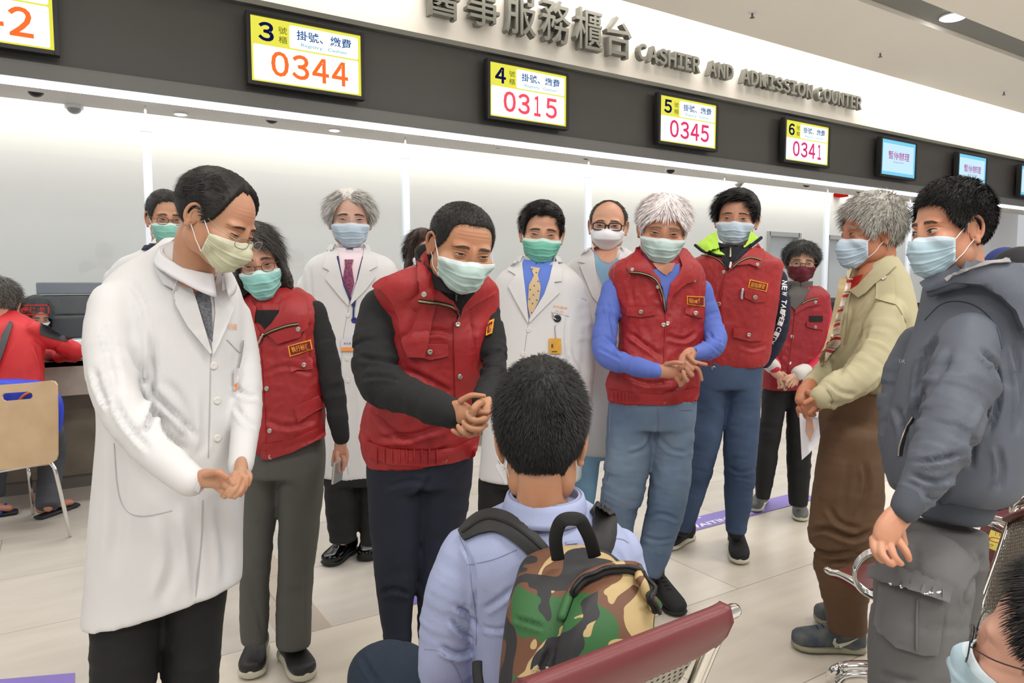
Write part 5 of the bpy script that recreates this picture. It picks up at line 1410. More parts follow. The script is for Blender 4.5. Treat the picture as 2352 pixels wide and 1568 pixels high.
armcore(p, ra); armcore(p, la); p.trunk([(1010, 700, -.04, 60), (980, 850, .02, 85), (965, 1000, .08, 85), (965, 1090, .1, 80)])
p.garment('black_sweater', [p.loft([(640, 935, 1095, -.03, .8), (680, 890, 1125, -.01, .6), (800, 880, 1128, 0, .5), (950, 870, 1090, .05, .5)], yaw=20), p.tubepx(ra, 22), p.tubepx(la, 20)], BLACKK, voxel=.007, limbs=[ra, la], wr=.008, tor=.003, seed=11,
          folds=[([(822, 820), (880, 830), (925, 838)], .009, 9), ([(830, 870), (880, 862), (920, 868)], .007, 8), ([(1100, 845), (1135, 838), (1160, 826)], .007, 6), ([(1105, 868), (1138, 862), (1160, 852)], .006, 5), ([(1100, 820), (1135, 812), (1158, 800)], .006, 5)])
p.garment('red_vest', [p.loft([(600, 982, 1052, -.06, .9), (622, 925, 1098, -.04, .75), (648, 868, 1130, -.03, .66), (670, 862, 1142, -.02, .62), (720, 880, 1142, 0, .6), (790, 893, 1138, .0, .6), (860, 878, 1128, .02, .62), (920, 845, 1116, .05, .62), (980, 832, 1102, .08, .62), (1030, 833, 1094, .1, .62), (846, 1064, 1084, 1050, .1, .6)], yaw=22)], RED, voxel=.0065, seed=12, tor=.006, tfreq=(7, 7, 5), crinkle=.0018,
          folds=[([(925, 700), (955, 715), (945, 760), (930, 780)], .010, 12), ([(930, 770), (1000, 760), (1040, 770)], .007, 9), ([(925, 845), (1000, 880), (1040, 905)], .009, 10), ([(850, 940), (900, 990), (960, 1010)], .007, 10), ([(860, 1005), (940, 1000), (1030, 975)], .008, 10), ([(1075, 720), (1085, 790), (1090, 850)], .006, 8), ([(840, 990), (850, 1020), (848, 1050)], .006, 8), ([(1040, 905), (1042, 960), (1032, 1010)], .006, 10), ([(900, 1030), (980, 1040), (1050, 1020)], .005, 9), ([(1000, 640), (960, 670), (930, 700)], .004, 12)])
T = ['red_vest']; TS = ['red_vest', 'black_sweater']
p.patch('shoulder_panel', [(975, 612), (930, 625), (885, 643), (858, 654), (862, 660), (880, 664), (905, 695), (920, 745), (925, 785), (938, 820), (975, 820), (1000, 700)], TS, RED, off=.014, th=.010, puff=.002)
p.collar('sweater_collar', p.w(1026, 650, -.09), .073, .080, .050, BLACKK, yaw=24, gap=8, flare=.006, tiltf=.030, back=.03, th=.006)
p.patch('neck_opening', [(985, 600), (1000, 610), (1030, 655), (1062, 678), (1100, 655), (1092, 675), (1072, 705), (1056, 720), (1040, 705), (1010, 690), (990, 650)], T + ['_shoulder_panel'], BLACKK, off=.014, th=.006)
p.cord('zip_pull', [(1046, 672), (1046, 688)], ['red_vest', 'black_sweater', '_neck_opening'], mat('dark_steel', (.35, .35, .36), .3, .8), r=.0035, off=.006)
p.patch('vest_collar', [(966, 588), (980, 572), (983, 600), (990, 635), (1012, 668), (1040, 690), (1055, 715), (1038, 704), (1000, 695), (962, 688), (960, 650), (961, 610)], T + ['_shoulder_panel'], RED, off=.022, th=.010, puff=.003)
p.patch('vest_collar', [(1118, 640), (1122, 645), (1140, 668), (1115, 682), (1090, 695), (1066, 715), (1054, 732), (1060, 705), (1090, 665)], T, RED, off=.016, th=.008, puff=.002)
zipper(p, [(963, 691), (990, 694), (1020, 698), (1040, 706), (1055, 722), (1053, 732)], ['red_vest', '_vest_collar', '_shoulder_panel']); zipper(p, [(1121, 646), (1108, 657)], ['red_vest', '_vest_collar'])
for xy in ((974, 676), (1121, 669)):
    p.button([xy], ['red_vest', '_vest_collar', '_shoulder_panel'], SNAP, r=.0075, name='snap'); 
p.patch('vest_placket', [(1056, 722), (1085, 700), (1078, 730), (1092, 800), (1096, 900), (1088, 900), (1046, 915), (1043, 820), (1042, 750)], T, RED, off=.007, th=.006)
p.button([(1051, 745), (1056, 864), (1021, 1056)], ['red_vest', '_vest_placket'], SNAP, r=.0075, th=.006, name='snap')
p.cord('vest_placket', [(1042, 740), (1044, 820), (1046, 914)], T, RED, r=.0025, off=.003)
f = p.patch('pocket_flap', [(937, 787), (1030, 790), (1029, 816), (990, 826), (938, 812)], T, RED, off=.010, th=.006); p.button([(987, 808)], ['_pocket_flap'], SNAP, r=.0078, th=.006, name='snap', parent=f)
p.patch('pocket_flap', [(1112, 778), (1122, 772), (1122, 800), (1119, 808), (1112, 798)], T, RED, off=.010, th=.006)
b = p.patch('name_badge', [(1120, 740), (1134, 733), (1131, 766), (1118, 772)], T + ['black_sweater'], GOLD, off=.010, th=.004); p.patch('badge_field', [(1122, 744), (1131, 739), (1129, 763), (1121, 767)], T + ['black_sweater'], BADGE, off=.0115, th=.003, parent=b)
p.drape_text('badge_text', '市', [(1123, 746), (1131, 742), (1129, 761), (1122, 764)], T + ['black_sweater'], GOLD, off=.014, parent=b, bold=.02)
p.patch('hem_band', [(840, 1012), (900, 1030), (980, 1034), (1040, 1028), (1098, 1000), (1092, 1046), (1040, 1062), (980, 1070), (900, 1066), (845, 1048)], T, RED, off=.006, th=.006)
for x in range(866, 1010, 17): p.cord('hem_gather', [(x, 1030), (x + 1, 1062)], ['red_vest', '_hem_band'], RED, r=.0022, off=.004, n=3)
legs(p, 'trousers', NAVYJ, [(1010, 850, 1082, .09, .6), (1060, 842, 1086, .1, .6), (1110, 843, 1083, .1, .6)], [(1110, 845, 975, .08), (1200, 850, 968, .08), (1300, 860, 958, .07), (1400, 872, 948, .06), (1480, 885, 944, .05), (1600, 890, 940, .05), (1700, 893, 935, .05)],
     [(1110, 955, 1084, .12), (1200, 960, 1070, .12), (1300, 960, 1060, .12), (1400, 960, 1050, .1), (1500, 965, 1045, .1), (1600, 968, 1035, .1), (1680, 970, 1030, .1)], yaw=15, seed=12, wr=.005,
     folds=[([(985, 1090), (975, 1120), (940, 1150)], .006, 8), ([(870, 1365), (905, 1352), (945, 1368)], .008, 8), ([(880, 1120), (940, 1105), (985, 1110)], .004, 8)])
HS = dict()
p.hand([ # his right hand: palm side from the left cuff, thumb up along the top
    [(1058, 920, -.375, 7.5), (1082, 908, -.385, 7), (1100, 908, -.385, 6), (1112, 909, -.385, 5.2)],
    [(1085, 948, -.385, 8), (1108, 947, -.39, 7), (1124, 947, -.385, 6.2)],
    [(1082, 965, -.37, 8), (1102, 958, -.375, 7), (1112, 962, -.37, 6)],
    [(1076, 978, -.36, 8), (1100, 980, -.375, 7.2), (1116, 976, -.37, 6.4)],
    [(1068, 985, -.35, 7.5), (1088, 996, -.36, 6.5), (1100, 994, -.36, 6)]],
    [([(1036, 948, -.335, 24), (1052, 945, -.355, 27), (1070, 952, -.365, 24), (1084, 962, -.365, 17)], .62)], voxel=.0020)
p.hand([ # his left hand wraps over from the right cuff
    [(1108, 925, -.30, 8.5), (1102, 925, -.385, 9), (1090, 936, -.415, 8.5), (1088, 950, -.415, 6.5)],
    [(1118, 950, -.32, 8), (1112, 962, -.40, 8), (1090, 966, -.415, 7.5), (1075, 954, -.41, 6.5), (1073, 946, -.405, 5)],
    [(1112, 968, -.33, 8), (1104, 984, -.40, 8.2), (1085, 985, -.415, 7.8), (1068, 975, -.41, 6.6), (1064, 968, -.405, 5.2)],
    [(1098, 985, -.33, 7.5), (1080, 999, -.395, 7.6), (1064, 992, -.41, 7), (1054, 982, -.405, 6), (1052, 977, -.40, 5)],
    [(1085, 990, -.34, 7), (1062, 997, -.385, 6.5), (1048, 993, -.395, 5.8), (1039, 988, -.39, 4.6)]],
    [([(1110, 912, -.26, 18), (1112, 930, -.29, 20), (1108, 950, -.32, 20), (1100, 970, -.33, 17)], .6)], voxel=.0020)
NAIL = mat('nail', (0.86, 0.68, 0.64), .3)
for pts in ([(1108, 905), (1116, 907), (1115, 912), (1108, 911)], [(1088, 940), (1094, 940), (1095, 949), (1090, 950)]):
    pass
for xa in ((905, 1730, .05), (1000, 1710, .1)):
    q = P(xa[0], xa[1], p.d + xa[2]); sole_shoe(p, 'shoe', (q[0], q[1]), (q[0] + .06, q[1] - .25), m=SHOEB, sm=SOLEB)
p.finish()

# ---------------------------------------------------------------- 7 doctor, blue shirt, tan tie
p = Person('doc7', 3.1, 'person in white coat, blue shirt and tan dotted tie, green mask, yellow card clipped on', (0.78, 0.58, 0.46), base_px=(1235, 1000)).start()
p.head((1195, 457, 1298, 609), yaw=3, pitch=8, roll=-4, mask='emerald', hair='short', haircol=(0.07, 0.07, 0.07), hairT=(.020, .008), hairlen=.03, lift=.25, flow='sweep', strands=5000, eyes='smile', style=dict(cheek=1.15, w=1.02), res=.85)
p.neck(p.w(1237, 640))
la = [(1326, 690, .0, 26), (1338, 770, -.0, 26), (1340, 850, -.02, 25), (1333, 940, -.05, 23), (1318, 1010, -.1, 19)]; ra = [(1146, 690, .0, 25), (1138, 780, 0, 25), (1140, 880, -.02, 23), (1150, 960, -.06, 20)]
p.trunk([(1237, 660, 0, 45), (1225, 950, 0, 60)])
labcoat(p, [(588, 1205, 1272, .02, .8), (605, 1185, 1295, .01, .7), (628, 1150, 1325, 0, .6), (660, 1134, 1344, 0, .56), (740, 1130, 1345, 0, .55), (850, 1125, 1345, 0, .55), (980, 1110, 1340, 0, .56), (1098, 1098, 1335, 0, .58)], [la, ra], 13,
        [([(1302, 720), (1300, 790), (1312, 860)], .008, 6), ([(1310, 800), (1330, 840), (1355, 870)], .006, 6), ([(1305, 860), (1330, 890), (1350, 900)], .006, 6), ([(1180, 880), (1170, 960), (1160, 1080)], .006, 12), ([(1250, 870), (1255, 980), (1245, 1080)], .006, 12)])
T = ['lab_coat']; BLUES = mat('shirt_blue', (0.36, 0.48, 0.82), .7, bump=(400, .1, .0005))
p.patch('shirt_front', [(1200, 595), (1272, 610), (1262, 660), (1216, 735), (1208, 690)], T, BLUES, off=.004)
p.patch('necktie', [(1219, 614), (1240, 617), (1235, 632), (1242, 660), (1238, 690), (1218, 730), (1212, 700), (1215, 655), (1226, 634)], T, mat('tie_tan', (0.80, 0.70, 0.54), .6), off=.010, th=.006, puff=.002)
tie = p.last
for xy in ((1223, 618), (1232, 626), (1236, 646), (1227, 656), (1218, 665), (1236, 668), (1225, 677), (1216, 687), (1233, 689), (1223, 697), (1221, 718)): p.button([xy], ['_necktie'], mat('tie_dot', (0.35, 0.42, 0.62), .7), r=.0035, th=.001, name='tie_dot', parent=tie)
p.collar('shirt_collar', p.w(1237, 612), .064, .072, .036, BLUES, yaw=3, gap=26, drop=.034, points=1.0, tiltf=.012)
for Lp in ([(1201, 598), (1200, 612), (1206, 660), (1214, 735), (1213, 742), (1190, 700), (1168, 657), (1185, 632), (1168, 622), (1180, 600)], [(1270, 604), (1278, 602), (1290, 620), (1290, 646), (1272, 648), (1285, 672), (1256, 700), (1216, 742), (1216, 732), (1250, 675), (1262, 640)]):
    p.patch('coat_lapel', Lp, T, WHITE, off=.010, th=.006)
p.drape_text('embroidery', '內科醫師', [(1272, 700), (1304, 705), (1303, 711), (1271, 706)], T, ORTHREAD, off=.003); p.drape_text('embroidery', 'M.D.', [(1277, 711), (1296, 714), (1295, 719), (1276, 716)], T, ORTHREAD, off=.003)
p.button([(1280, 731)], T, mat('reel_dark', (.08, .09, .14), .3), r=.016, th=.008, name='badge_reel'); p.cord('badge_clip', [(1269, 718), (1270, 728), (1276, 733)], T, chrome, r=.003, off=.006); p.cord('badge_cord', [(1277, 744), (1274, 752), (1276, 776)], T, chrome, r=.0018, off=.006)
b = p.patch('id_card', bx(1261, 777, 1289, 812), T, mat('card_yellow', (0.86, 0.64, 0.22), .35, var=(30, .85)), off=.009, th=.003)
p.patch('card_photo', bx(1266, 790, 1270, 798), T, mat('card_brown', (.35, .22, .12), .5), off=.011, th=.002, parent=b); p.patch('card_photo', bx(1267, 806, 1279, 808), T, MATS['card_brown'], off=.011, th=.002, parent=b)
p.button([(1214, 758), (1202, 813)], T, BTN, r=.011); p.collar('coat_collar', p.w(1237, 612, .01), .082, .088, .045, WHITE, gap=100, flare=.016, drop=.03, th=.006)
p.cord('coat_seam', [(1213, 742), (1200, 850), (1190, 980), (1185, 1098)], T, MATS['seam_shade'], r=.0018, off=0)
p.cord('pocket_seam', [(1266, 716), (1306, 726)], T, MATS['seam_shade'], r=.0014, off=.0005); p.cord('pocket_seam', [(1335, 684), (1348, 690)], T, MATS['seam_shade'], r=.0014, off=.0)
legs(p, 'trousers', BLACKC, [(1060, 1106, 1320, 0, .5), (1110, 1102, 1320, 0, .5)], [(1100, 1098, 1176), (1200, 1100, 1172), (1300, 1108, 1168), (1370, 1112, 1165)], [(1100, 1240, 1320), (1200, 1245, 1316), (1300, 1250, 1310), (1370, 1252, 1308)], seed=13, voxel=.01)
for x in (1140, 1280):
    q = P(x, 1365, p.d); sole_shoe(p, 'shoe', (q[0], q[1]), (q[0] - .04, q[1] - .26), m=PATENT, sm=SOLEB)
p.finish()

# ---------------------------------------------------------------- 8 bald doctor
p = Person('doc8', 3.4, 'bald person, black rectangular glasses, white duckbill mask, white coat over pale blue scrubs', (0.82, 0.62, 0.50), base_px=(1385, 1000)).start()
p.head((1355, 459, 1441, 577), yaw=-2, pitch=3, roll=-3, mask='white', mask_kind='n95', hair='bald', haircol=(0.28, 0.23, 0.19), hairT=(.006, .006), hairlen=.010, lift=.5, strands=2500, glasses=dict(col=(.04, .04, .04), r=.0020, w=.026, h=.0165, ex=4.5), res=.8, eyes='mid')
p.neck(p.w(1398, 608), r=.060)
ra = [(1310, 640, .0, 22), (1300, 730, .0, 22), (1304, 830, -.02, 20), (1318, 910, -.06, 17)]; la = [(1462, 640, .0, 22), (1472, 730, 0, 22), (1468, 830, -.02, 20), (1458, 910, -.05, 17)]
p.trunk([(1390, 640, 0, 38), (1385, 950, 0, 50)])
labcoat(p, [(565, 1372, 1430, .02, .8), (580, 1345, 1455, .01, .7), (600, 1308, 1480, 0, .6), (640, 1295, 1486, 0, .55), (760, 1302, 1475, 0, .55), (900, 1310, 1465, 0, .55), (1041, 1305, 1470, 0, .56)], [la, ra], 14, [([(1345, 850), (1350, 950), (1345, 1030)], .006, 9)])
T = ['lab_coat']; SCR = mat('scrubs_blue', (0.52, 0.68, 0.80), .8)
p.collar('coat_collar', p.w(1392, 588, .01), .080, .086, .040, WHITE, gap=110, flare=.016, drop=.03, th=.006)
p.patch('scrub_top', [(1364, 570), (1380, 592), (1400, 603), (1416, 592), (1422, 600), (1400, 680), (1385, 660), (1370, 620)], T, SCR, off=.004)
p.patch('neck_skin', [(1362, 565), (1420, 570), (1416, 595), (1400, 606), (1382, 600), (1366, 580)], T, p.skin, off=.006)
p.patch('coat_lapel', [(1360, 576), (1364, 584), (1372, 640), (1388, 700), (1380, 705), (1360, 680), (1332, 610), (1345, 605), (1328, 602), (1342, 572)], T, WHITE, off=.009, th=.006); p.patch('coat_lapel', [(1424, 578), (1438, 582), (1452, 600), (1440, 650), (1420, 690), (1410, 700), (1412, 640), (1420, 600)], T, WHITE, off=.009, th=.006)
legs(p, 'trousers', SCR, [(1000, 1310, 1460, 0, .5), (1050, 1308, 1460, 0, .5)], [(1040, 1300, 1380), (1150, 1300, 1365), (1240, 1302, 1355), (1275, 1305, 1350)], [(1040, 1388, 1460), (1150, 1395, 1455), (1240, 1405, 1455), (1270, 1408, 1452)], seed=14, voxel=.011)
a, b_ = onz(1430, 1255, 0), onz(1452, 1232, 0)
q = P(1430, 1262, p.d); sole_shoe(p, 'shoe', (q[0], q[1]), (q[0] + .14, q[1] - .10), w=.05, m=mat('shoe_teal', (0.18, 0.42, 0.50), .7, var=(30, 1, (.55, .75, .2))), sm=SOLEW)
q = P(1328, 1268, p.d); sole_shoe(p, 'shoe', (q[0], q[1]), (q[0] - .05, q[1] - .25), w=.05, m=MATS['shoe_teal'], sm=SOLEW)
p.finish()

# ---------------------------------------------------------------- 9 white-haired man
def jeans(name, col, fade): 
    return mat(name, col, .85, bump=(380, .3, .0008), var=(3.5, 1, fade))
JB = jeans('jeans_mid_blue', (0.46, 0.53, 0.62), (.33, .41, .51)); JD = jeans('jeans_deep_blue', (0.27, 0.35, 0.47), (.19, .26, .37))
CHB = mat('shirt_cornflower', (0.36, 0.45, 0.78), .75, bump=(350, .15, .0006), var=(5, .92))
p = Person('man9', 3.0, 'white-haired person in red vest over blue shirt and pale jeans, hands joined at waist', (0.74, 0.52, 0.40), base_px=(1490, 1100)).start()
p.head((1468, 442, 1584, 609), yaw=5, pitch=14, roll=-6, mask='pale', hair=[(0, 36), (14, 42), (26, 34), (38, 26), (46, 24), (54, 16), (62, 2), (72, -10), (80, -6), (84, 12), (100, 16), (108, -6), (118, -26), (135, -37), (180, -42)], haircol=(0.93, 0.91, 0.91), hairT=(.018, .007), hairlen=.038, lift=.15, flow='fwd', strands=7000, greycol=(.84, .81, .81), browcol=(.55, .45, .4), eyes='smile', style=dict(wrinkle=1, cheek=1.15), dd=-.06, hairjit=.5, taper=22)
p.neck(p.w(1522, 640, -.02))
ra = [(1408, 665, .0, 27), (1392, 745, -.03, 27), (1392, 812, -.08, 27), (1440, 836, -.18, 23), (1490, 848, -.26, 20), (1512, 852, -.29, 17)]
la = [(1612, 665, .0, 24), (1632, 740, -.0, 26), (1645, 786, -.06, 25), (1622, 806, -.15, 21), (1592, 812, -.22, 16)]
armcore(p, ra); armcore(p, la); p.trunk([(1520, 660, 0, 45), (1505, 800, 0, 60), (1500, 950, 0, 58)])
p.garment('blue_shirt', [p.loft([(600, 1478, 1562, 0, .8), (640, 1420, 1600, 0, .6), (800, 1430, 1598, 0, .5)]), p.tubepx(ra, 18), p.tubepx(la, 18)], CHB, limbs=[ra, la], wr=.007, tor=.004, seed=15,
          folds=[([(1385, 770), (1410, 790), (1430, 815)], .008, 5), ([(1375, 800), (1400, 812), (1430, 828)], .006, 5), ([(1628, 760), (1640, 780), (1664, 790)], .008, 5), ([(1612, 778), (1635, 795), (1655, 812)], .006, 4), ([(1395, 690), (1405, 740), (1412, 780)], .006, 6)])
p.garment('red_vest', [p.loft([(572, 1472, 1576, .0, .85), (592, 1440, 1592, .0, .72), (615, 1404, 1612, 0, .62), (650, 1404, 1618, 0, .58), (720, 1420, 1617, 0, .56), (800, 1422, 1610, .0, .58), (870, 1396, 1606, .0, .58), (905, 1397, 1604, 0, .58), (1399, 922, 1598, 918, .0, .56)], yaw=3)], RED, seed=16, tor=.007, tfreq=(9, 9, 6), crinkle=.0026,
          folds=[([(1440, 760), (1480, 790), (1520, 820)], .008, 8), ([(1430, 860), (1490, 880), (1560, 870)], .008, 8), ([(1530, 770), (1570, 780), (1600, 760)], .007, 7), ([(1460, 620), (1450, 660), (1455, 700)], .005, 7), ([(1425, 800), (1450, 830), (1470, 860)], .006, 7), ([(1590, 850), (1560, 890), (1520, 905)], .007, 7)])
T = ['red_vest']
p.patch('shirt_front', [(1474, 580), (1500, 620), (1560, 605), (1560, 640), (1535, 690), (1530, 720), (1522, 660), (1500, 628)], T, CHB, off=.008)
p.patch('neck_skin', [(1498, 605), (1550, 605), (1543, 620), (1530, 632), (1514, 622)], T, p.skin, off=.012)
p.collar('shirt_collar', p.w(1522, 606, -.03), .066, .074, .036, CHB, yaw=5, gap=34, drop=.036, points=1.1, tiltf=.014)
VC = T
p.patch('vest_collar', [(1470, 562), (1476, 590), (1494, 612), (1514, 640), (1524, 690), (1528, 718), (1518, 690), (1506, 650), (1486, 634), (1447, 626), (1440, 612), (1455, 590)], T, RED, off=.016, th=.008, puff=.003)
p.patch('vest_collar', [(1556, 588), (1572, 596), (1600, 612), (1604, 640), (1576, 650), (1546, 675), (1530, 718), (1530, 690), (1540, 650), (1556, 632), (1566, 612)], T, RED, off=.016, th=.008, puff=.003)
zipper(p, [(1446, 625), (1470, 627), (1498, 636), (1514, 655), (1524, 690), (1528, 718)], ['red_vest', '_vest_collar']); zipper(p, [(1594, 632), (1570, 640), (1552, 655), (1536, 690)], ['red_vest', '_vest_collar'])
p.button([(1452, 619), (1595, 644), (1511, 659), (1551, 660)], ['red_vest', '_vest_collar'], SNAP, r=.008, name='snap'); p.button([(1533, 743), (1524, 746), (1526, 920)], T, SNAP, r=.0095, th=.005, name='snap')
name_badge(p, [(1577, 679), (1617, 681), (1617, 704), (1578, 699)], '指揮官', T)
f = p.patch('pocket_flap', [(1441, 703), (1504, 703), (1505, 722), (1472, 729), (1440, 724)], T, RED, off=.009, th=.006); p.button([(1472, 716)], ['_pocket_flap'], SNAP, r=.0095, th=.005, name='snap', parent=f)
f = p.patch('pocket_flap', [(1574, 705), (1616, 712), (1614, 730), (1596, 728), (1573, 720)], T, RED, off=.009, th=.006); p.button([(1598, 719)], ['_pocket_flap'], SNAP, r=.0095, th=.005, name='snap', parent=f)
p.cord('vest_placket', [(1529, 720), (1526, 800), (1524, 924)], T, RED, r=.0028, off=.003)
p.patch('hem_band', [(1398, 895), (1460, 902), (1524, 906), (1606, 888), (1600, 920), (1524, 930), (1440, 926), (1400, 918)], T, RED, off=.006, th=.006)
for x in range(1410, 1470, 8): p.cord('hem_gather', [(x, 902), (x + 1, 920)], ['red_vest', '_hem_band'], RED, r=.002, off=.004, n=3)
legs(p, 'trousers', JB, [(880, 1405, 1598, 0, .58), (925, 1398, 1600, 0, .58), (980, 1394, 1597, 0, .6)], [(960, 1394, 1500, -.0), (1040, 1392, 1495, -.0), (1120, 1383, 1480, -.0), (1190, 1376, 1458, .02), (1270, 1385, 1450, .03), (1330, 1390, 1445, .03)],
     [(960, 1492, 1598), (1040, 1494, 1590), (1120, 1492, 1582), (1200, 1480, 1562), (1270, 1468, 1540), (1318, 1464, 1516)], seed=17, wr=.007, voxel=.0075,
     folds=[([(1500, 1000), (1480, 1030), (1440, 1045)], .007, 7), ([(1510, 1000), (1540, 1030), (1580, 1040)], .006, 7), ([(1480, 1190), (1520, 1180), (1560, 1195)], .007, 7), ([(1475, 1230), (1510, 1240), (1550, 1235)], .006, 6), ([(1510, 935), (1512, 980), (1504, 1010)], .004, 4)])
p.cord('fly_seam', [(1512, 932), (1514, 975), (1503, 1012)], ['trousers'], mat('denim_thread', (.45, .5, .58), .8), r=.0018, off=.001)
p.cord('pocket_seam', [(1598, 925), (1588, 940), (1560, 940)], ['trousers'], MATS['denim_thread'], r=.0018, off=.001); p.cord('leg_seam', [(1402, 940), (1398, 1050), (1386, 1180)], ['trousers'], MATS['denim_thread'], r=.0016, off=.001)
p.hand([ # his right hand, extended to the right, fingers interlaced
    [(1556, 840, -.30, 6), (1575, 838, -.325, 5.5), (1592, 842, -.33, 5)],
    [(1560, 846, -.32, 6.2), (1590, 842, -.335, 5.6), (1605, 850, -.335, 5), (1612, 872, -.33, 4.2)],
    [(1556, 856, -.31, 6), (1572, 870, -.32, 5.4), (1566, 884, -.32, 4.5)],
    [(1552, 866, -.31, 5.6), (1562, 880, -.315, 4.8), (1562, 886, -.315, 4)],
    [(1530, 836, -.31, 6), (1552, 832, -.34, 5.4), (1566, 834, -.345, 4.6)]],
    [([(1510, 851, -.295, 14), (1524, 852, -.30, 17), (1540, 852, -.305, 18), (1556, 854, -.31, 14)], .6)], voxel=.0026)
p.hand([ # his left hand: palm turned up, fingers down through the other hand
    [(1592, 812, -.28, 6), (1588, 826, -.31, 5.5), (1600, 832, -.325, 5), (1622, 837, -.33, 4.4)],
    [(1582, 830, -.30, 6), (1590, 848, -.36, 5.6), (1582, 840, -.37, 5), (1576, 832, -.37, 4.2)],
    [(1578, 836, -.31, 6), (1590, 862, -.36, 5.8), (1580, 850, -.37, 5.2), (1575, 836, -.365, 4.4)],
    [(1572, 842, -.31, 6), (1578, 874, -.355, 5.8), (1572, 862, -.365, 5.2), (1569, 852, -.36, 4.4)],
    [(1580, 816, -.30, 5.4), (1590, 826, -.34, 5), (1598, 834, -.345, 4.4)]],
    [([(1592, 808, -.235, 13), (1584, 814, -.26, 17), (1574, 826, -.285, 17), (1570, 838, -.30, 14)], .6)], voxel=.0026)
q1 = p.w(1578, 806, -.235); v, f = tube3(np.array([p.w(1568, 812, -.24), p.w(1580, 803, -.245), p.w(1598, 804, -.24)]), .008, 8, .6); p.part('watch_strap', v, f, mat('watch_grey', (.35, .37, .4), .4, .5))
a, b_ = onz(1490, 1342, 0), onz(1563, 1420, 0); sole_shoe(p, 'shoe', a[:2], b_[:2], w=.05, h=.075, m=SHOEB, sm=SOLEB, ankle=p.w(1490, 1318, 0))
q = P(1418, 1345, p.d + .02); sole_shoe(p, 'shoe', (q[0], q[1]), (q[0] - .12, q[1] - .24), m=SHOEB, sm=SOLEB, ankle=p.w(1418, 1320, .03))
p.finish()
# ---------------------------------------------------------------- 10 tall man, red vest, lime collar
NAVYK = mat('navy_sleeve', (0.10, 0.13, 0.21), .85, bump=(400, .2, .0006))
p = Person('man10', 3.5, 'tall black-haired person in red vest, navy sleeves with white lettering, lime green collar', (0.76, 0.56, 0.44), base_px=(1650, 1100)).start()
p.head((1640, 429, 1748, 566), yaw=-3, pitch=3, roll=-4, mask='blue', hair=[(0, 50), (20, 50), (38, 46), (46, 40), (54, 26), (62, 10), (72, -8), (80, -10), (84, 6), (100, 8), (108, -10), (118, -28), (135, -38), (180, -44)], haircol=(0.075, 0.065, 0.065), hairT=(.024, .014), hairlen=.05, lift=.04, flow='sweep', strands=6000, eyes='mid', hairjit=.3, style=dict(w=1.02), res=.85, browT=.8)
p.neck(p.w(1688, 600))
la = [(1784, 640, .0, 24), (1792, 690, .0, 23), (1792, 740, .03, 22), (1778, 790, .06, 20), (1755, 830, .10, 17)]; ra = [(1600, 650, .0, 23), (1592, 740, .02, 22), (1610, 820, .08, 18)]
armcore(p, la); armcore(p, ra); p.trunk([(1690, 620, 0, 42), (1680, 800, 0, 50)])
p.garment('navy_sweater', [p.loft([(590, 1650, 1735, 0, .8), (625, 1600, 1775, 0, .6), (780, 1600, 1765, 0, .5)]), p.tubepx(la, 18), p.tubepx(ra)], NAVYK, limbs=[la, ra], wr=.006, seed=21)
p.garment('red_vest', [p.loft([(572, 1650, 1745, 0, .85), (590, 1605, 1775, 0, .7), (604, 1582, 1797, 0, .62), (640, 1575, 1794, 0, .58), (700, 1580, 1786, 0, .56), (760, 1590, 1776, 0, .56), (820, 1592, 1766, 0, .58), (1594, 846, 1754, 838, 0, .58)], yaw=-4)], RED, seed=22, tor=.006, tfreq=(7, 7, 4), crinkle=.0018, voxel=.0075,
          folds=[([(1660, 640), (1650, 700), (1655, 760)], .005, 7), ([(1700, 790), (1730, 800), (1762, 790)], .006, 7)])
T = ['red_vest']; TN = ['red_vest', 'navy_sweater']
LIME = mat('lime_fleece', (0.72, 0.90, 0.33), .85)
p.patch('neck_opening', [(1646, 555), (1690, 568), (1728, 552), (1712, 590), (1690, 612), (1672, 622), (1660, 600)], T, BLACKK, off=.014, th=.006)
p.collar('black_collar', p.w(1688, 592, .0), .070, .078, .052, BLACKK, gap=6, flare=.004, back=.0)
p.patch('lime_collar', [(1646, 530), (1650, 560), (1655, 582), (1665, 590), (1646, 588), (1620, 577), (1598, 562), (1612, 552), (1628, 540)], T, LIME, off=.022, th=.010, puff=.004)
p.patch('lime_collar', [(1724, 530), (1732, 536), (1742, 546), (1740, 548), (1722, 560), (1706, 572), (1718, 552)], T, LIME, off=.024, th=.010, puff=.004)
p.cord('collar_rim', [(1597, 563), (1615, 577), (1640, 588), (1664, 592), (1672, 612)], ['red_vest', '_lime_collar'], NAVYK, r=.007, off=.008); p.cord('collar_rim', [(1748, 546), (1736, 556), (1715, 572), (1695, 590), (1682, 612)], ['red_vest', '_lime_collar'], NAVYK, r=.008, off=.008)
p.patch('vest_collar', [(1742, 558), (1752, 575), (1750, 602), (1745, 617), (1720, 606), (1690, 610), (1672, 624), (1680, 608), (1700, 595), (1725, 575)], T, RED, off=.016, th=.008)
zipper(p, [(1612, 586), (1635, 590), (1655, 600), (1668, 616)], ['red_vest', '_lime_collar']); zipper(p, [(1746, 597), (1722, 592), (1700, 600), (1684, 612)], ['red_vest', '_vest_collar'])
p.cord('zip_pull', [(1678, 572), (1677, 590)], ['red_vest', '_neck_opening', 'black_collar'], SNAP, r=.005, off=.006); p.cord('zip_pull', [(1678, 604), (1676, 614)], ['red_vest', '_neck_opening'], whitep, r=.005, off=.012)
p.button([(1740, 607), (1662, 625), (1621, 581)], ['red_vest', '_vest_collar'], SNAP, r=.009, name='snap'); p.button([(1651, 698), (1639, 845)], T, SNAP, r=.011, th=.006, name='snap')
p.cord('vest_placket', [(1668, 624), (1650, 700), (1645, 780), (1638, 846)], T, RED, r=.003, off=.003)
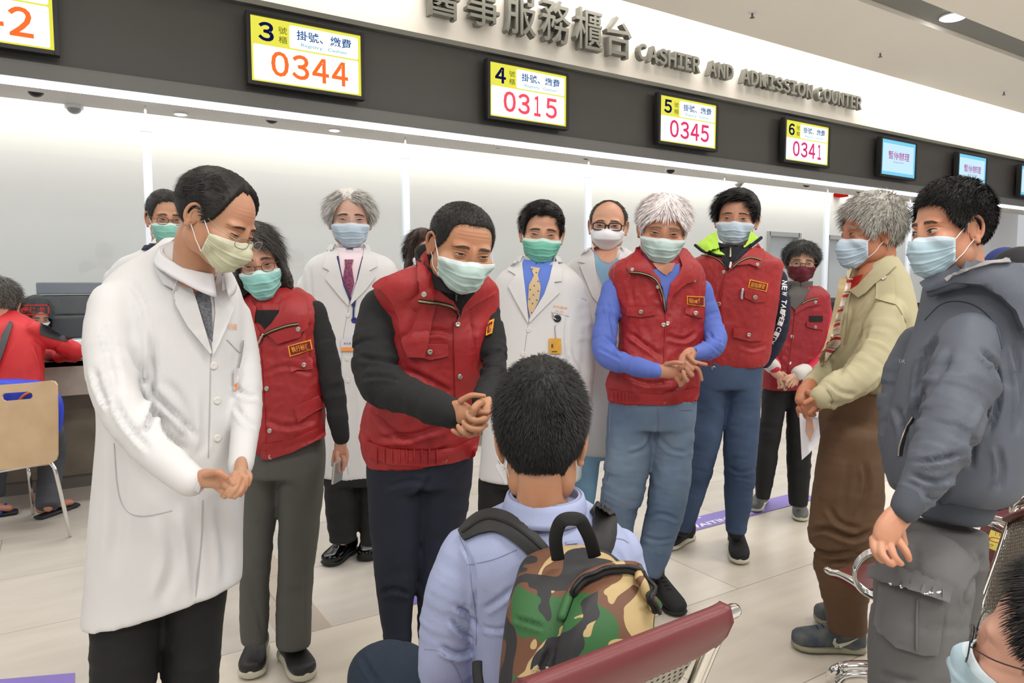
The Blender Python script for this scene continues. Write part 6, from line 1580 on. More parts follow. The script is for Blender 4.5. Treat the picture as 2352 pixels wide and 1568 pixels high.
name_badge(p, [(1722, 641), (1764, 651), (1760, 670), (1718, 660)], '副指揮官', T)
f = p.patch('pocket_flap', [(1710, 665), (1762, 675), (1758, 692), (1734, 694), (1708, 683)], T, RED, off=.010, th=.006); p.button([(1734, 683)], ['_pocket_flap'], SNAP, r=.011, th=.006, name='snap', parent=f)
f = p.patch('pocket_flap', [(1684, 752), (1752, 758), (1750, 783), (1718, 783), (1684, 774)], T, RED, off=.012, th=.006); p.button([(1720, 769)], ['_pocket_flap'], SNAP, r=.010, th=.006, name='snap', parent=f)
p.cord('pen', [(1704, 664), (1702, 684)], T, mat('pen_silver', (.8, .8, .85), .25, .6), r=.0065, off=.010)
for i, (ch, x, y) in enumerate(zip('NEWTAIPEICITY', [1808, 1808, 1808, 1807, 1806, 1804, 1803, 1801, 1798, 1795, 1790, 1785, 1779], [649, 661, 674, 693, 704, 715, 724, 734, 743, 756, 767, 775, 784])):
    a = math.radians(8 + i * 1.8); h_, w_ = 5.0, 6.0
    ux, uy = -math.sin(a), math.cos(a); vx, vy = math.cos(a), math.sin(a)   # reading direction down the arm, letter tops to the right
    q = [(x + vx * w_ - ux * h_, y + vy * w_ - uy * h_), (x + vx * w_ + ux * h_, y + vy * w_ + uy * h_), (x - vx * w_ + ux * h_, y - vy * w_ + uy * h_), (x - vx * w_ - ux * h_, y - vy * w_ - uy * h_)]
    q = [(a_ - 6, b_) for a_, b_ in q]
    p.drape_text('sleeve_letter', ch, q, ['navy_sweater'], whitep, off=.004, bold=.03)
legs(p, 'trousers', JD, [(800, 1600, 1760, 0, .58), (845, 1594, 1752, 0, .58), (890, 1590, 1748, 0, .6)], [(880, 1590, 1672, .0), (950, 1585, 1664, 0), (1040, 1573, 1648, 0), (1120, 1560, 1622, .02), (1215, 1545, 1590, .05)],
     [(880, 1664, 1748), (950, 1664, 1746), (1040, 1662, 1738, -.02), (1130, 1664, 1730, -.03), (1222, 1667, 1713, -.03)], seed=23, wr=.006, voxel=.008, folds=[([(1670, 1070), (1700, 1085), (1735, 1075)], .006, 6), ([(1668, 1100), (1700, 1095), (1732, 1105)], .004, 5)])
BOOST = mat('shoe_black_mesh2', (0.09, 0.09, 0.095), .8, bump=(400, .5, .001))
a, b_ = onz(1588, 1236, 0), onz(1526, 1266, 0); sole_shoe(p, 'shoe', a[:2], b_[:2], w=.048, h=.072, m=BOOST, sm=SOLEW, sole=.03, ankle=p.w(1567, 1215, .05))
a, b_ = onz(1688, 1240, 0), onz(1700, 1300, 0); sole_shoe(p, 'shoe', a[:2], b_[:2], w=.052, h=.072, m=BOOST, sm=SOLEW, sole=.03, ankle=p.w(1690, 1220, -.03))
p.hand([[(1735, 845, .14, 5), (1725, 850, .15, 4)], [(1732, 850, .14, 5), (1720, 856, .15, 4)]], [([(1752, 834, .10, 11), (1738, 842, .13, 12)], .6)], voxel=.004)
p.finish()

# ---------------------------------------------------------------- 11 woman, maroon mask
p = Person('wom11', 4.0, 'person with short grey hair, round glasses, dark maroon mask, red vest and pale cuffs', (0.80, 0.62, 0.50), base_px=(1810, 1100)).start()
p.head((1798, 550, 1884, 650), yaw=6, pitch=5, roll=-3, mask='maroon', mask_kind='cloth', hair=[(0, 40), (20, 38), (35, 34), (48, 26), (56, 8), (62, -10), (70, -22), (90, -24), (110, -28), (140, -38), (180, -42)], haircol=(0.27, 0.27, 0.27), hairT=(.022, .018), hairlen=.045, lift=.03, flow='fwd', strands=5500, greycol=(.14, .14, .14), glasses=dict(col=(.30, .12, .14), r=.0011, w=.022, h=.020, ex=2.0), res=.75, eyes='mid', hairjit=.3, taper=20, maskw=66)
p.neck(p.w(1838, 672), r=.05)
la = [(1890, 700, .0, 19), (1898, 760, .0, 19), (1890, 815, -.03, 19), (1862, 850, -.10, 16), (1838, 858, -.14, 14)]; ra = [(1786, 700, .0, 18), (1772, 760, .0, 18), (1765, 815, -.03, 18), (1780, 840, -.10, 15), (1778, 846, -.14, 14)]
armcore(p, la); armcore(p, ra); p.trunk([(1840, 690, 0, 32), (1825, 860, 0, 36)])
PKS = mat('sleeve_crimson', (0.75, 0.10, 0.24), .6)
p.garment('crimson_jacket', [p.loft([(672, 1810, 1880, 0, .8), (690, 1785, 1895, 0, .6), (850, 1775, 1885, 0, .5)]), p.tubepx(la), p.tubepx(ra)], PKS, limbs=[la, ra], wr=.006, seed=24, voxel=.009)
p.garment('red_vest', [p.loft([(658, 1812, 1886, 0, .8), (672, 1792, 1902, 0, .66), (690, 1778, 1908, 0, .6), (760, 1772, 1902, 0, .56), (840, 1757, 1885, 0, .56), (892, 1752, 1872, 0, .56)], yaw=6)], RED2, seed=25, tor=.005, crinkle=.0022, voxel=.008)
T = ['red_vest']; GT = mat('turtleneck_grey', (0.36, 0.35, 0.34), .8)
p.patch('neck_opening', [(1806, 655), (1852, 662), (1862, 668), (1848, 690), (1826, 712), (1814, 700)], T, GT, off=.010)
p.collar('turtleneck', p.w(1838, 668, 0), .058, .064, .055, GT, gap=2, flare=.004)
p.patch('vest_collar', [(1866, 660), (1876, 676), (1884, 698), (1850, 706), (1826, 722), (1826, 712), (1846, 690), (1856, 672)], T, RED2, off=.013, th=.007)
zipper(p, [(1876, 685), (1856, 690), (1842, 697)], ['red_vest', '_vest_collar'])
p.button([(1873, 694)], ['red_vest', '_vest_collar'], SNAP, r=.009, name='snap'); p.button([(1819, 773), (1814, 834), (1803, 893)], T, SNAP, r=.010, name='snap')
p.cord('vest_placket', [(1826, 718), (1818, 790), (1804, 892)], T, RED2, r=.003, off=.002)
p.patch('velcro_patch', bx(1859, 725, 1889, 738), T, BLACKK, off=.006)
f = p.patch('pocket_flap', [(1852, 739), (1893, 744), (1890, 758), (1874, 756), (1852, 750)], T, RED2, off=.009, th=.005); p.button([(1873, 751)], ['_pocket_flap'], SNAP, r=.009, name='snap', parent=f)
p.cord('pocket_seam', [(1774, 800), (1796, 802), (1795, 822), (1776, 820)], T, RED2, r=.003, off=.002)
CUFF = mat('cuff_pale', (0.82, 0.81, 0.80), .8)
for a in ([(1848, 852, -.12, 19), (1834, 857, -.15, 18)], [(1762, 830, -.08, 18), (1776, 842, -.13, 18)]):
    v, f = p.tubepx(a, 16); p.part('cuff', v, f, CUFF)
legs(p, 'trousers', BLACKC, [(850, 1760, 1868, 0, .56), (892, 1755, 1866, 0, .58)], [(880, 1754, 1815), (980, 1744, 1796), (1070, 1734, 1782), (1145, 1735, 1768)], [(880, 1808, 1868), (980, 1806, 1866), (1080, 1808, 1862), (1160, 1812, 1855)], seed=25, voxel=.009)
SG = mat('sneaker_grey', (0.42, 0.43, 0.42), .8, bump=(400, .4, .001)); MINT = mat('lace_mint', (0.55, 0.68, 0.62), .8)
a, b_ = onz(1754, 1150, 0), onz(1730, 1178, 0); sole_shoe(p, 'shoe', a[:2], b_[:2], w=.044, h=.06, m=SG, sm=SOLEW, sole=.026, lacecol=MINT, ankle=p.w(1752, 1140, 0))
a, b_ = onz(1832, 1162, 0), onz(1840, 1200, 0); sole_shoe(p, 'shoe', a[:2], b_[:2], w=.046, h=.06, m=SG, sm=SOLEW, sole=.026, lacecol=MINT, ankle=p.w(1834, 1155, 0))
p.hand([[(1796, 868, -.16, 4.4), (1806, 878, -.17, 4), (1802, 888, -.17, 3.4)], [(1792, 872, -.16, 4.4), (1798, 884, -.17, 4), (1794, 890, -.17, 3.2)], [(1800, 864, -.16, 4.2), (1812, 872, -.17, 3.8), (1811, 882, -.17, 3.2)], [(1788, 874, -.15, 4), (1790, 886, -.15, 3.4), (1788, 891, -.15, 3)], [(1798, 856, -.15, 4.2), (1808, 864, -.175, 3.8)]], [([(1772, 848, -.14, 9), (1784, 858, -.15, 11), (1796, 866, -.155, 10)], .65)], voxel=.003)
p.hand([[(1818, 868, -.18, 4.4), (1808, 876, -.19, 4), (1806, 884, -.19, 3.4)], [(1822, 872, -.17, 4.4), (1814, 882, -.18, 4), (1811, 888, -.18, 3.4)], [(1828, 873, -.16, 4.2), (1822, 884, -.17, 3.6), (1818, 888, -.17, 3)], [(1816, 862, -.17, 4.2), (1806, 866, -.185, 3.8), (1800, 872, -.185, 3.2)], [(1832, 872, -.15, 4), (1829, 883, -.155, 3.2)]], [([(1838, 858, -.15, 9), (1828, 864, -.16, 11), (1820, 866, -.17, 9)], .65)], voxel=.003)
p.finish()

# ---------------------------------------------------------------- 12 old man, beige jacket
KHAKI = mat('jacket_khaki', (0.72, 0.69, 0.56), .8, bump=(400, .2, .0006), var=(5, .95)); BROWN = mat('trousers_brown', (0.37, 0.265, 0.17), .75, bump=(400, .15, .0005), var=(4, .82))
p = Person('man12', 2.62, 'grey-haired person in khaki jacket and brown trousers, side-on, holding papers', (0.72, 0.47, 0.34), base_px=(1960, 1200)).start()
p.head((1916, 434, 2087, 618), yaw=-62, pitch=3, roll=0, mask='blue', hair=[(0, 40), (20, 42), (36, 38), (48, 30), (58, 16), (66, 2), (74, -6), (82, -8), (86, 10), (100, 14), (106, -8), (118, -28), (135, -40), (180, -46)], haircol=(0.76, 0.75, 0.72), hairT=(.032, .014), hairlen=.045, lift=.30, flow='whorl', strands=8000, greycol=(.52, .51, .49), eyes='smile', style=dict(wrinkle=.8), hairjit=.7)
p.neck(p.w(2005, 640, .0), r=.06)
la = [(2038, 725, -.10, 48), (2015, 800, -.15, 46), (1978, 862, -.19, 44), (1925, 893, -.21, 40), (1888, 912, -.22, 31)]; ra = [(1968, 740, .14, 36), (1940, 800, .14, 34), (1893, 860, .10, 28), (1862, 884, .02, 23)]
armcore(p, la); armcore(p, ra); p.trunk([(2020, 680, 0, 50), (2010, 850, 0, 60), (1975, 980, 0, 55)])
p.garment('khaki_jacket', [p.loft([(590, 1985, 2062, .0, .9), (612, 1962, 2076, .0, .8), (640, 1950, 2092, 0, .7), (690, 1938, 2106, 0, .66), (760, 1918, 2113, 0, .64), (840, 1908, 2112, 0, .64), (910, 1930, 2104, 0, .66), (960, 1950, 2095, 0, .66), (1956, 1006, 2080, 985, 0, .66)], yaw=-58), p.tubepx(la, 20), p.tubepx(ra, 16)], KHAKI, voxel=.0075, limbs=[la, ra], wr=.007, tor=.004, tfreq=(5, 5, 3), seed=26,
    folds=[([(2000, 730), (1975, 790), (1945, 830), (1920, 870)], .008, 10), ([(2075, 700), (2085, 760), (2070, 800)], .008, 9), ([(2062, 790), (2040, 850), (1990, 905)], .009, 9), ([(1905, 880), (1930, 900), (1970, 905)], .006, 7), ([(1900, 925), (1940, 925), (2000, 900)], .009, 7), ([(2010, 690), (1990, 720), (1970, 750)], .006, 8), ([(1960, 700), (1945, 760), (1935, 800)], .005, 7)])
T = ['khaki_jacket']
def stripes():
    m = mat('shirt_striped', (0.86, 0.80, 0.74), .8)
    nt = m.node_tree; b = nt.nodes['Principled BSDF']; tc = nt.nodes.new('ShaderNodeTexCoord'); sp = nt.nodes.new('ShaderNodeSeparateXYZ'); nt.links.new(tc.outputs['Object'], sp.inputs[0])
    a = nt.nodes.new('ShaderNodeMath'); a.operation = 'MULTIPLY'; a.inputs[1].default_value = 19; nt.links.new(sp.outputs[2], a.inputs[0])
    fr = nt.nodes.new('ShaderNodeMath'); fr.operation = 'FRACT'; nt.links.new(a.outputs[0], fr.inputs[0])
    r = nt.nodes.new('ShaderNodeValToRGB'); r.color_ramp.interpolation = 'CONSTANT'; e = r.color_ramp.elements; e[0].color = (*lin((.87, .82, .76)), 1); e[0].position = 0; e[1].position = .45; e[1].color = (*lin((.74, .16, .14)), 1)
    for ps, c in ((.66, (.87, .82, .76)), (.76, (.70, .55, .48)), (.86, (.87, .82, .76))):
        q = r.color_ramp.elements.new(ps); q.color = (*lin(c), 1)
    nt.links.new(fr.outputs[0], r.inputs[0]); nt.links.new(r.outputs[0], b.inputs['Base Color']); return m
p.patch('striped_shirt', [(1946, 636), (1962, 640), (1956, 665), (1940, 700), (1930, 745), (1932, 790), (1912, 812), (1893, 838), (1900, 800), (1914, 750), (1925, 700), (1935, 665)], T, stripes(), off=.007)
p.patch('red_collar', [(1962, 637), (1985, 630), (1975, 650), (1958, 668), (1955, 655)], T, mat('collar_red', (0.68, 0.10, 0.10), .7), off=.012, th=.006)
p.patch('jacket_lapel', [(1928, 637), (1946, 636), (1940, 665), (1925, 710), (1912, 760), (1900, 805), (1892, 840), (1886, 845), (1884, 820), (1898, 780), (1912, 720), (1920, 680)], T, mat('khaki_lining', (0.66, 0.58, 0.45), .8), off=.016, th=.008)
p.patch('jacket_collar', [(2050, 590), (2058, 610), (2038, 630), (2008, 655), (1992, 672), (1974, 684), (1954, 668), (1972, 655), (1990, 636), (2012, 612), (2035, 592)], T, KHAKI, off=.014, th=.009, puff=.002)
p.patch('jacket_collar', [(1944, 622), (1962, 616), (1964, 636), (1946, 640)], T, KHAKI, off=.020, th=.007)
p.patch('epaulette', [(2014, 634), (2052, 632), (2056, 688), (2055, 700), (2012, 688)], T, KHAKI, off=.008, th=.006); p.button([(2029, 638)], ['khaki_jacket', '_epaulette'], SNAP, r=.009, name='snap', th=.005)
p.button([(1938, 690)], ['khaki_jacket', '_jacket_lapel'], SNAP, r=.006, name='snap')
SS = mat('khaki_seam', (0.60, 0.56, 0.44), .8)
p.cord('jacket_seam', [(2010, 694), (2040, 692), (2062, 705), (2080, 740)], T, SS, r=.0018, off=.001); p.cord('jacket_seam', [(1958, 660), (1950, 700), (1944, 760), (1940, 790)], T, SS, r=.0018, off=.001); p.cord('jacket_seam', [(2018, 905), (2020, 950), (2014, 985)], T, SS, r=.0018, off=.001)
p.cord('cuff_seam', [(1900, 895), (1912, 915), (1908, 935)], T, SS, r=.0018, off=.001)
legs(p, 'trousers', BROWN, [(900, 1905, 2050, 0, .8), (950, 1882, 2045, 0, .8), (1010, 1878, 2040, 0, .8)], [(1000, 1885, 2026, -.08), (1090, 1873, 2028, -.08), (1180, 1861, 2026, -.08), (1235, 1856, 2022, -.08), (1262, 1872, 2010, -.08), (1300, 1868, 2005, -.08), (1360, 1886, 1996, -.08), (1448, 1900, 1992, -.08)],
     [(1000, 1895, 2030, .10), (1120, 1890, 2020, .10), (1230, 1880, 2000, .10), (1330, 1890, 1985, .10), (1400, 1900, 1980, .10)], yaw=-60, seed=27, wr=.009, voxel=.0085, lfreq=(11, 7),
     folds=[([(1860, 1225), (1900, 1215), (1960, 1235), (2000, 1215)], .014, 9), ([(1868, 1258), (1910, 1270), (1970, 1262)], .012, 8), ([(1880, 1295), (1930, 1290), (1985, 1300)], .008, 8), ([(1985, 1060), (1990, 1120), (1970, 1190)], .008, 9), ([(1950, 1060), (1935, 1180)], .005, 10), ([(1900, 1160), (1930, 1200), (1980, 1215)], .008, 9)])
DUST = mat('sneaker_dusty_navy', (0.26, 0.30, 0.35), .85, bump=(200, .5, .002), var=(14, 1, (.42, .42, .40)))
a, b_ = onz(1985, 1497, 0), onz(1818, 1488, 0); sole_shoe(p, 'shoe', a[:2], b_[:2], w=.05, h=.082, m=DUST, sm=mat('sole_dusty', (.60, .58, .50), .8), sole=.030, ankle=p.w(1948, 1440, -.08), lacecol=mat('lace_navy', (.13, .18, .28), .8))
p.patch('shoe_emblem', [(1912, 1476), (1915, 1466), (1920, 1464), (1919, 1474), (1925, 1478), (1945, 1474), (1975, 1463), (1950, 1478), (1928, 1487), (1918, 1486)], ['shoe'], mat('emblem_cream', (.80, .80, .72), .7), off=.004, th=.003)
a, b_ = onz(1985, 1432, 0), onz(1870, 1428, 0); sole_shoe(p, 'shoe', a[:2], b_[:2], w=.048, h=.08, m=DUST, sm=MATS['sole_dusty'], sole=.028, ankle=p.w(1945, 1400, .10), lacecol=MATS['lace_navy'])
p.hand([[(1850, 925, -.13, 7.5), (1862, 940, -.15, 7), (1878, 940, -.16, 6), (1884, 938, -.16, 5)], [(1846, 935, -.12, 7.5), (1858, 950, -.14, 7), (1870, 952, -.15, 6)], [(1840, 940, -.11, 7.5), (1850, 958, -.12, 7), (1856, 966, -.12, 5.5)], [(1834, 938, -.10, 7), (1838, 955, -.10, 6)], [(1856, 900, -.12, 8), (1872, 912, -.16, 7.5), (1868, 924, -.17, 6)]], [([(1864, 884, -.04, 20), (1852, 902, -.08, 24), (1843, 922, -.10, 21)], .7)], voxel=.0024)
p.hand([[(1862, 928, -.22, 7), (1852, 938, -.22, 6.5), (1850, 948, -.21, 5.5)], [(1870, 936, -.22, 7), (1858, 948, -.22, 6)], [(1862, 918, -.24, 7), (1848, 926, -.24, 6)]], [([(1893, 910, -.22, 20), (1874, 920, -.22, 20), (1864, 926, -.215, 14)], .7)], voxel=.0024)
p.finish()
q = [P(1836, 948, 2.50), P(1880, 960, 2.48), P(1884, 1004, 2.46), P(1860, 1040, 2.47), P(1842, 1056, 2.50)]
v = np.array(q + [a + F * .0012 for a in q]); n = 5
tag(add('paper_sheet', v, [tuple(range(n)), tuple(range(2 * n - 1, n - 1, -1))] + [(i, n + i, n + (i + 1) % n, (i + 1) % n) for i in range(n)], mat('paper', (.90, .90, .93), .7)), 'folded white paper sheet held low by the grey-haired person in khaki', 'paper')
q = [P(1852, 952, 2.455), P(1866, 962, 2.455), P(1870, 990, 2.455), P(1860, 1015, 2.455), P(1850, 990, 2.455)]
v = np.array(q + [a + F * .001 for a in q])
tag(add('leaflet', v, [tuple(range(n)), tuple(range(2 * n - 1, n - 1, -1))] + [(i, n + i, n + (i + 1) % n, (i + 1) % n) for i in range(n)], mat('leaflet_orange', (.86, .55, .33), .6, var=(40, 1, (.70, .62, .60)))), 'small orange leaflet in front of the white paper sheet', 'paper')

# ---------------------------------------------------------------- 13 young man, dark grey hooded jacket
SLATE = mat('jacket_slate', (0.335, 0.36, 0.405), .62, bump=(300, .1, .0005)); RIB = mat('rib_slate', (0.29, 0.31, 0.345), .9, bump=(60, .5, .002, (1, 1, .05)))
CARGO = mat('cargo_grey', (0.40, 0.40, 0.405), .85, bump=(450, .2, .0006), var=(4, .92))
p = Person('man13', 1.8, 'young black-haired person in slate grey hooded jacket and cargo trousers, at right', (0.80, 0.57, 0.44), base_px=(2200, 1200)).start()
p.head((2080, 403, 2292, 640), yaw=-50, pitch=4, roll=3, mask='sky', hair=[(0, 40), (20, 41), (36, 38), (46, 32), (54, 18), (64, 8), (72, 0), (80, -8), (84, 12), (100, 16), (106, -8), (116, -28), (135, -44), (180, -50)], haircol=(0.085, 0.08, 0.075), hairT=(.022, .012), hairlen=.022, lift=.55, flow='whorl', strands=12000, eyes='open', hairjit=.5, style=dict(look=2))
p.neck(p.w(2215, 665, .02), r=.056)
la = [(2225, 780, -.10, 76), (2205, 880, -.14, 74), (2180, 980, -.18, 70), (2140, 1070, -.20, 60), (2105, 1130, -.21, 44), (2098, 1142, -.215, 42)]
armcore(p, la); p.trunk([(2230, 720, 0, 70), (2220, 950, 0, 90), (2200, 1180, 0, 80)])
ra = [(2110, 790, .16, 48), (2070, 880, .17, 46), (2060, 990, .15, 42), (2070, 1100, .1, 34)]; armcore(p, ra)
p.garment('hooded_jacket', [p.loft([(628, 2150, 2300, .02, .9), (650, 2128, 2345, .02, .8), (690, 2118, 2375, .01, .7), (760, 2100, 2385, 0, .66), (860, 2070, 2380, 0, .64), (960, 2048, 2372, 0, .64), (1050, 2036, 2360, 0, .64), (1110, 2040, 2345, 0, .66), (1138, 2078, 2312, 0, .66)], yaw=-52), p.tubepx(la, 24), p.tubepx(ra, 20)], SLATE, voxel=.0075, limbs=[la, ra], wr=.010, tor=.006, tfreq=(5, 5, 3), seed=28, lfreq=(9, 6),
    folds=[([(2155, 770), (2120, 850), (2110, 960)], .012, 10), ([(2190, 800), (2160, 860), (2110, 940), (2080, 1000)], .010, 12), ([(2250, 800), (2285, 850), (2290, 930), (2265, 1000)], .016, 10), ([(2270, 930), (2235, 1010), (2230, 1080)], .010, 12), ([(2105, 1065), (2160, 1055), (2210, 1040)], .012, 8), ([(2090, 1090), (2150, 1105), (2200, 1085)], .010, 8), ([(2060, 930), (2080, 990), (2075, 1060)], .008, 10), ([(2290, 1020), (2300, 1080), (2290, 1130)], .008, 10), ([(2120, 1130), (2150, 1145), (2190, 1120)], .007, 8), ([(2330, 780), (2345, 900), (2335, 1000)], .010, 10)])
T = ['hooded_jacket']
p.patch('hood', [(2135, 655), (2160, 640), (2190, 632), (2235, 615), (2275, 605), (2310, 602), (2352, 604), (2400, 640), (2410, 700), (2400, 780), (2370, 770), (2340, 762), (2325, 718), (2295, 685), (2255, 660), (2200, 655), (2145, 675)], T, SLATE, off=.050, th=.05, puff=.012)
p.garment('hood_roll', [p.tubepx([(2140, 668, .0, 10), (2190, 648, -.05, 16), (2260, 630, -.04, 22), (2320, 640, .02, 34), (2360, 690, .08, 42), (2372, 745, .12, 30)], 20)], SLATE, voxel=.006, wr=0, tor=.008, tfreq=(9, 9, 12), seed=5)
p.patch('hood_lining', [(2172, 640), (2200, 625), (2240, 612), (2268, 598), (2310, 594), (2330, 604), (2280, 606), (2235, 618), (2190, 634), (2176, 645)], T + ['hood_roll', '_hood'], mat('lining_grey', (0.62, 0.61, 0.61), .8), off=.012, th=.008)
p.patch('chin_collar', [(2132, 648), (2168, 634), (2178, 640), (2160, 660), (2145, 668)], T, BLACKK, off=.02, th=.01)
SD = mat('slate_seam', (0.20, 0.215, 0.24), .8)
p.cord('jacket_seam', [(2124, 735), (2160, 700), (2200, 692), (2245, 705), (2285, 745), (2300, 800)], T, SD, r=.0014, off=.0005)
p.cord('pocket_zip', [(2094, 958), (2080, 985), (2066, 1022), (2064, 1045)], T, SNAP, r=.0024, off=.003); p.cord('zip_tape', [(2098, 960), (2084, 988), (2072, 1022), (2069, 1046)], T, BLACKK, r=.004, off=.001, flat=.4)
p.drape_text('sleeve_text', 'UK', [(2066, 824), (2080, 826), (2079, 834), (2065, 832)], T, mat('text_pale', (.75, .77, .8), .6), off=.006)
p.garment('hem_rib', [p.loft([(1118, 2086, 2300, -.0, .66), (1140, 2080, 2296, -.0, .68), (1168, 2080, 2284, 0, .68), (1186, 2084, 2276, 0, .68)], yaw=-52)], RIB, voxel=.007, tor=.001, wr=0, seed=2)
p.garment('cuff_rib', [p.tubepx([(2103, 1128, -.212, 41), (2088, 1152, -.22, 40), (2080, 1168, -.225, 38)], 24)], RIB, voxel=.006, tor=.001, wr=0, seed=2)
legs(p, 'trousers', CARGO, [(1208, 2092, 2270, 0, .55), (1240, 2078, 2270, 0, .6), (1290, 2050, 2268, 0, .7)], [(1290, 2050, 2245, -.05), (1330, 2008, 2238, -.08), (1400, 1998, 2222, -.09), (1500, 1994, 2212, -.09), (1600, 1996, 2210, -.08), (1720, 2005, 2190, -.06), (1830, 2015, 2170, -.06)],
     [(1280, 2120, 2268, .06), (1340, 2130, 2258, .08), (1420, 2140, 2248, .08), (1500, 2140, 2262, .08), (1600, 2140, 2268, .08), (1740, 2150, 2250, .08)], yaw=-52, seed=29, wr=.008, voxel=.0085, lfreq=(8, 5),
     folds=[([(2230, 1340), (2215, 1370), (2225, 1400)], .008, 8), ([(2020, 1540), (2060, 1555), (2110, 1562)], .008, 10), ([(2240, 1260), (2255, 1300), (2225, 1345)], .008, 9), ([(2100, 1240), (2105, 1300), (2090, 1350)], .004, 12)])
T = ['trousers']
pk = p.patch('cargo_pocket', [(2026, 1338), (2168, 1372), (2160, 1450), (2152, 1500), (2120, 1502), (2060, 1482), (2022, 1450), (2014, 1432), (2020, 1390)], T, CARGO, off=.016, th=.014, puff=.003)
p.patch('pocket_flap', [(2014, 1305), (2040, 1300), (2100, 1312), (2180, 1336), (2172, 1380), (2150, 1374), (2080, 1352), (2012, 1330)], T + ['_cargo_pocket'], CARGO, off=.034, th=.008)
p.cord('pocket_pleat', [(2107, 1378), (2105, 1440), (2105, 1490)], ['_cargo_pocket'], MATS['cargo_grey'], r=.003, off=.003)
rng = random.Random(4)
for i in range(22):
    t = rng.random(); x = 2038 + 35 * t if i < 10 else 2115 + 45 * t; y = 1338 + 8 * t + rng.random() * 4 if i < 10 else 1362 + 3 * rng.random() - 4 * t
    p.button([(x, y)], ['trousers', '_pocket_flap'], whitep, r=.0014 + .0014 * rng.random(), th=.0008, name='paint_speck')
p.hand([[(2062, 1240, -.23, 12), (2078, 1262, -.245, 11), (2085, 1275, -.25, 9.5), (2088, 1284, -.245, 8)], [(2042, 1246, -.24, 12), (2052, 1275, -.26, 11), (2064, 1290, -.265, 9.5), (2070, 1294, -.26, 8)], [(2022, 1246, -.24, 12), (2026, 1272, -.26, 11), (2040, 1290, -.27, 9.5), (2050, 1296, -.265, 8)], [(2006, 1238, -.23, 11), (2008, 1262, -.245, 10), (2018, 1280, -.25, 8.5), (2026, 1288, -.25, 7.5)], [(2066, 1200, -.19, 12), (2072, 1230, -.20, 11), (2078, 1248, -.21, 9)]],
       [([(2080, 1172, -.215, 32), (2058, 1192, -.22, 36), (2040, 1216, -.23, 37), (2030, 1238, -.235, 32)], .6)], voxel=.0024)
for x, dd in ((2085, -.06), (2205, .15)):
    q = P(x, 1780, p.d + dd); sole_shoe(p, 'shoe', (q[0], q[1]), (q[0] - .22, q[1] - .02), m=SHOEB, sm=SOLEB)
p.finish()
# ---------------------------------------------------------------- 14 seated young man seen from behind
OXF = mat('shirt_oxford_blue', (0.64, 0.68, 0.82), .8, bump=(700, .25, .0006), var=(300, .95)); 
DENS = mat('jeans_dark_teal', (0.13, 0.19, 0.26), .85, bump=(400, .25, .0006), var=(5, .85))
p = Person('man14', 1.42, 'seated person from behind, short black hair, pale blue shirt, wearing a camouflage backpack', (0.76, 0.56, 0.42), base_px=(1230, 1500)).start()
p.head((1139, 850, 1348, 1125), yaw=176, pitch=6, roll=0, mask=None, hair=[(0, 50), (60, 20), (70, -2), (80, -8), (86, 12), (100, 14), (106, -10), (114, -22), (130, -38), (148, -54), (180, -60)], haircol=(0.07, 0.07, 0.068), hairT=(.024, .010), hairlen=.020, lift=.62, flow='whorl', strands=16000, hairjit=1.0, fit_w=1, brow=False, ear_out=1.1, zs=1.15)
p.neck(p.w(1243, 1165, .01), r=.046, r2=.056)
lm = mat('mask_loop', (0.9, 0.9, 0.9), .7)
for pts in ([(1170, 1095, -.02), (1163, 1075, -.03), (1148, 1060, -.02), (1138, 1030, -.01), (1142, 1013, 0), (1156, 1018, .01), (1161, 1045, -.01), (1157, 1078, -.02)],):
    v, f = tube3(cr(np.array([p.w(*a) for a in pts]), 5), .0014, 6); p.part('ear_loop', v, f, lm)
v, f = tube3(np.array([p.w(1145, 1066, .05), p.w(1158, 1088, .03), p.w(1168, 1108, .02)]), .009, 8, .3); p.part('face_mask', v, f, mat('mask_back', (.88, .88, .9), .8))
la = [(1072, 1268, .02, 56), (1040, 1360, .03, 60), (1030, 1450, .05, 60), (1028, 1540, .07, 60), (1035, 1620, .09, 56)]; rb = [(1425, 1262, .05, 50), (1440, 1360, .07, 52), (1430, 1480, .1, 50), (1420, 1600, .14, 48)]
armcore(p, la); armcore(p, rb); p.trunk([(1245, 1200, .02, 80), (1250, 1400, .03, 110), (1250, 1600, .05, 110), (1250, 1680, .05, 105)])
p.garment('oxford_shirt', [p.loft([(1148, 1180, 1335, .02, .8), (1175, 1130, 1378, .02, .7), (1205, 1075, 1420, .02, .6), (1245, 1045, 1448, .02, .55), (1310, 1050, 1455, .02, .52), (1400, 1075, 1450, .03, .52), (1500, 1090, 1430, .04, .55), (1620, 1095, 1420, .05, .58), (1740, 1090, 1425, .05, .6)], yaw=0), p.tubepx(la, 24), p.tubepx(rb, 22)], OXF, voxel=.0062, limbs=[la, rb], wr=.009, tor=.005, tfreq=(7, 7, 4), seed=31, lfreq=(10, 6),
    folds=[([(1045, 1390), (1075, 1410), (1092, 1440)], .009, 8), ([(1035, 1420), (1060, 1450), (1090, 1470)], .008, 8), ([(1010, 1480), (1050, 1500), (1092, 1490)], .008, 9), ([(1095, 1340), (1092, 1400), (1097, 1450)], .006, 6), ([(1110, 1400), (1140, 1380), (1190, 1340)], .005, 10), ([(1105, 1440), (1140, 1445), (1170, 1440)], .005, 7), ([(1060, 1240), (1085, 1290), (1095, 1350)], .004, 6), ([(1410, 1260), (1430, 1300), (1440, 1340)], .005, 8)])
T = ['oxford_shirt']; OS = mat('oxford_seam', (.55, .58, .70), .8)
p.collar('shirt_collar', p.w(1252, 1176, .005), .066, .064, .046, OXF, yaw=180, gap=30, drop=.044, flare=.014, points=0, back=-.01, th=.006)
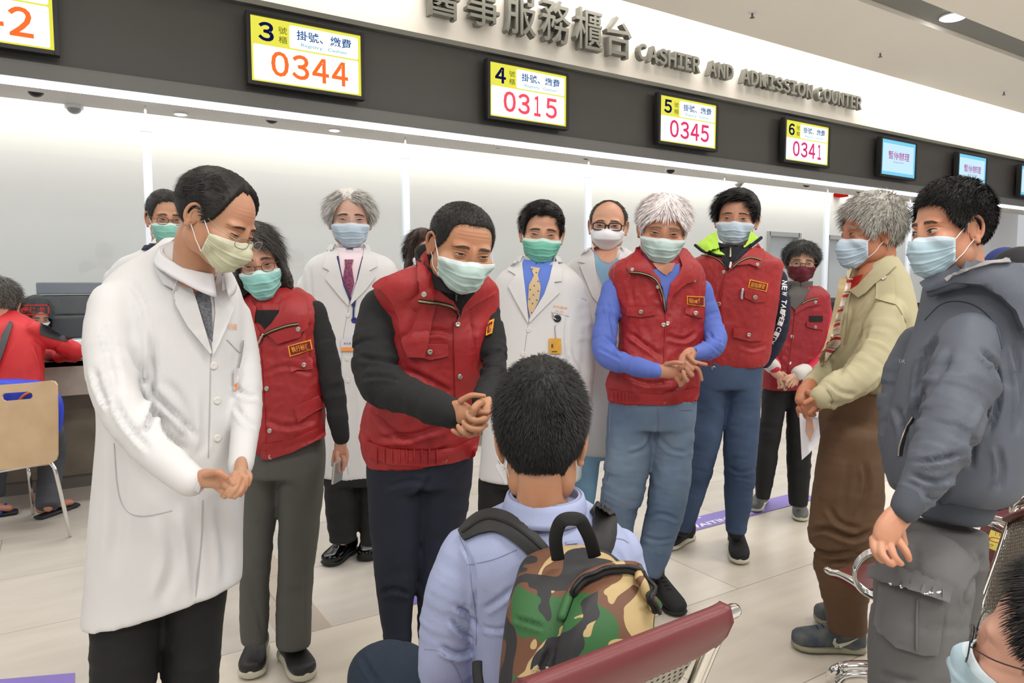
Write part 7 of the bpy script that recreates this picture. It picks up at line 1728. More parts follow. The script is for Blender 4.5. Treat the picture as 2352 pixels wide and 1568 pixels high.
p.button([(1284, 1151)], ['shirt_collar', 'oxford_shirt'], mat('button_grey', (.35, .35, .36), .3), r=.0048)
p.cord('shirt_seam', [(1072, 1296), (1130, 1285), (1187, 1262)], T, OS, r=.0011, off=.0005); p.cord('shirt_seam', [(1055, 1232), (1075, 1280), (1085, 1360), (1094, 1430), (1094, 1480)], T, OS, r=.0011, off=.0005); p.cord('shirt_seam', [(1395, 1235), (1428, 1238), (1442, 1246)], T, OS, r=.0011, off=.0005)
p.cord('elbow_seam', [(975, 1490), (1010, 1495), (1045, 1530), (1062, 1568)], T, MATS['oxford_seam'], r=.0011, off=.0005)
p.patch('locker_loop', [(1300, 1243), (1326, 1240), (1327, 1247), (1301, 1250)], T, OXF, off=.004, th=.003)
legs(p, 'trousers', DENS, [(1640, 1085, 1430, .06, .7), (1700, 1080, 1440, .06, .7)], None, None)  if False else None
thigh = [(1150, 1690, .05, 95), (1020, 1620, .17, 88), (905, 1560, .30, 84), (870, 1552, .36, 76)]
shin = [(870, 1560, .36, 74), (868, 1640, .34, 62), (868, 1780, .28, 54), (870, 1960, .20, 48)]
thigh2 = [(1330, 1700, .05, 95), (1330, 1620, .25, 85), (1320, 1560, .45, 76)]; shin2 = [(1320, 1565, .46, 70), (1320, 1640, .5, 55), (1320, 1760, .52, 46)]
p.garment('trousers', [p.tubepx(t, 20) for t in (thigh, shin, thigh2, shin2)] + [p.loft([(1650, 1090, 1425, .06, .7), (1760, 1085, 1430, .06, .7)])], DENS, voxel=.009, limbs=[thigh, shin], wr=.006, tor=.003, seed=32, folds=[([(830, 1500), (850, 1540), (880, 1570)], .006, 8)])
for t in (thigh, thigh2, shin, shin2): p.core.append(p.tubepx([(x, y, d_, r * .5) for x, y, d_, r in t]))
a = P(870, 1960, p.d + .14); a[2] = 0; sole_shoe(p, 'shoe', a[:2], (a[:2] + F[:2] * .24), m=SHOEB, sm=SOLEW, ankle=a + np.array([0, 0, .12]))
a = P(1320, 1765, p.d + .52); a[2] = 0; sole_shoe(p, 'shoe', a[:2], (a[:2] + F[:2] * .24), m=SHOEB, sm=SOLEW, ankle=a + np.array([0, 0, .12]))
p.finish(); SEATED = p

# ---------------------------------------------------------------- the camouflage backpack
def camo():
    m = bpy.data.materials.new('camouflage_cloth'); m.use_nodes = True; MATS['camo'] = m
    nt = m.node_tree; b = nt.nodes['Principled BSDF']; tc = nt.nodes.new('ShaderNodeTexCoord')
    cur = None
    base = nt.nodes.new('ShaderNodeRGB'); base.outputs[0].default_value = (*lin((.40, .26, .18)), 1); cur = base.outputs[0]
    for loc, sc, th, c, dist in (((3, 1, 7), 6.0, .535, (.17, .37, .19), 1.6), ((9, 4, 2), 7.0, .565, (.70, .61, .43), 2.0), ((1, 8, 5), 7.5, .555, (.15, .15, .165), 2.4)):
        mp = nt.nodes.new('ShaderNodeMapping'); mp.inputs['Location'].default_value = loc; nt.links.new(tc.outputs['Object'], mp.inputs[0]); mp.inputs['Scale'].default_value = (1, 1, .85)
        n = nt.nodes.new('ShaderNodeTexNoise'); n.inputs['Scale'].default_value = sc * 1.3; n.inputs['Detail'].default_value = 1.2; n.inputs['Distortion'].default_value = dist * .55; nt.links.new(mp.outputs[0], n.inputs['Vector'])
        g = nt.nodes.new('ShaderNodeMath'); g.operation = 'GREATER_THAN'; g.inputs[1].default_value = th; nt.links.new(n.outputs['Fac'], g.inputs[0])
        mx = nt.nodes.new('ShaderNodeMixRGB'); nt.links.new(g.outputs[0], mx.inputs[0]); nt.links.new(cur, mx.inputs[1]); mx.inputs[2].default_value = (*lin(c), 1); cur = mx.outputs[0]
    nt.links.new(cur, b.inputs['Base Color']); b.inputs['Roughness'].default_value = .62
    n = nt.nodes.new('ShaderNodeTexNoise'); n.inputs['Scale'].default_value = 500; nt.links.new(tc.outputs['Object'], n.inputs['Vector'])
    bp = nt.nodes.new('ShaderNodeBump'); bp.inputs['Strength'].default_value = .2; bp.inputs['Distance'].default_value = .001; nt.links.new(n.outputs['Fac'], bp.inputs['Height']); nt.links.new(bp.outputs[0], b.inputs['Normal'])
    return m
CAMO = camo(); STRAP = mat('strap_black', (0.14, 0.14, 0.14), .6, bump=(500, .4, .0008)); WEB = mat('webbing_black', (0.08, 0.08, 0.085), .7, bump=(300, .5, .001))
p = Person('pack', 1.20, 'green, brown and tan camouflage backpack on the seated person\'s back', base=P(1330, 1600, 1.22)); p.base[2] = .45
p.start_thing('backpack', 'bag')
p.garment('main_pouch', [p.loft([(1262, 1262, 1352, .10, .55), (1275, 1228, 1395, .09, .6), (1300, 1195, 1432, .08, .62), (1345, 1182, 1475, .06, .62), (1400, 1168, 1492, .04, .62), (1470, 1157, 1497, .03, .62), (1550, 1148, 1494, .02, .62), (1640, 1145, 1488, .02, .62), (1700, 1150, 1480, .02, .6)], yaw=0, pw=2.8)], CAMO, voxel=.0055, wr=0, tor=.005, tfreq=(6, 6, 4), seed=33,
    folds=[([(1262, 1490), (1250, 1520), (1235, 1560)], .006, 9), ([(1180, 1420), (1215, 1430), (1250, 1440)], .005, 8), ])
T = ['main_pouch']
p.patch('front_pocket', [(1300, 1420), (1320, 1372), (1352, 1338), (1400, 1320), (1450, 1322), (1480, 1345), (1492, 1400), (1490, 1480), (1480, 1560), (1270, 1560), (1280, 1480)], T, CAMO, off=.016, th=.02, puff=.022)
fz = [(1296, 1426), (1316, 1376), (1350, 1340), (1400, 1322), (1452, 1322), (1482, 1345), (1495, 1400)]
z = p.cord('zip_tape', fz, T + ['_front_pocket'], WEB, r=.007, off=.010, flat=.5); p.cord('zip_piping', [(x - 5, y - 6) for x, y in fz], T, CAMO, r=.008, off=.016, parent=z); p.cord('zip_teeth', fz, T + ['_front_pocket'], mat('zip_black', (.16, .16, .17), .3, .6, bump=(700, .8, .001)), r=.004, off=.016, parent=z)
rng = random.Random(3)
for i in range(26):
    p.button([(1218 + rng.random() * 60, 1530 + rng.random() * 36)], T + ['_front_pocket'], SNAP, r=.0016, th=.002, name='bead')
v, f = tube3(np.array([P(1262 + 34 * math.cos(t), 1568 + 20 * math.sin(t), 1.075) for t in np.linspace(0, 2 * math.pi, 30)]), .004, 8, caps=False); p.part('key_ring', v, f, mat('brass', (.62, .52, .25), .3, .8))
TS = ['main_pouch']
S2 = SEATED
p.hits['shirt'] = S2.hits['oxford_shirt']; p.hits['scol'] = S2.hits['shirt_collar']
# padded shoulder straps lie on the shirt
def band(pts, wpx, name, m, targets, off, th, puff=.004):
    c = cr(np.array(pts, float), 6); t = nrm(np.gradient(c, axis=0)); n = np.stack([-t[:, 1], t[:, 0]], 1); w_ = np.interp(np.linspace(0, 1, len(c)), np.linspace(0, 1, len(wpx)), wpx)[:, None]
    return p.patch(name, np.vstack([c + n * w_, (c - n * w_)[::-1]]), targets, m, off=off, th=th, puff=puff)
s1 = band([(1062, 1232), (1105, 1205), (1148, 1200), (1195, 1225), (1235, 1262), (1262, 1290)], [12, 22, 25, 26, 24, 22], 'shoulder_strap', STRAP, ['shirt'], .014, .014)
p.cord('strap_stitch', [(1064, 1220), (1110, 1192), (1155, 1196), (1205, 1225), (1262, 1275)], ['shirt', '_shoulder_strap'], WEB, r=.003, off=.001, parent=s1)
s2 = band([(1358, 1168), (1376, 1182), (1384, 1208), (1382, 1240), (1376, 1275)], [8, 20, 25, 26, 22], 'shoulder_strap', STRAP, ['shirt'], .018, .016)
p.cord('strap_stitch', [(1366, 1170), (1380, 1186), (1386, 1215), (1380, 1260)], ['shirt', '_shoulder_strap'], WEB, r=.003, off=.001, parent=s2)
# carry handle loop stands off
hp = [(1282, 1285, 1.235), (1276, 1240, 1.215), (1284, 1205, 1.20), (1300, 1192, 1.195), (1330, 1193, 1.195), (1342, 1210, 1.20), (1356, 1240, 1.215), (1366, 1278, 1.235)]
v, f = tube3(cr(np.array([P(*a) for a in hp]), 5), .0115, 12, .16, flatdir=nrm(P(1320, 1240, 1.2) - P(1320, 1240, 1.1))); p.part('carry_handle', v, f, WEB)
v, f = tube3(cr(np.array([P(1096, 1520, 1.33), P(1098, 1560, 1.3), P(1115, 1640, 1.26)]), 5), .010, 10, .3); p.part('lower_strap', v, f, WEB)

# ---------------------------------------------------------------- 15 customer in red jacket leaning on the counter
REDJ = mat('jacket_bright_red', (0.74, 0.09, 0.12), .6, bump=(200, .15, .001)); DGR = mat('jacket_dark_panel', (0.22, 0.22, 0.24), .7)
p = Person('cust', 3.98, 'seated customer from behind in red and dark grey jacket leaning on the counter', (0.74, 0.50, 0.40), base_px=(40, 1150)).start()
p.head((-52, 640, 52, 758), yaw=165, pitch=25, roll=0, mask=None, hair='short', haircol=(0.20, 0.19, 0.18), hairT=(.02, .012), hairlen=.03, strands=4000, fit_w=1, brow=False, greycol=(.4, .38, .36), res=.6, dd=.14)
p.neck(p.w(15, 760, .12), r=.06)
la = [(82, 760, .06, 26), (135, 790, .12, 24), (172, 806, .16, 20), (160, 818, .26, 17), (110, 814, .40, 15)]; ra = [(-60, 770, .1, 30), (-100, 808, .2, 26), (-90, 814, .3, 20)]
armcore(p, la); armcore(p, ra); p.trunk([(15, 790, .08, 40), (20, 900, .0, 46), (30, 980, -.1, 46)])
p.garment('red_jacket', [p.loft([(712, -8, 36, .12, .9), (730, -40, 68, .11, .8), (752, -62, 92, .08, .7), (800, -68, 100, .03, .6), (870, -66, 104, 0, .65), (940, -64, 108, -.05, .65), (985, -60, 110, -.05, .65)]), p.tubepx(la, 16), p.tubepx(ra, 16)], REDJ, voxel=.010, limbs=[la, ra], wr=.012, tor=.006, seed=34, folds=[([(120, 800), (150, 830), (180, 825)], .008, 6), ([(80, 790), (95, 840), (100, 880)], .010, 6)])
T = ['red_jacket']
p.patch('jacket_panel', [(92, 742), (112, 748), (140, 770), (170, 776), (150, 784), (120, 778), (92, 768)], T, DGR, off=.006)
p.patch('bag_strap', [(22, 738), (30, 742), (18, 782), (2, 830), (-10, 860), (-16, 850), (0, 800), (4, 770)], T, mat('strap_grey', (.28, .28, .29), .7), off=.010, th=.006)
legs(p, 'trousers', mat('trousers_slate', (.26, .27, .30), .85), [(960, -60, 118, 0, .7), (1020, -60, 125, 0, .7)], [(990, 80, 150, .0), (1040, 88, 152, .12), (1100, 85, 142, .08), (1165, 80, 140, .0)], [(990, -60, 20, .1), (1040, -50, 20, .2), (1100, -35, 15, .2), (1140, -30, 15, .2)], seed=34, voxel=.011)
SAN = mat('sandal_dark', (.12, .13, .15), .6)
for (hx, hy), (tx, ty), hd in (((92, 1192), (165, 1165), 0), ((-35, 1190), (28, 1180), 0)):
    a, b_ = onz(hx, hy, 0)[:2], onz(tx, ty, 0)[:2]
    V = np.array([[a[0], a[1], .03], [b_[0], b_[1], .03]]); L_ = nrm(V[1] - V[0]); pts = np.array([V[0] + L_ * t * np.linalg.norm(V[1] - V[0]) + np.array([0, 0, h]) for t, h in ((.02, .02), (.3, .03), (.6, .018), (.9, .008))])
    v, f = tube3(pts, [.03, .034, .038, .036], 14, .55, flatdir=(0, 0, 1)); p.bodyparts.append((v, f, 0))
    o = p.part('sandal', *tube3(np.array([V[0] + L_ * -.01, (V[0] + V[1]) / 2, V[1] + L_ * .02]) - np.array([0, 0, .017]), [.036, .042, .044], 14, .28, flatdir=(0, 0, 1)), SAN)
    c_ = V[0] * .45 + V[1] * .55; sd = np.cross(L_, [0, 0, 1.0]); v, f = tube3(cr(np.array([c_ - sd * .04 - np.array([0, 0, .01]), c_ + np.array([0, 0, .034]) + L_ * .03, c_ + sd * .04 - np.array([0, 0, .01])]), 5), .007, 8); p.part('sandal_strap', v, f, mat('sandal_blue', (.12, .2, .55), .5), parent=o)
p.finish()
# blue bag between chair back and customer
p = Person('bbag', 3.86, 'bright blue bag with orange trim hanging behind the wooden chair back', base=P(60, 1000, 3.80)); p.base[2] = .45; p.start_thing('shoulder_bag', 'bag')
BLU = mat('bag_blue', (.13, .24, .78), .55, bump=(60, .3, .003))
p.garment('bag_body', [p.loft([(872, -60, 60, 0, .2), (884, -62, 110, 0, .25), (920, -62, 143, 0, .25), (970, -60, 146, 0, .25), (1005, -58, 132, 0, .25), (1020, -50, 120, 0, .2)])], BLU, voxel=.008, tor=.008, wr=0, seed=6)
p.cord('orange_trim', [(40, 925), (55, 908), (72, 900)], ['bag_body'], mat('orange_trim', (.85, .45, .25), .6), r=.007, off=.001)

# ---------------------------------------------------------------- 16 clerk behind the glass
p = Person('clerk', 5.2, 'clerk with dark hair sitting behind the glass, partly hidden by the red jacket customer', (0.78, 0.58, 0.48), base_px=(85, 900)).start()
p.head((48, 676, 114, 768), yaw=20, pitch=30, roll=0, mask='white', hair='bob', haircol=(.09, .09, .10), hairT=(.022, .016), hairlen=.05, lift=.1, flow='part', strands=3000, res=.55)
p.neck(p.w(80, 785), r=.05)
p.garment('dark_jacket', [p.loft([(768, 60, 105, 0, .8), (785, 35, 128, 0, .6), (850, 30, 132, 0, .5), (960, 35, 128, 0, .5)])] + arms2(p, 81, 48, 800, 905, 14), mat('clerk_dark', (.13, .14, .17), .8), voxel=.014, seed=7)
p.trunk([(80, 800, 0, 22), (80, 950, 0, 26)])
legs(p, 'trousers', BLACKC, None, [(950, 45, 80, 0), (1050, 46, 78, 0), (1125, 50, 76, 0)], [(950, 84, 122, 0), (1050, 86, 118, 0), (1125, 88, 116, 0)], seed=9, voxel=.014)
p.finish()

# ---------------------------------------------------------------- 17 cropped face at the lower right corner
p = Person('face17', .80, 'person cut by the lower right corner, metal glasses and mask, face in profile', (0.82, 0.62, 0.52), base_px=(2450, 1500)).start()
p.head((2303, 1258, 2665, 1760), yaw=-97, pitch=-6, roll=0, mask='sky', hair=[(0, 46), (25, 46), (42, 40), (52, 30), (60, 20), (72, 10), (80, 0), (84, 14), (100, 16), (108, -6), (118, -26), (135, -37), (180, -42)], haircol=(.05, .045, .045), hairT=(.022, .012), hairlen=.022, lift=.4, flow='whorl', hairjit=.5, strands=9000, glasses=dict(col=(.28, .27, .27), met=1, r=.0009, w=.025, h=.022, ex=2.2), eyes='open', maskw=66)
p.neck(p.w(2500, 1760, .0))
p.garment('dark_top', [p.loft([(1740, 2430, 2570, 0, .9), (1800, 2380, 2640, 0, .8), (1900, 2300, 2760, 0, .7), (2300, 2300, 2760, 0, .7)], yaw=-72)], mat('top_charcoal', (.2, .2, .22), .8), voxel=.01, seed=3)
legs(p, 'trousers', BLACKC, None, [(2250, 2330, 2520, .0), (2700, 2340, 2500, .0), (3200, 2350, 2480, 0), (3350, 2355, 2470, 0)], [(2250, 2540, 2740, .0), (2700, 2550, 2720, .0), (3200, 2560, 2700, 0), (3350, 2570, 2690, 0)], seed=9, voxel=.012)
p.finish()

# ---------------------------------------------------------------- 18, 19 capped people behind the young man
CAPD = mat('cap_black', (.11, .11, .13), .8, bump=(500, .3, .0008)); CAPB = mat('cap_blue', (.14, .20, .45), .8)
def cap(p, m, text=None):
    H = p.HT
    t = np.linspace(0, 2 * math.pi, 41)[:-1]; V = []
    for i in range(9):
        a = i / 8 * math.pi / 2 * .97
        V.append(H(np.stack([.088 * np.cos(a) * np.sin(t), -.014 + .106 * np.cos(a) * np.cos(t), .040 + .094 * np.sin(a) + 0 * t], 1)))
    for i in range(8, -1, -1):
        a = i / 8 * math.pi / 2 * .97
        V.append(H(np.stack([.085 * np.cos(a) * np.sin(t), -.014 + .103 * np.cos(a) * np.cos(t), .040 + .090 * np.sin(a) + 0 * t], 1)))
    V = np.array(V); c = p.part('cap', V.reshape(-1, 3), grid_faces(len(V), 40, cv=True, cu=True), m)
    u = np.linspace(-1, 1, 25)[:, None]; w_ = np.linspace(0, 1, 9)[None]
    x = .080 * u * (1 - .12 * w_); y = .085 - .05 * u ** 2 + .075 * w_ * (1 - u ** 2 * .75); z = .045 - .016 * w_ + .014 * (1 - u ** 2) * w_ ** .5
    top = np.stack([x + 0 * w_, y, z + 0 * x], -1).reshape(-1, 3); bt = top - np.array([0, 0, .004])
    f = grid_faces(25, 9); n = 225; F_ = f + [tuple(n + i for i in q[::-1]) for q in f]
    for i in range(24): F_ += [(i * 9 + 8, (i + 1) * 9 + 8, n + (i + 1) * 9 + 8, n + i * 9 + 8)]
    p.part('brim', H(np.vstack([top, bt])), F_, m, parent=c)
    if text:
        v, f = text_fit(text, -1, 1, -1, 1, bold=.02)
        a = v[:, 0] * .42 + (-.55); zz = .075 + v[:, 1] * .008
        pts = np.stack([.0895 * np.sin(a) * .93, -.014 + .1085 * np.cos(a) * .93, zz], 1)
        p.part('cap_text', H(pts), f, whitep, parent=c, smooth=False)
    return c
p = Person('cap18', 3.0, 'person in black cap and dark clothes, mostly hidden behind the slate grey hooded jacket', (.45, .32, .27), base_px=(2330, 1100)).start()
p.head((2262, 572, 2420, 730), yaw=-60, pitch=8, mask=None, hair=None, eyes='closed', brow=False, res=.7)
cap(p, CAPD, 'SPORTIC'); p.neck(p.w(2345, 735))
p.trunk([(2340, 760, 0, 50), (2335, 1000, 0, 55)])
p.garment('dark_coat', [p.loft([(725, 2310, 2380, 0, .9), (750, 2275, 2430, 0, .8), (850, 2262, 2450, 0, .7), (1000, 2268, 2445, 0, .7), (1090, 2272, 2440, 0, .7)], yaw=-50)] + arms2(p, 2372, 58, 790, 1050, 26), mat('coat_navy_black', (.10, .11, .17), .8), voxel=.010, seed=8)
legs(p, 'trousers', mat('trousers_navy', (.09, .10, .19), .85), [(1070, 2275, 2430, 0, .7), (1110, 2270, 2430, 0, .7)], [(1100, 2272, 2352), (1200, 2272, 2345), (1340, 2280, 2340), (1440, 2285, 2335)], [(1100, 2350, 2430), (1200, 2352, 2425), (1340, 2358, 2415), (1440, 2362, 2410)], seed=8, voxel=.011)
for x in (2310, 2385):
    q = P(x, 1435, p.d); sole_shoe(p, 'shoe', (q[0], q[1]), (q[0] - .2, q[1] - .08), m=SHOEB, sm=SOLEB)
p.finish()
p = Person('cap19', 3.6, 'person in blue cap just showing behind the young man\'s neck', (.6, .45, .38), base_px=(2310, 1000)).start()
p.head((2258, 572, 2350, 690), yaw=-50, pitch=5, mask=None, hair=None, eyes='closed', brow=False, res=.6)
cap(p, CAPB); p.neck(p.w(2308, 700))
p.garment('dark_top', [p.loft([(700, 2280, 2335, 0, .9), (725, 2255, 2365, 0, .7), (850, 2250, 2370, 0, .6), (950, 2255, 2365, 0, .6)])] + arms2(p, 2310, 55, 740, 920, 17), MATS['coat_navy_black'], voxel=.013, seed=8)
legs(p, 'trousers', MATS['trousers_navy'], None, [(930, 2256, 2310), (1050, 2262, 2306), (1240, 2266, 2302)], [(930, 2312, 2366), (1050, 2316, 2362), (1240, 2320, 2358)], seed=8, voxel=.012)
for x in (2285, 2340):
    q = P(x, 1240, p.d); sole_shoe(p, 'shoe', (q[0], q[1]), (q[0] - .2, q[1] - .08), m=SHOEB, sm=SOLEB)
p.finish()
# ================================================================ FURNITURE
VIN = mat('vinyl_maroon', (0.42, 0.19, 0.20), .38, bump=(250, .25, .001))
def perforated():
    m = bpy.data.materials.new('perforated_steel'); m.use_nodes = True; nt = m.node_tree; b = nt.nodes['Principled BSDF']; N = nt.nodes.new; Lk = nt.links.new
    b.inputs['Base Color'].default_value = (*lin((.66, .65, .61)), 1); b.inputs['Metallic'].default_value = .55; b.inputs['Roughness'].default_value = .35
    tc = N('ShaderNodeTexCoord'); sp = N('ShaderNodeSeparateXYZ'); Lk(tc.outputs['UV'], sp.inputs[0])
    def M_(op, a, c):
        n = N('ShaderNodeMath'); n.operation = op
        for i, q in enumerate((a, c)):
            if isinstance(q, (int, float)): n.inputs[i].default_value = q
            else: Lk(q, n.inputs[i])
        return n.outputs[0]
    v = M_('MULTIPLY', sp.outputs[1], 1 / .012); row = M_('FLOOR', v, 0); fv = M_('SUBTRACT', M_('SUBTRACT', v, row), .5)
    u = M_('ADD', M_('MULTIPLY', sp.outputs[0], 1 / .012), M_('MULTIPLY', row, .5)); fu = M_('SUBTRACT', M_('FRACT', u, 0), .5)
    r = M_('SQRT', M_('ADD', M_('MULTIPLY', fu, fu), M_('MULTIPLY', fv, fv)), 0); hole = M_('LESS_THAN', r, .27)
    t = N('ShaderNodeBsdfTransparent'); mx = N('ShaderNodeMixShader'); Lk(hole, mx.inputs[0]); Lk(b.outputs[0], mx.inputs[1]); Lk(t.outputs[0], mx.inputs[2]); Lk(mx.outputs[0], nt.nodes['Material Output'].inputs[0])
    return m
PERF = perforated()
def sheet(name, corners, th, m, parent, n=(10, 10), bow=0.0, uv=True, normal=None):
    """bowed plate over four world corners (a b c d)"""
    a, b, c, d = [np.array(q, float) for q in corners]; nu, nv = n
    nn = nrm(np.cross(b - a, d - a)) if normal is None else normal
    V = []; UV = []
    for k in (0, 1):
        for i in range(nu):
            for j in range(nv):
                u, v = i / (nu - 1), j / (nv - 1)
                q = (a * (1 - u) + b * u) * (1 - v) + (d * (1 - u) + c * u) * v
                V.append(q + nn * (bow * math.sin(math.pi * v) - k * th)); UV.append((u * np.linalg.norm(b - a), v * np.linalg.norm(d - a)))
    N_ = nu * nv; f = grid_faces(nu, nv); F_ = f + [tuple(N_ + i for i in q[::-1]) for q in f]
    for i in range(nu - 1): F_ += [(i * nv, N_ + i * nv, N_ + (i + 1) * nv, (i + 1) * nv), (i * nv + nv - 1, (i + 1) * nv + nv - 1, N_ + (i + 1) * nv + nv - 1, N_ + i * nv + nv - 1)]
    for j in range(nv - 1): F_ += [(j, j + 1, N_ + j + 1, N_ + j), ((nu - 1) * nv + j, N_ + (nu - 1) * nv + j, N_ + (nu - 1) * nv + j + 1, (nu - 1) * nv + j + 1)]
    o = add(name, V, F_, m, parent, smooth=True, sharp=40)
    l = o.data.uv_layers.new(name='uv')
    for lp in o.data.loops: l.data[lp.index].uv = UV[lp.vertex_index]
    return o
def rod(name, pts, r, m, parent, n=6, **k):
    v, f = tube3(cr(np.array(pts, float), n), r, 12, **k); return add(name, v, f, m, parent, smooth=True)
def waiting_seat(label, A, B, seat_h, back_top, facing, tilt=.10, depth=.44, pad_h=.13, group='steel waiting bench seats', legs_=True, arms=(0, 1)):
    """one perforated steel waiting seat. A,B = world xy ends of the top back rail; facing = xy unit vector to the seat front"""
    A = np.array([A[0], A[1], back_top]); B = np.array([B[0], B[1], back_top]); fz = np.array([facing[0], facing[1], 0.0]); up = np.array([0, 0, 1.0])
    root = empty('waiting_bench', ((A + B) / 2 * np.array([1, 1, 0]) + fz * .3), label, 'chair', group)
    lat = nrm(B - A); L = np.linalg.norm(B - A)
    bb = lambda P_: P_ + fz * (tilt + .04) + up * (seat_h + .04 - back_top)      # bottom of backrest
    # backrest plate
    sheet('backrest', [bb(A) + lat * .02, bb(B) - lat * .02, B - lat * .02 - up * .02, A + lat * .02 - up * .02], .003, PERF, root, (8, 12), bow=-.02, normal=-fz)
    # rolled vinyl head pad over the top edge
    pts = [A + lat * .012, (A + B) / 2, B - lat * .012]
    # pad: front and rear skirts joined over the top
    prof = [(.018, -pad_h), (.022, -pad_h * .5), (.022, .002), (.010, .022), (-.010, .022), (-.024, .0), (-.024, -pad_h * .5), (-.016, -pad_h)]
    V = []; ns = 14
    for i in range(ns):
        t = i / (ns - 1); e = min(t, 1 - t) * 2; c = A + (B - A) * t
        kk = .82 + .18 * min(1, e * 5)
        for x, z in prof: V.append(c + fz * (x + (-z) * (tilt + .04) / (back_top - seat_h)) + up * (z * kk if z < 0 else z))
    m_ = len(prof); f = grid_faces(ns, m_, cv=True) + [tuple(range(m_))[::-1], tuple((ns - 1) * m_ + i for i in range(m_))]
    o = add('head_pad', V, f, VIN, root, smooth=True); sb = o.modifiers.new('s', 'SUBSURF'); sb.levels = sb.render_levels = 2
    rod('top_rail', [A - lat * .03, B + lat * .03], .011, chrome, root)
    for P_, s in ((A, 1), (B, -1)):
        rod('side_frame', [P_ + lat * s * -.008, bb(P_), bb(P_) + fz * .05 - up * .04, bb(P_) + fz * depth * .6 - up * .035, bb(P_) + fz * (depth - .03) - up * .02, bb(P_) + fz * depth - up * .045], .012, chrome, root)
    s0, s1 = bb(A) - up * .03, bb(B) - up * .03
    sheet('seat_plate', [s0 + lat * .02, s1 - lat * .02, s1 - lat * .02 + fz * depth + up * .01, s0 + lat * .02 + fz * depth + up * .01], .003, PERF, root, (8, 10), bow=-.02)
    sheet('seat_pad', [s0 + lat * .04 + fz * .12 + up * .015, s1 - lat * .04 + fz * .12 + up * .015, s1 - lat * .04 + fz * (depth + .01) + up * .02, s0 + lat * .04 + fz * (depth + .01) + up * .02], .022, VIN, root, (8, 10), bow=-.012)
    if legs_:
        mid = (bb(A) + bb(B)) / 2 + fz * .2
        rod('leg', [mid - up * .08, mid * np.array([1, 1, 0]) + up * .06], .025, chrome, root); q = mid * np.array([1, 1, 0]) + up * .03
        rod('foot_bar', [q - fz * .26 - up * .012, q, q + fz * .26 - up * .012], .02, chrome, root)
    rod('cross_beam', [(bb(A) + fz * .2 - up * .09), (bb(B) + fz * .2 - up * .09)], .02, chrome, root)
    return root
def arm_loop(root, c, ax, up, rx, rz, w, name='armrest'):
    """closed flat steel armrest loop"""
    t = np.linspace(0, 2 * math.pi, 33)[:-1]; pts = np.array([c + ax * rx * math.cos(a) + np.array([0, 0, 1.0]) * rz * math.sin(a) for a in t]); pts = np.vstack([pts, pts[:1], pts[1:2]])
    sd = np.cross(ax, [0, 0, 1.0])
    for s in (-1, 0, 1):
        v, f = tube3(pts + sd * s * w, .008, 8, caps=False); add(name, v, f, chrome, root, smooth=True)
# near seat whose back crosses the bottom of the picture
A = P(1655, 1414, 1.06); B = P(1175, 1620, .80)
A[2] = B[2] = (A[2] + B[2]) / 2
zz = A[2]
A = onz(1655, 1414, zz); B = onz(1190, 1598, zz)
lat = nrm((B - A)); fc = np.cross(lat, [0, 0, 1.0]); fc = fc if fc @ F > 0 else -fc
waiting_seat('steel bench seat with maroon vinyl back pad across the bottom of the picture', A, B, zz - .40, zz, fc[:2], depth=.42, pad_h=.062)
# big perforated backrest at the right edge
q = P(2330, 1560, 1.9)
r_ = empty('waiting_bench', (q[0], q[1], 0), 'perforated steel waiting bench with maroon pads and a yellow notice, behind the cargo trousers', 'bench')
sheet('backrest', [P(2238, 1442, 2.06), P(2450, 1425, 1.72), P(2500, 1120, 1.80), P(2332, 1172, 2.16)], .004, PERF, r_, (8, 12), bow=.01)
rod('side_frame', [P(2150, 1425, 2.10), P(2225, 1455, 2.06), P(2250, 1400, 2.07), P(2290, 1290, 2.11), P(2320, 1200, 2.15), P(2345, 1160, 2.16), P(2390, 1145, 2.06)], .011, chrome, r_)
v, f = tube3(np.array([P(2330, 1188, 2.14), P(2380, 1168, 2.04), P(2450, 1150, 1.9)]), .038, 14, .35); add('head_pad', v, f, VIN, r_, smooth=True)
rod('side_frame', [P(1901, 1308, 2.19), P(1909, 1313, 2.18), P(1930, 1318, 2.16), P(1962, 1336, 2.13), P(1995, 1362, 2.10), P(2060, 1395, 2.08), P(2150, 1425, 2.10)], .011, chrome, r_)
sheet('seat_pad', [P(1912, 1309, 2.18), P(1995, 1352, 2.10), P(2100, 1330, 2.28), P(2022, 1288, 2.37)], .022, VIN, r_, (8, 8))
sheet('seat_plate', [P(1912, 1318, 2.18), P(2150, 1425, 2.08), P(2260, 1400, 2.26), P(2022, 1296, 2.37)], .004, PERF, r_, (8, 8))
ax = nrm(P(1905, 1310, 2.15) - P(2150, 1400, 2.05)) * np.array([1, 1, 0])
for cxy in ((2022, 1318, 2.03),):
    c = P(*cxy); t = np.linspace(0, 2 * math.pi, 37)[:-1]; sd = np.cross(nrm(ax), [0, 0, 1.0])
    pts = np.array([c + nrm(ax) * .058 * math.cos(a_) * (1.15 - .15 * math.sin(a_)) + np.array([0, 0, 1.0]) * .068 * math.sin(a_) for a_ in t]); pts = np.vstack([pts, pts[:2]])
    ro = None
    for k_ in (-1.5, -.5, .5, 1.5):
        v, f = tube3(pts + sd * k_ * .010, .006, 8, caps=False); o = add('armrest' if ro is None else 'armrest_band', v, f, chrome, ro or r_, smooth=True); ro = ro or o
sheet('seat_pad', [P(2200, 1330, 2.30), P(2270, 1360, 2.16), P(2345, 1235, 2.2), P(2262, 1190, 2.42)], .02, VIN, r_, (6, 6))
n_ = sheet('notice', [P(2262, 1254, 2.24), P(2290, 1266, 2.18), P(2316, 1232, 2.2), P(2276, 1216, 2.26)], .002, mat('notice_yellow', (.90, .88, .42), .6), r_, (4, 4))
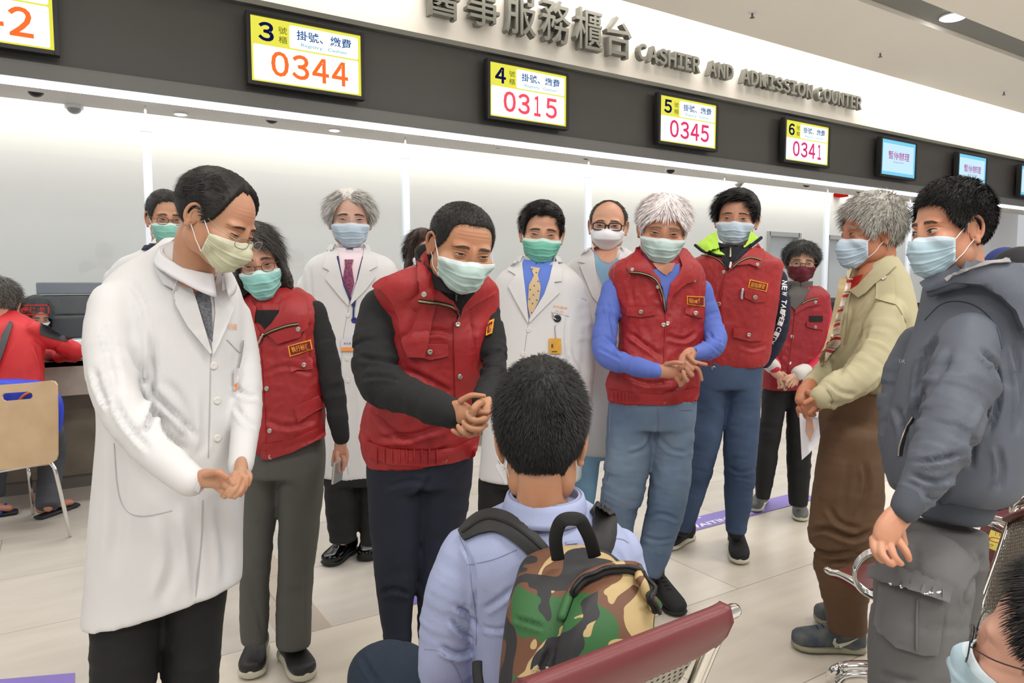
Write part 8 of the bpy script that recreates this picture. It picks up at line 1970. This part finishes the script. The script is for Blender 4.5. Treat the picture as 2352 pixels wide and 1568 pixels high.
for q_, ch in (([(2286, 1221), (2304, 1226), (2302, 1234), (2284, 1229)], '保持'), ([(2268, 1246), (2284, 1251), (2281, 1258), (2266, 1253)], '距離')):
    v, f = text_fit(ch, 0, 1, 0, 1, bold=.02); q = np.array(q_, float)
    o_ = np.array([P(*((q[0] * (1 - x) + q[1] * x) * y + (q[3] * (1 - x) + q[2] * x) * (1 - y)), 2.17) for x, y, _ in v]); add('notice_text', o_, f, mat('notice_red', (.75, .15, .2), .6), n_)
t = np.linspace(0, 2 * math.pi, 30)[:-1]; v, f = tube3(np.array([P(2287 + 15 * math.cos(a), 1240 + 5 * math.sin(a) + 3 * math.cos(a), 2.17) for a in t] + [P(2302, 1243, 2.17)]), .0015, 6, caps=False); add('notice_ring', v, f, MATS['notice_red'], n_)
rod('front_rail', [P(2262, 1188, 2.46), P(2300, 1194, 2.36), P(2335, 1208, 2.26)], .012, chrome, r_); rod('front_rail', [P(2262, 1203, 2.42), P(2290, 1208, 2.34), P(2325, 1226, 2.26)], .012, chrome, r_)
sheet('seat_pad', [P(2268, 1180, 2.62), P(2330, 1196, 2.50), P(2420, 1170, 2.7), P(2352, 1158, 2.85)], .02, VIN, r_, (6, 6))
c = P(2378, 1178, 2.50); pts = np.array([c + nrm(ax) * .07 * math.cos(a_) + np.array([0, 0, 1.0]) * .075 * math.sin(a_) for a_ in np.linspace(0, 2 * math.pi, 37)])
for k_ in (-1, 0, 1):
    v, f = tube3(pts + sd * k_ * .010, .006, 8, caps=False); add('armrest', v, f, chrome, r_, smooth=True)
q = P(2150, 1440, 2.15); rod('leg', [np.array([q[0], q[1], .40]), np.array([q[0], q[1], .02])], .025, chrome, r_)
# foot loop of the bench near the bottom edge
rod('foot_rail', [onz(1908, 1568, .02) + np.array([0, 0, .0]), P(1912, 1548, 2.02), P(1935, 1533, 1.99), P(1990, 1530, 1.96), P(2060, 1534, 1.9), P(2100, 1560, 1.85)], .016, chrome, r_)
rod('foot_rail', [P(1925, 1568, 1.98), P(1945, 1552, 1.97), P(2000, 1549, 1.94), P(2060, 1556, 1.88)], .010, chrome, r_)

# ---------------------------------------------------------------- plywood chair at the left
PLY = mat('plywood_maple', (0.80, 0.69, 0.55), .4, bump=(40, .1, .0006, (1, 1, .05)), var=(6, 1, (.75, .63, .49)))
def ply_chair():
    d = 3.68
    r_ = empty('cafe_chair', P(60, 1215, 3.85) * np.array([1, 1, 0]), 'pale plywood chair with slotted back and chrome legs behind the red jacket customer', 'chair')
    out = [(-60, 892), (-40, 887), (60, 880), (116, 874), (125, 876), (130, 884), (131, 960), (131, 1045), (128, 1056), (118, 1063), (60, 1072), (-60, 1088)]
    slot = [(8, 903), (65, 899), (73, 903), (75, 910), (70, 916), (12, 921), (5, 918), (3, 910)]
    pts = [Vector(a) for a in out + slot]; n = len(out); m_ = len(slot)
    ed = [(i, (i + 1) % n) for i in range(n)] + [(n + i, n + (i + 1) % m_) for i in range(m_)]
    vs, es, fs, *_ = delaunay_2d_cdt(pts, ed, [], 5, 1e-6) if False else delaunay_2d_cdt(pts, ed, [], 1, 1e-6)
    px = np.array([[v.x, v.y] for v in vs])
    def inslot(c):
        x, y = c; return 5 < x < 73 and 901 < y < 919
    fs = [t for t in fs if not inslot(px[list(t)].mean(0))]
    top = np.array([P(x, y, d + (y - 880) / 200 * -.04) for x, y in px]); bot = top + F * np.array([1, 1, 0]) * .012
    from collections import Counter
    ec = Counter(tuple(sorted((t[i], t[(i + 1) % len(t)]))) for t in fs for i in range(len(t))); N_ = len(px)
    F_ = [tuple(t) for t in fs] + [tuple(N_ + i for i in t[::-1]) for t in fs] + [(t[(i + 1) % len(t)], t[i], N_ + t[i], N_ + t[(i + 1) % len(t)]) for t in fs for i in range(len(t)) if ec[tuple(sorted((t[i], t[(i + 1) % len(t)])))] == 1]
    add('backrest', np.vstack([top, bot]), F_, PLY, r_)
    sheet('seat', [P(-60, 1085, d), P(115, 1062, d), P(120, 1035, d + .42), P(-60, 1050, d + .42)], .012, PLY, r_, (6, 6))
    rod('leg', [P(60, 1070, d + .02), P(105, 1060, d), P(122, 1070, d), P(132, 1100, d + .01), onz(161, 1228, .012)], .010, chrome, r_)
    rod('leg', [P(64, 1072, d + .25), P(68, 1100, d + .27), onz(76, 1178, .012)], .010, chrome, r_)
    rod('leg', [P(-60, 1088, d), P(-55, 1120, d), onz(-70, 1245, .012)], .010, chrome, r_)
    rod('seat_rail', [P(-60, 1092, d), P(20, 1078, d), P(108, 1062, d)], .009, chrome, r_)
ply_chair()

# ---------------------------------------------------------------- office equipment behind the glass
c = onY(88, 760, 6.35); x0 = c[0]; GP = mat('printer_grey', (.46, .48, .52), .5); GP2 = mat('printer_dark', (.29, .30, .32), .45); GP3 = mat('printer_pale', (.62, .64, .70), .45)
zt = onY(100, 648, 6.35)[2]; x1 = x0 + 1.05
r_ = empty('printer', (x0 + .45, 6.6, .73), 'large grey office printer standing on the desk behind the glass at left', 'printer')
addmb('scanner_lid', MB().box((x0, 6.35, zt - .09), (x1 - .25, 6.85, zt - .0)), GP, r_, bevel=.01)
addmb('body', MB().box((x0, 6.37, zt - .24), (x1 - .1, 6.9, zt - .10)), GP2, r_, bevel=.01)
addmb('paper_cassette', MB().box((x0, 6.36, .93), (x1, 6.9, zt - .25)), GP2, r_, bevel=.01)
addmb('base_cabinet', MB().box((x0 - .02, 6.34, .731), (x1 + .02, 6.92, .93)), GP3, r_, bevel=.01)
addmb('control_panel', MB().box((x0 + .42, 6.28, zt - .20), (x0 + .78, 6.36, zt - .15)), GP3, r_, bevel=.004)
addmb('output_tray', MB().box((x0 + .55, 6.36, zt - .10), (x1 + .1, 6.8, zt - .02)), GP3, r_, bevel=.008)
c = onY(178, 770, 5.9)
o = addmb('card_reader', MB().box((c[0] - .08, 5.62, .876), (c[0] + .08, 5.74, .96)), whitep, bevel=.01); tag(o, 'small white card reader on the counter top beside the red sleeve', 'card reader')
# red framed notice on the glass
a = onY(42, 724, 5.30); b_ = onY(112, 699, 5.30)
r_ = empty('glass_notice', (a[0] + .1, 5.30, a[2]), 'red outlined notice with red characters stuck on the glass at left', 'notice'); RN = mat('notice_bright_red', (.85, .16, .12), .6)
w_ = .006
addmb('frame_line', MB().box((a[0], 5.301, a[2]), (b_[0], 5.304, a[2] + w_)).box((a[0], 5.301, b_[2] - w_), (b_[0], 5.304, b_[2])).box((a[0], 5.301, a[2]), (a[0] + w_, 5.304, b_[2])).box((b_[0] - w_, 5.301, a[2]), (b_[0], 5.304, b_[2])), RN, r_)
v, f = text_fit('健保卡', a[0] + .012, b_[0] - .02, a[2] + .014, b_[2] - .014, bold=.02); add('notice_text', np.stack([v[:, 0], 5.302 - v[:, 2], v[:, 1]], 1), f, RN, r_)
# staff monitors
for (px, py, lb) in ((1895, 690, 'dark monitor behind the glass between the maroon-masked person and the old man'), (2127, 700, 'dark monitor behind the glass between the two men at right')):
    c = onY(px, py, 5.9)
    r_ = empty('monitor', (c[0], 5.9, .731), lb, 'monitor')
    addmb('panel', MB().box((c[0] - .26, 5.88, max(.80, c[2] - .30)), (c[0] + .26, 5.92, c[2] + .04)), blackp, r_, bevel=.008)
    addmb('stand', MB().box((c[0] - .03, 5.921, .746), (c[0] + .03, 5.95, c[2] - .1)), blackp, r_)
    addmb('stand_foot', MB().box((c[0] - .12, 5.85, .732), (c[0] + .12, 6.05, .745)), blackp, r_)
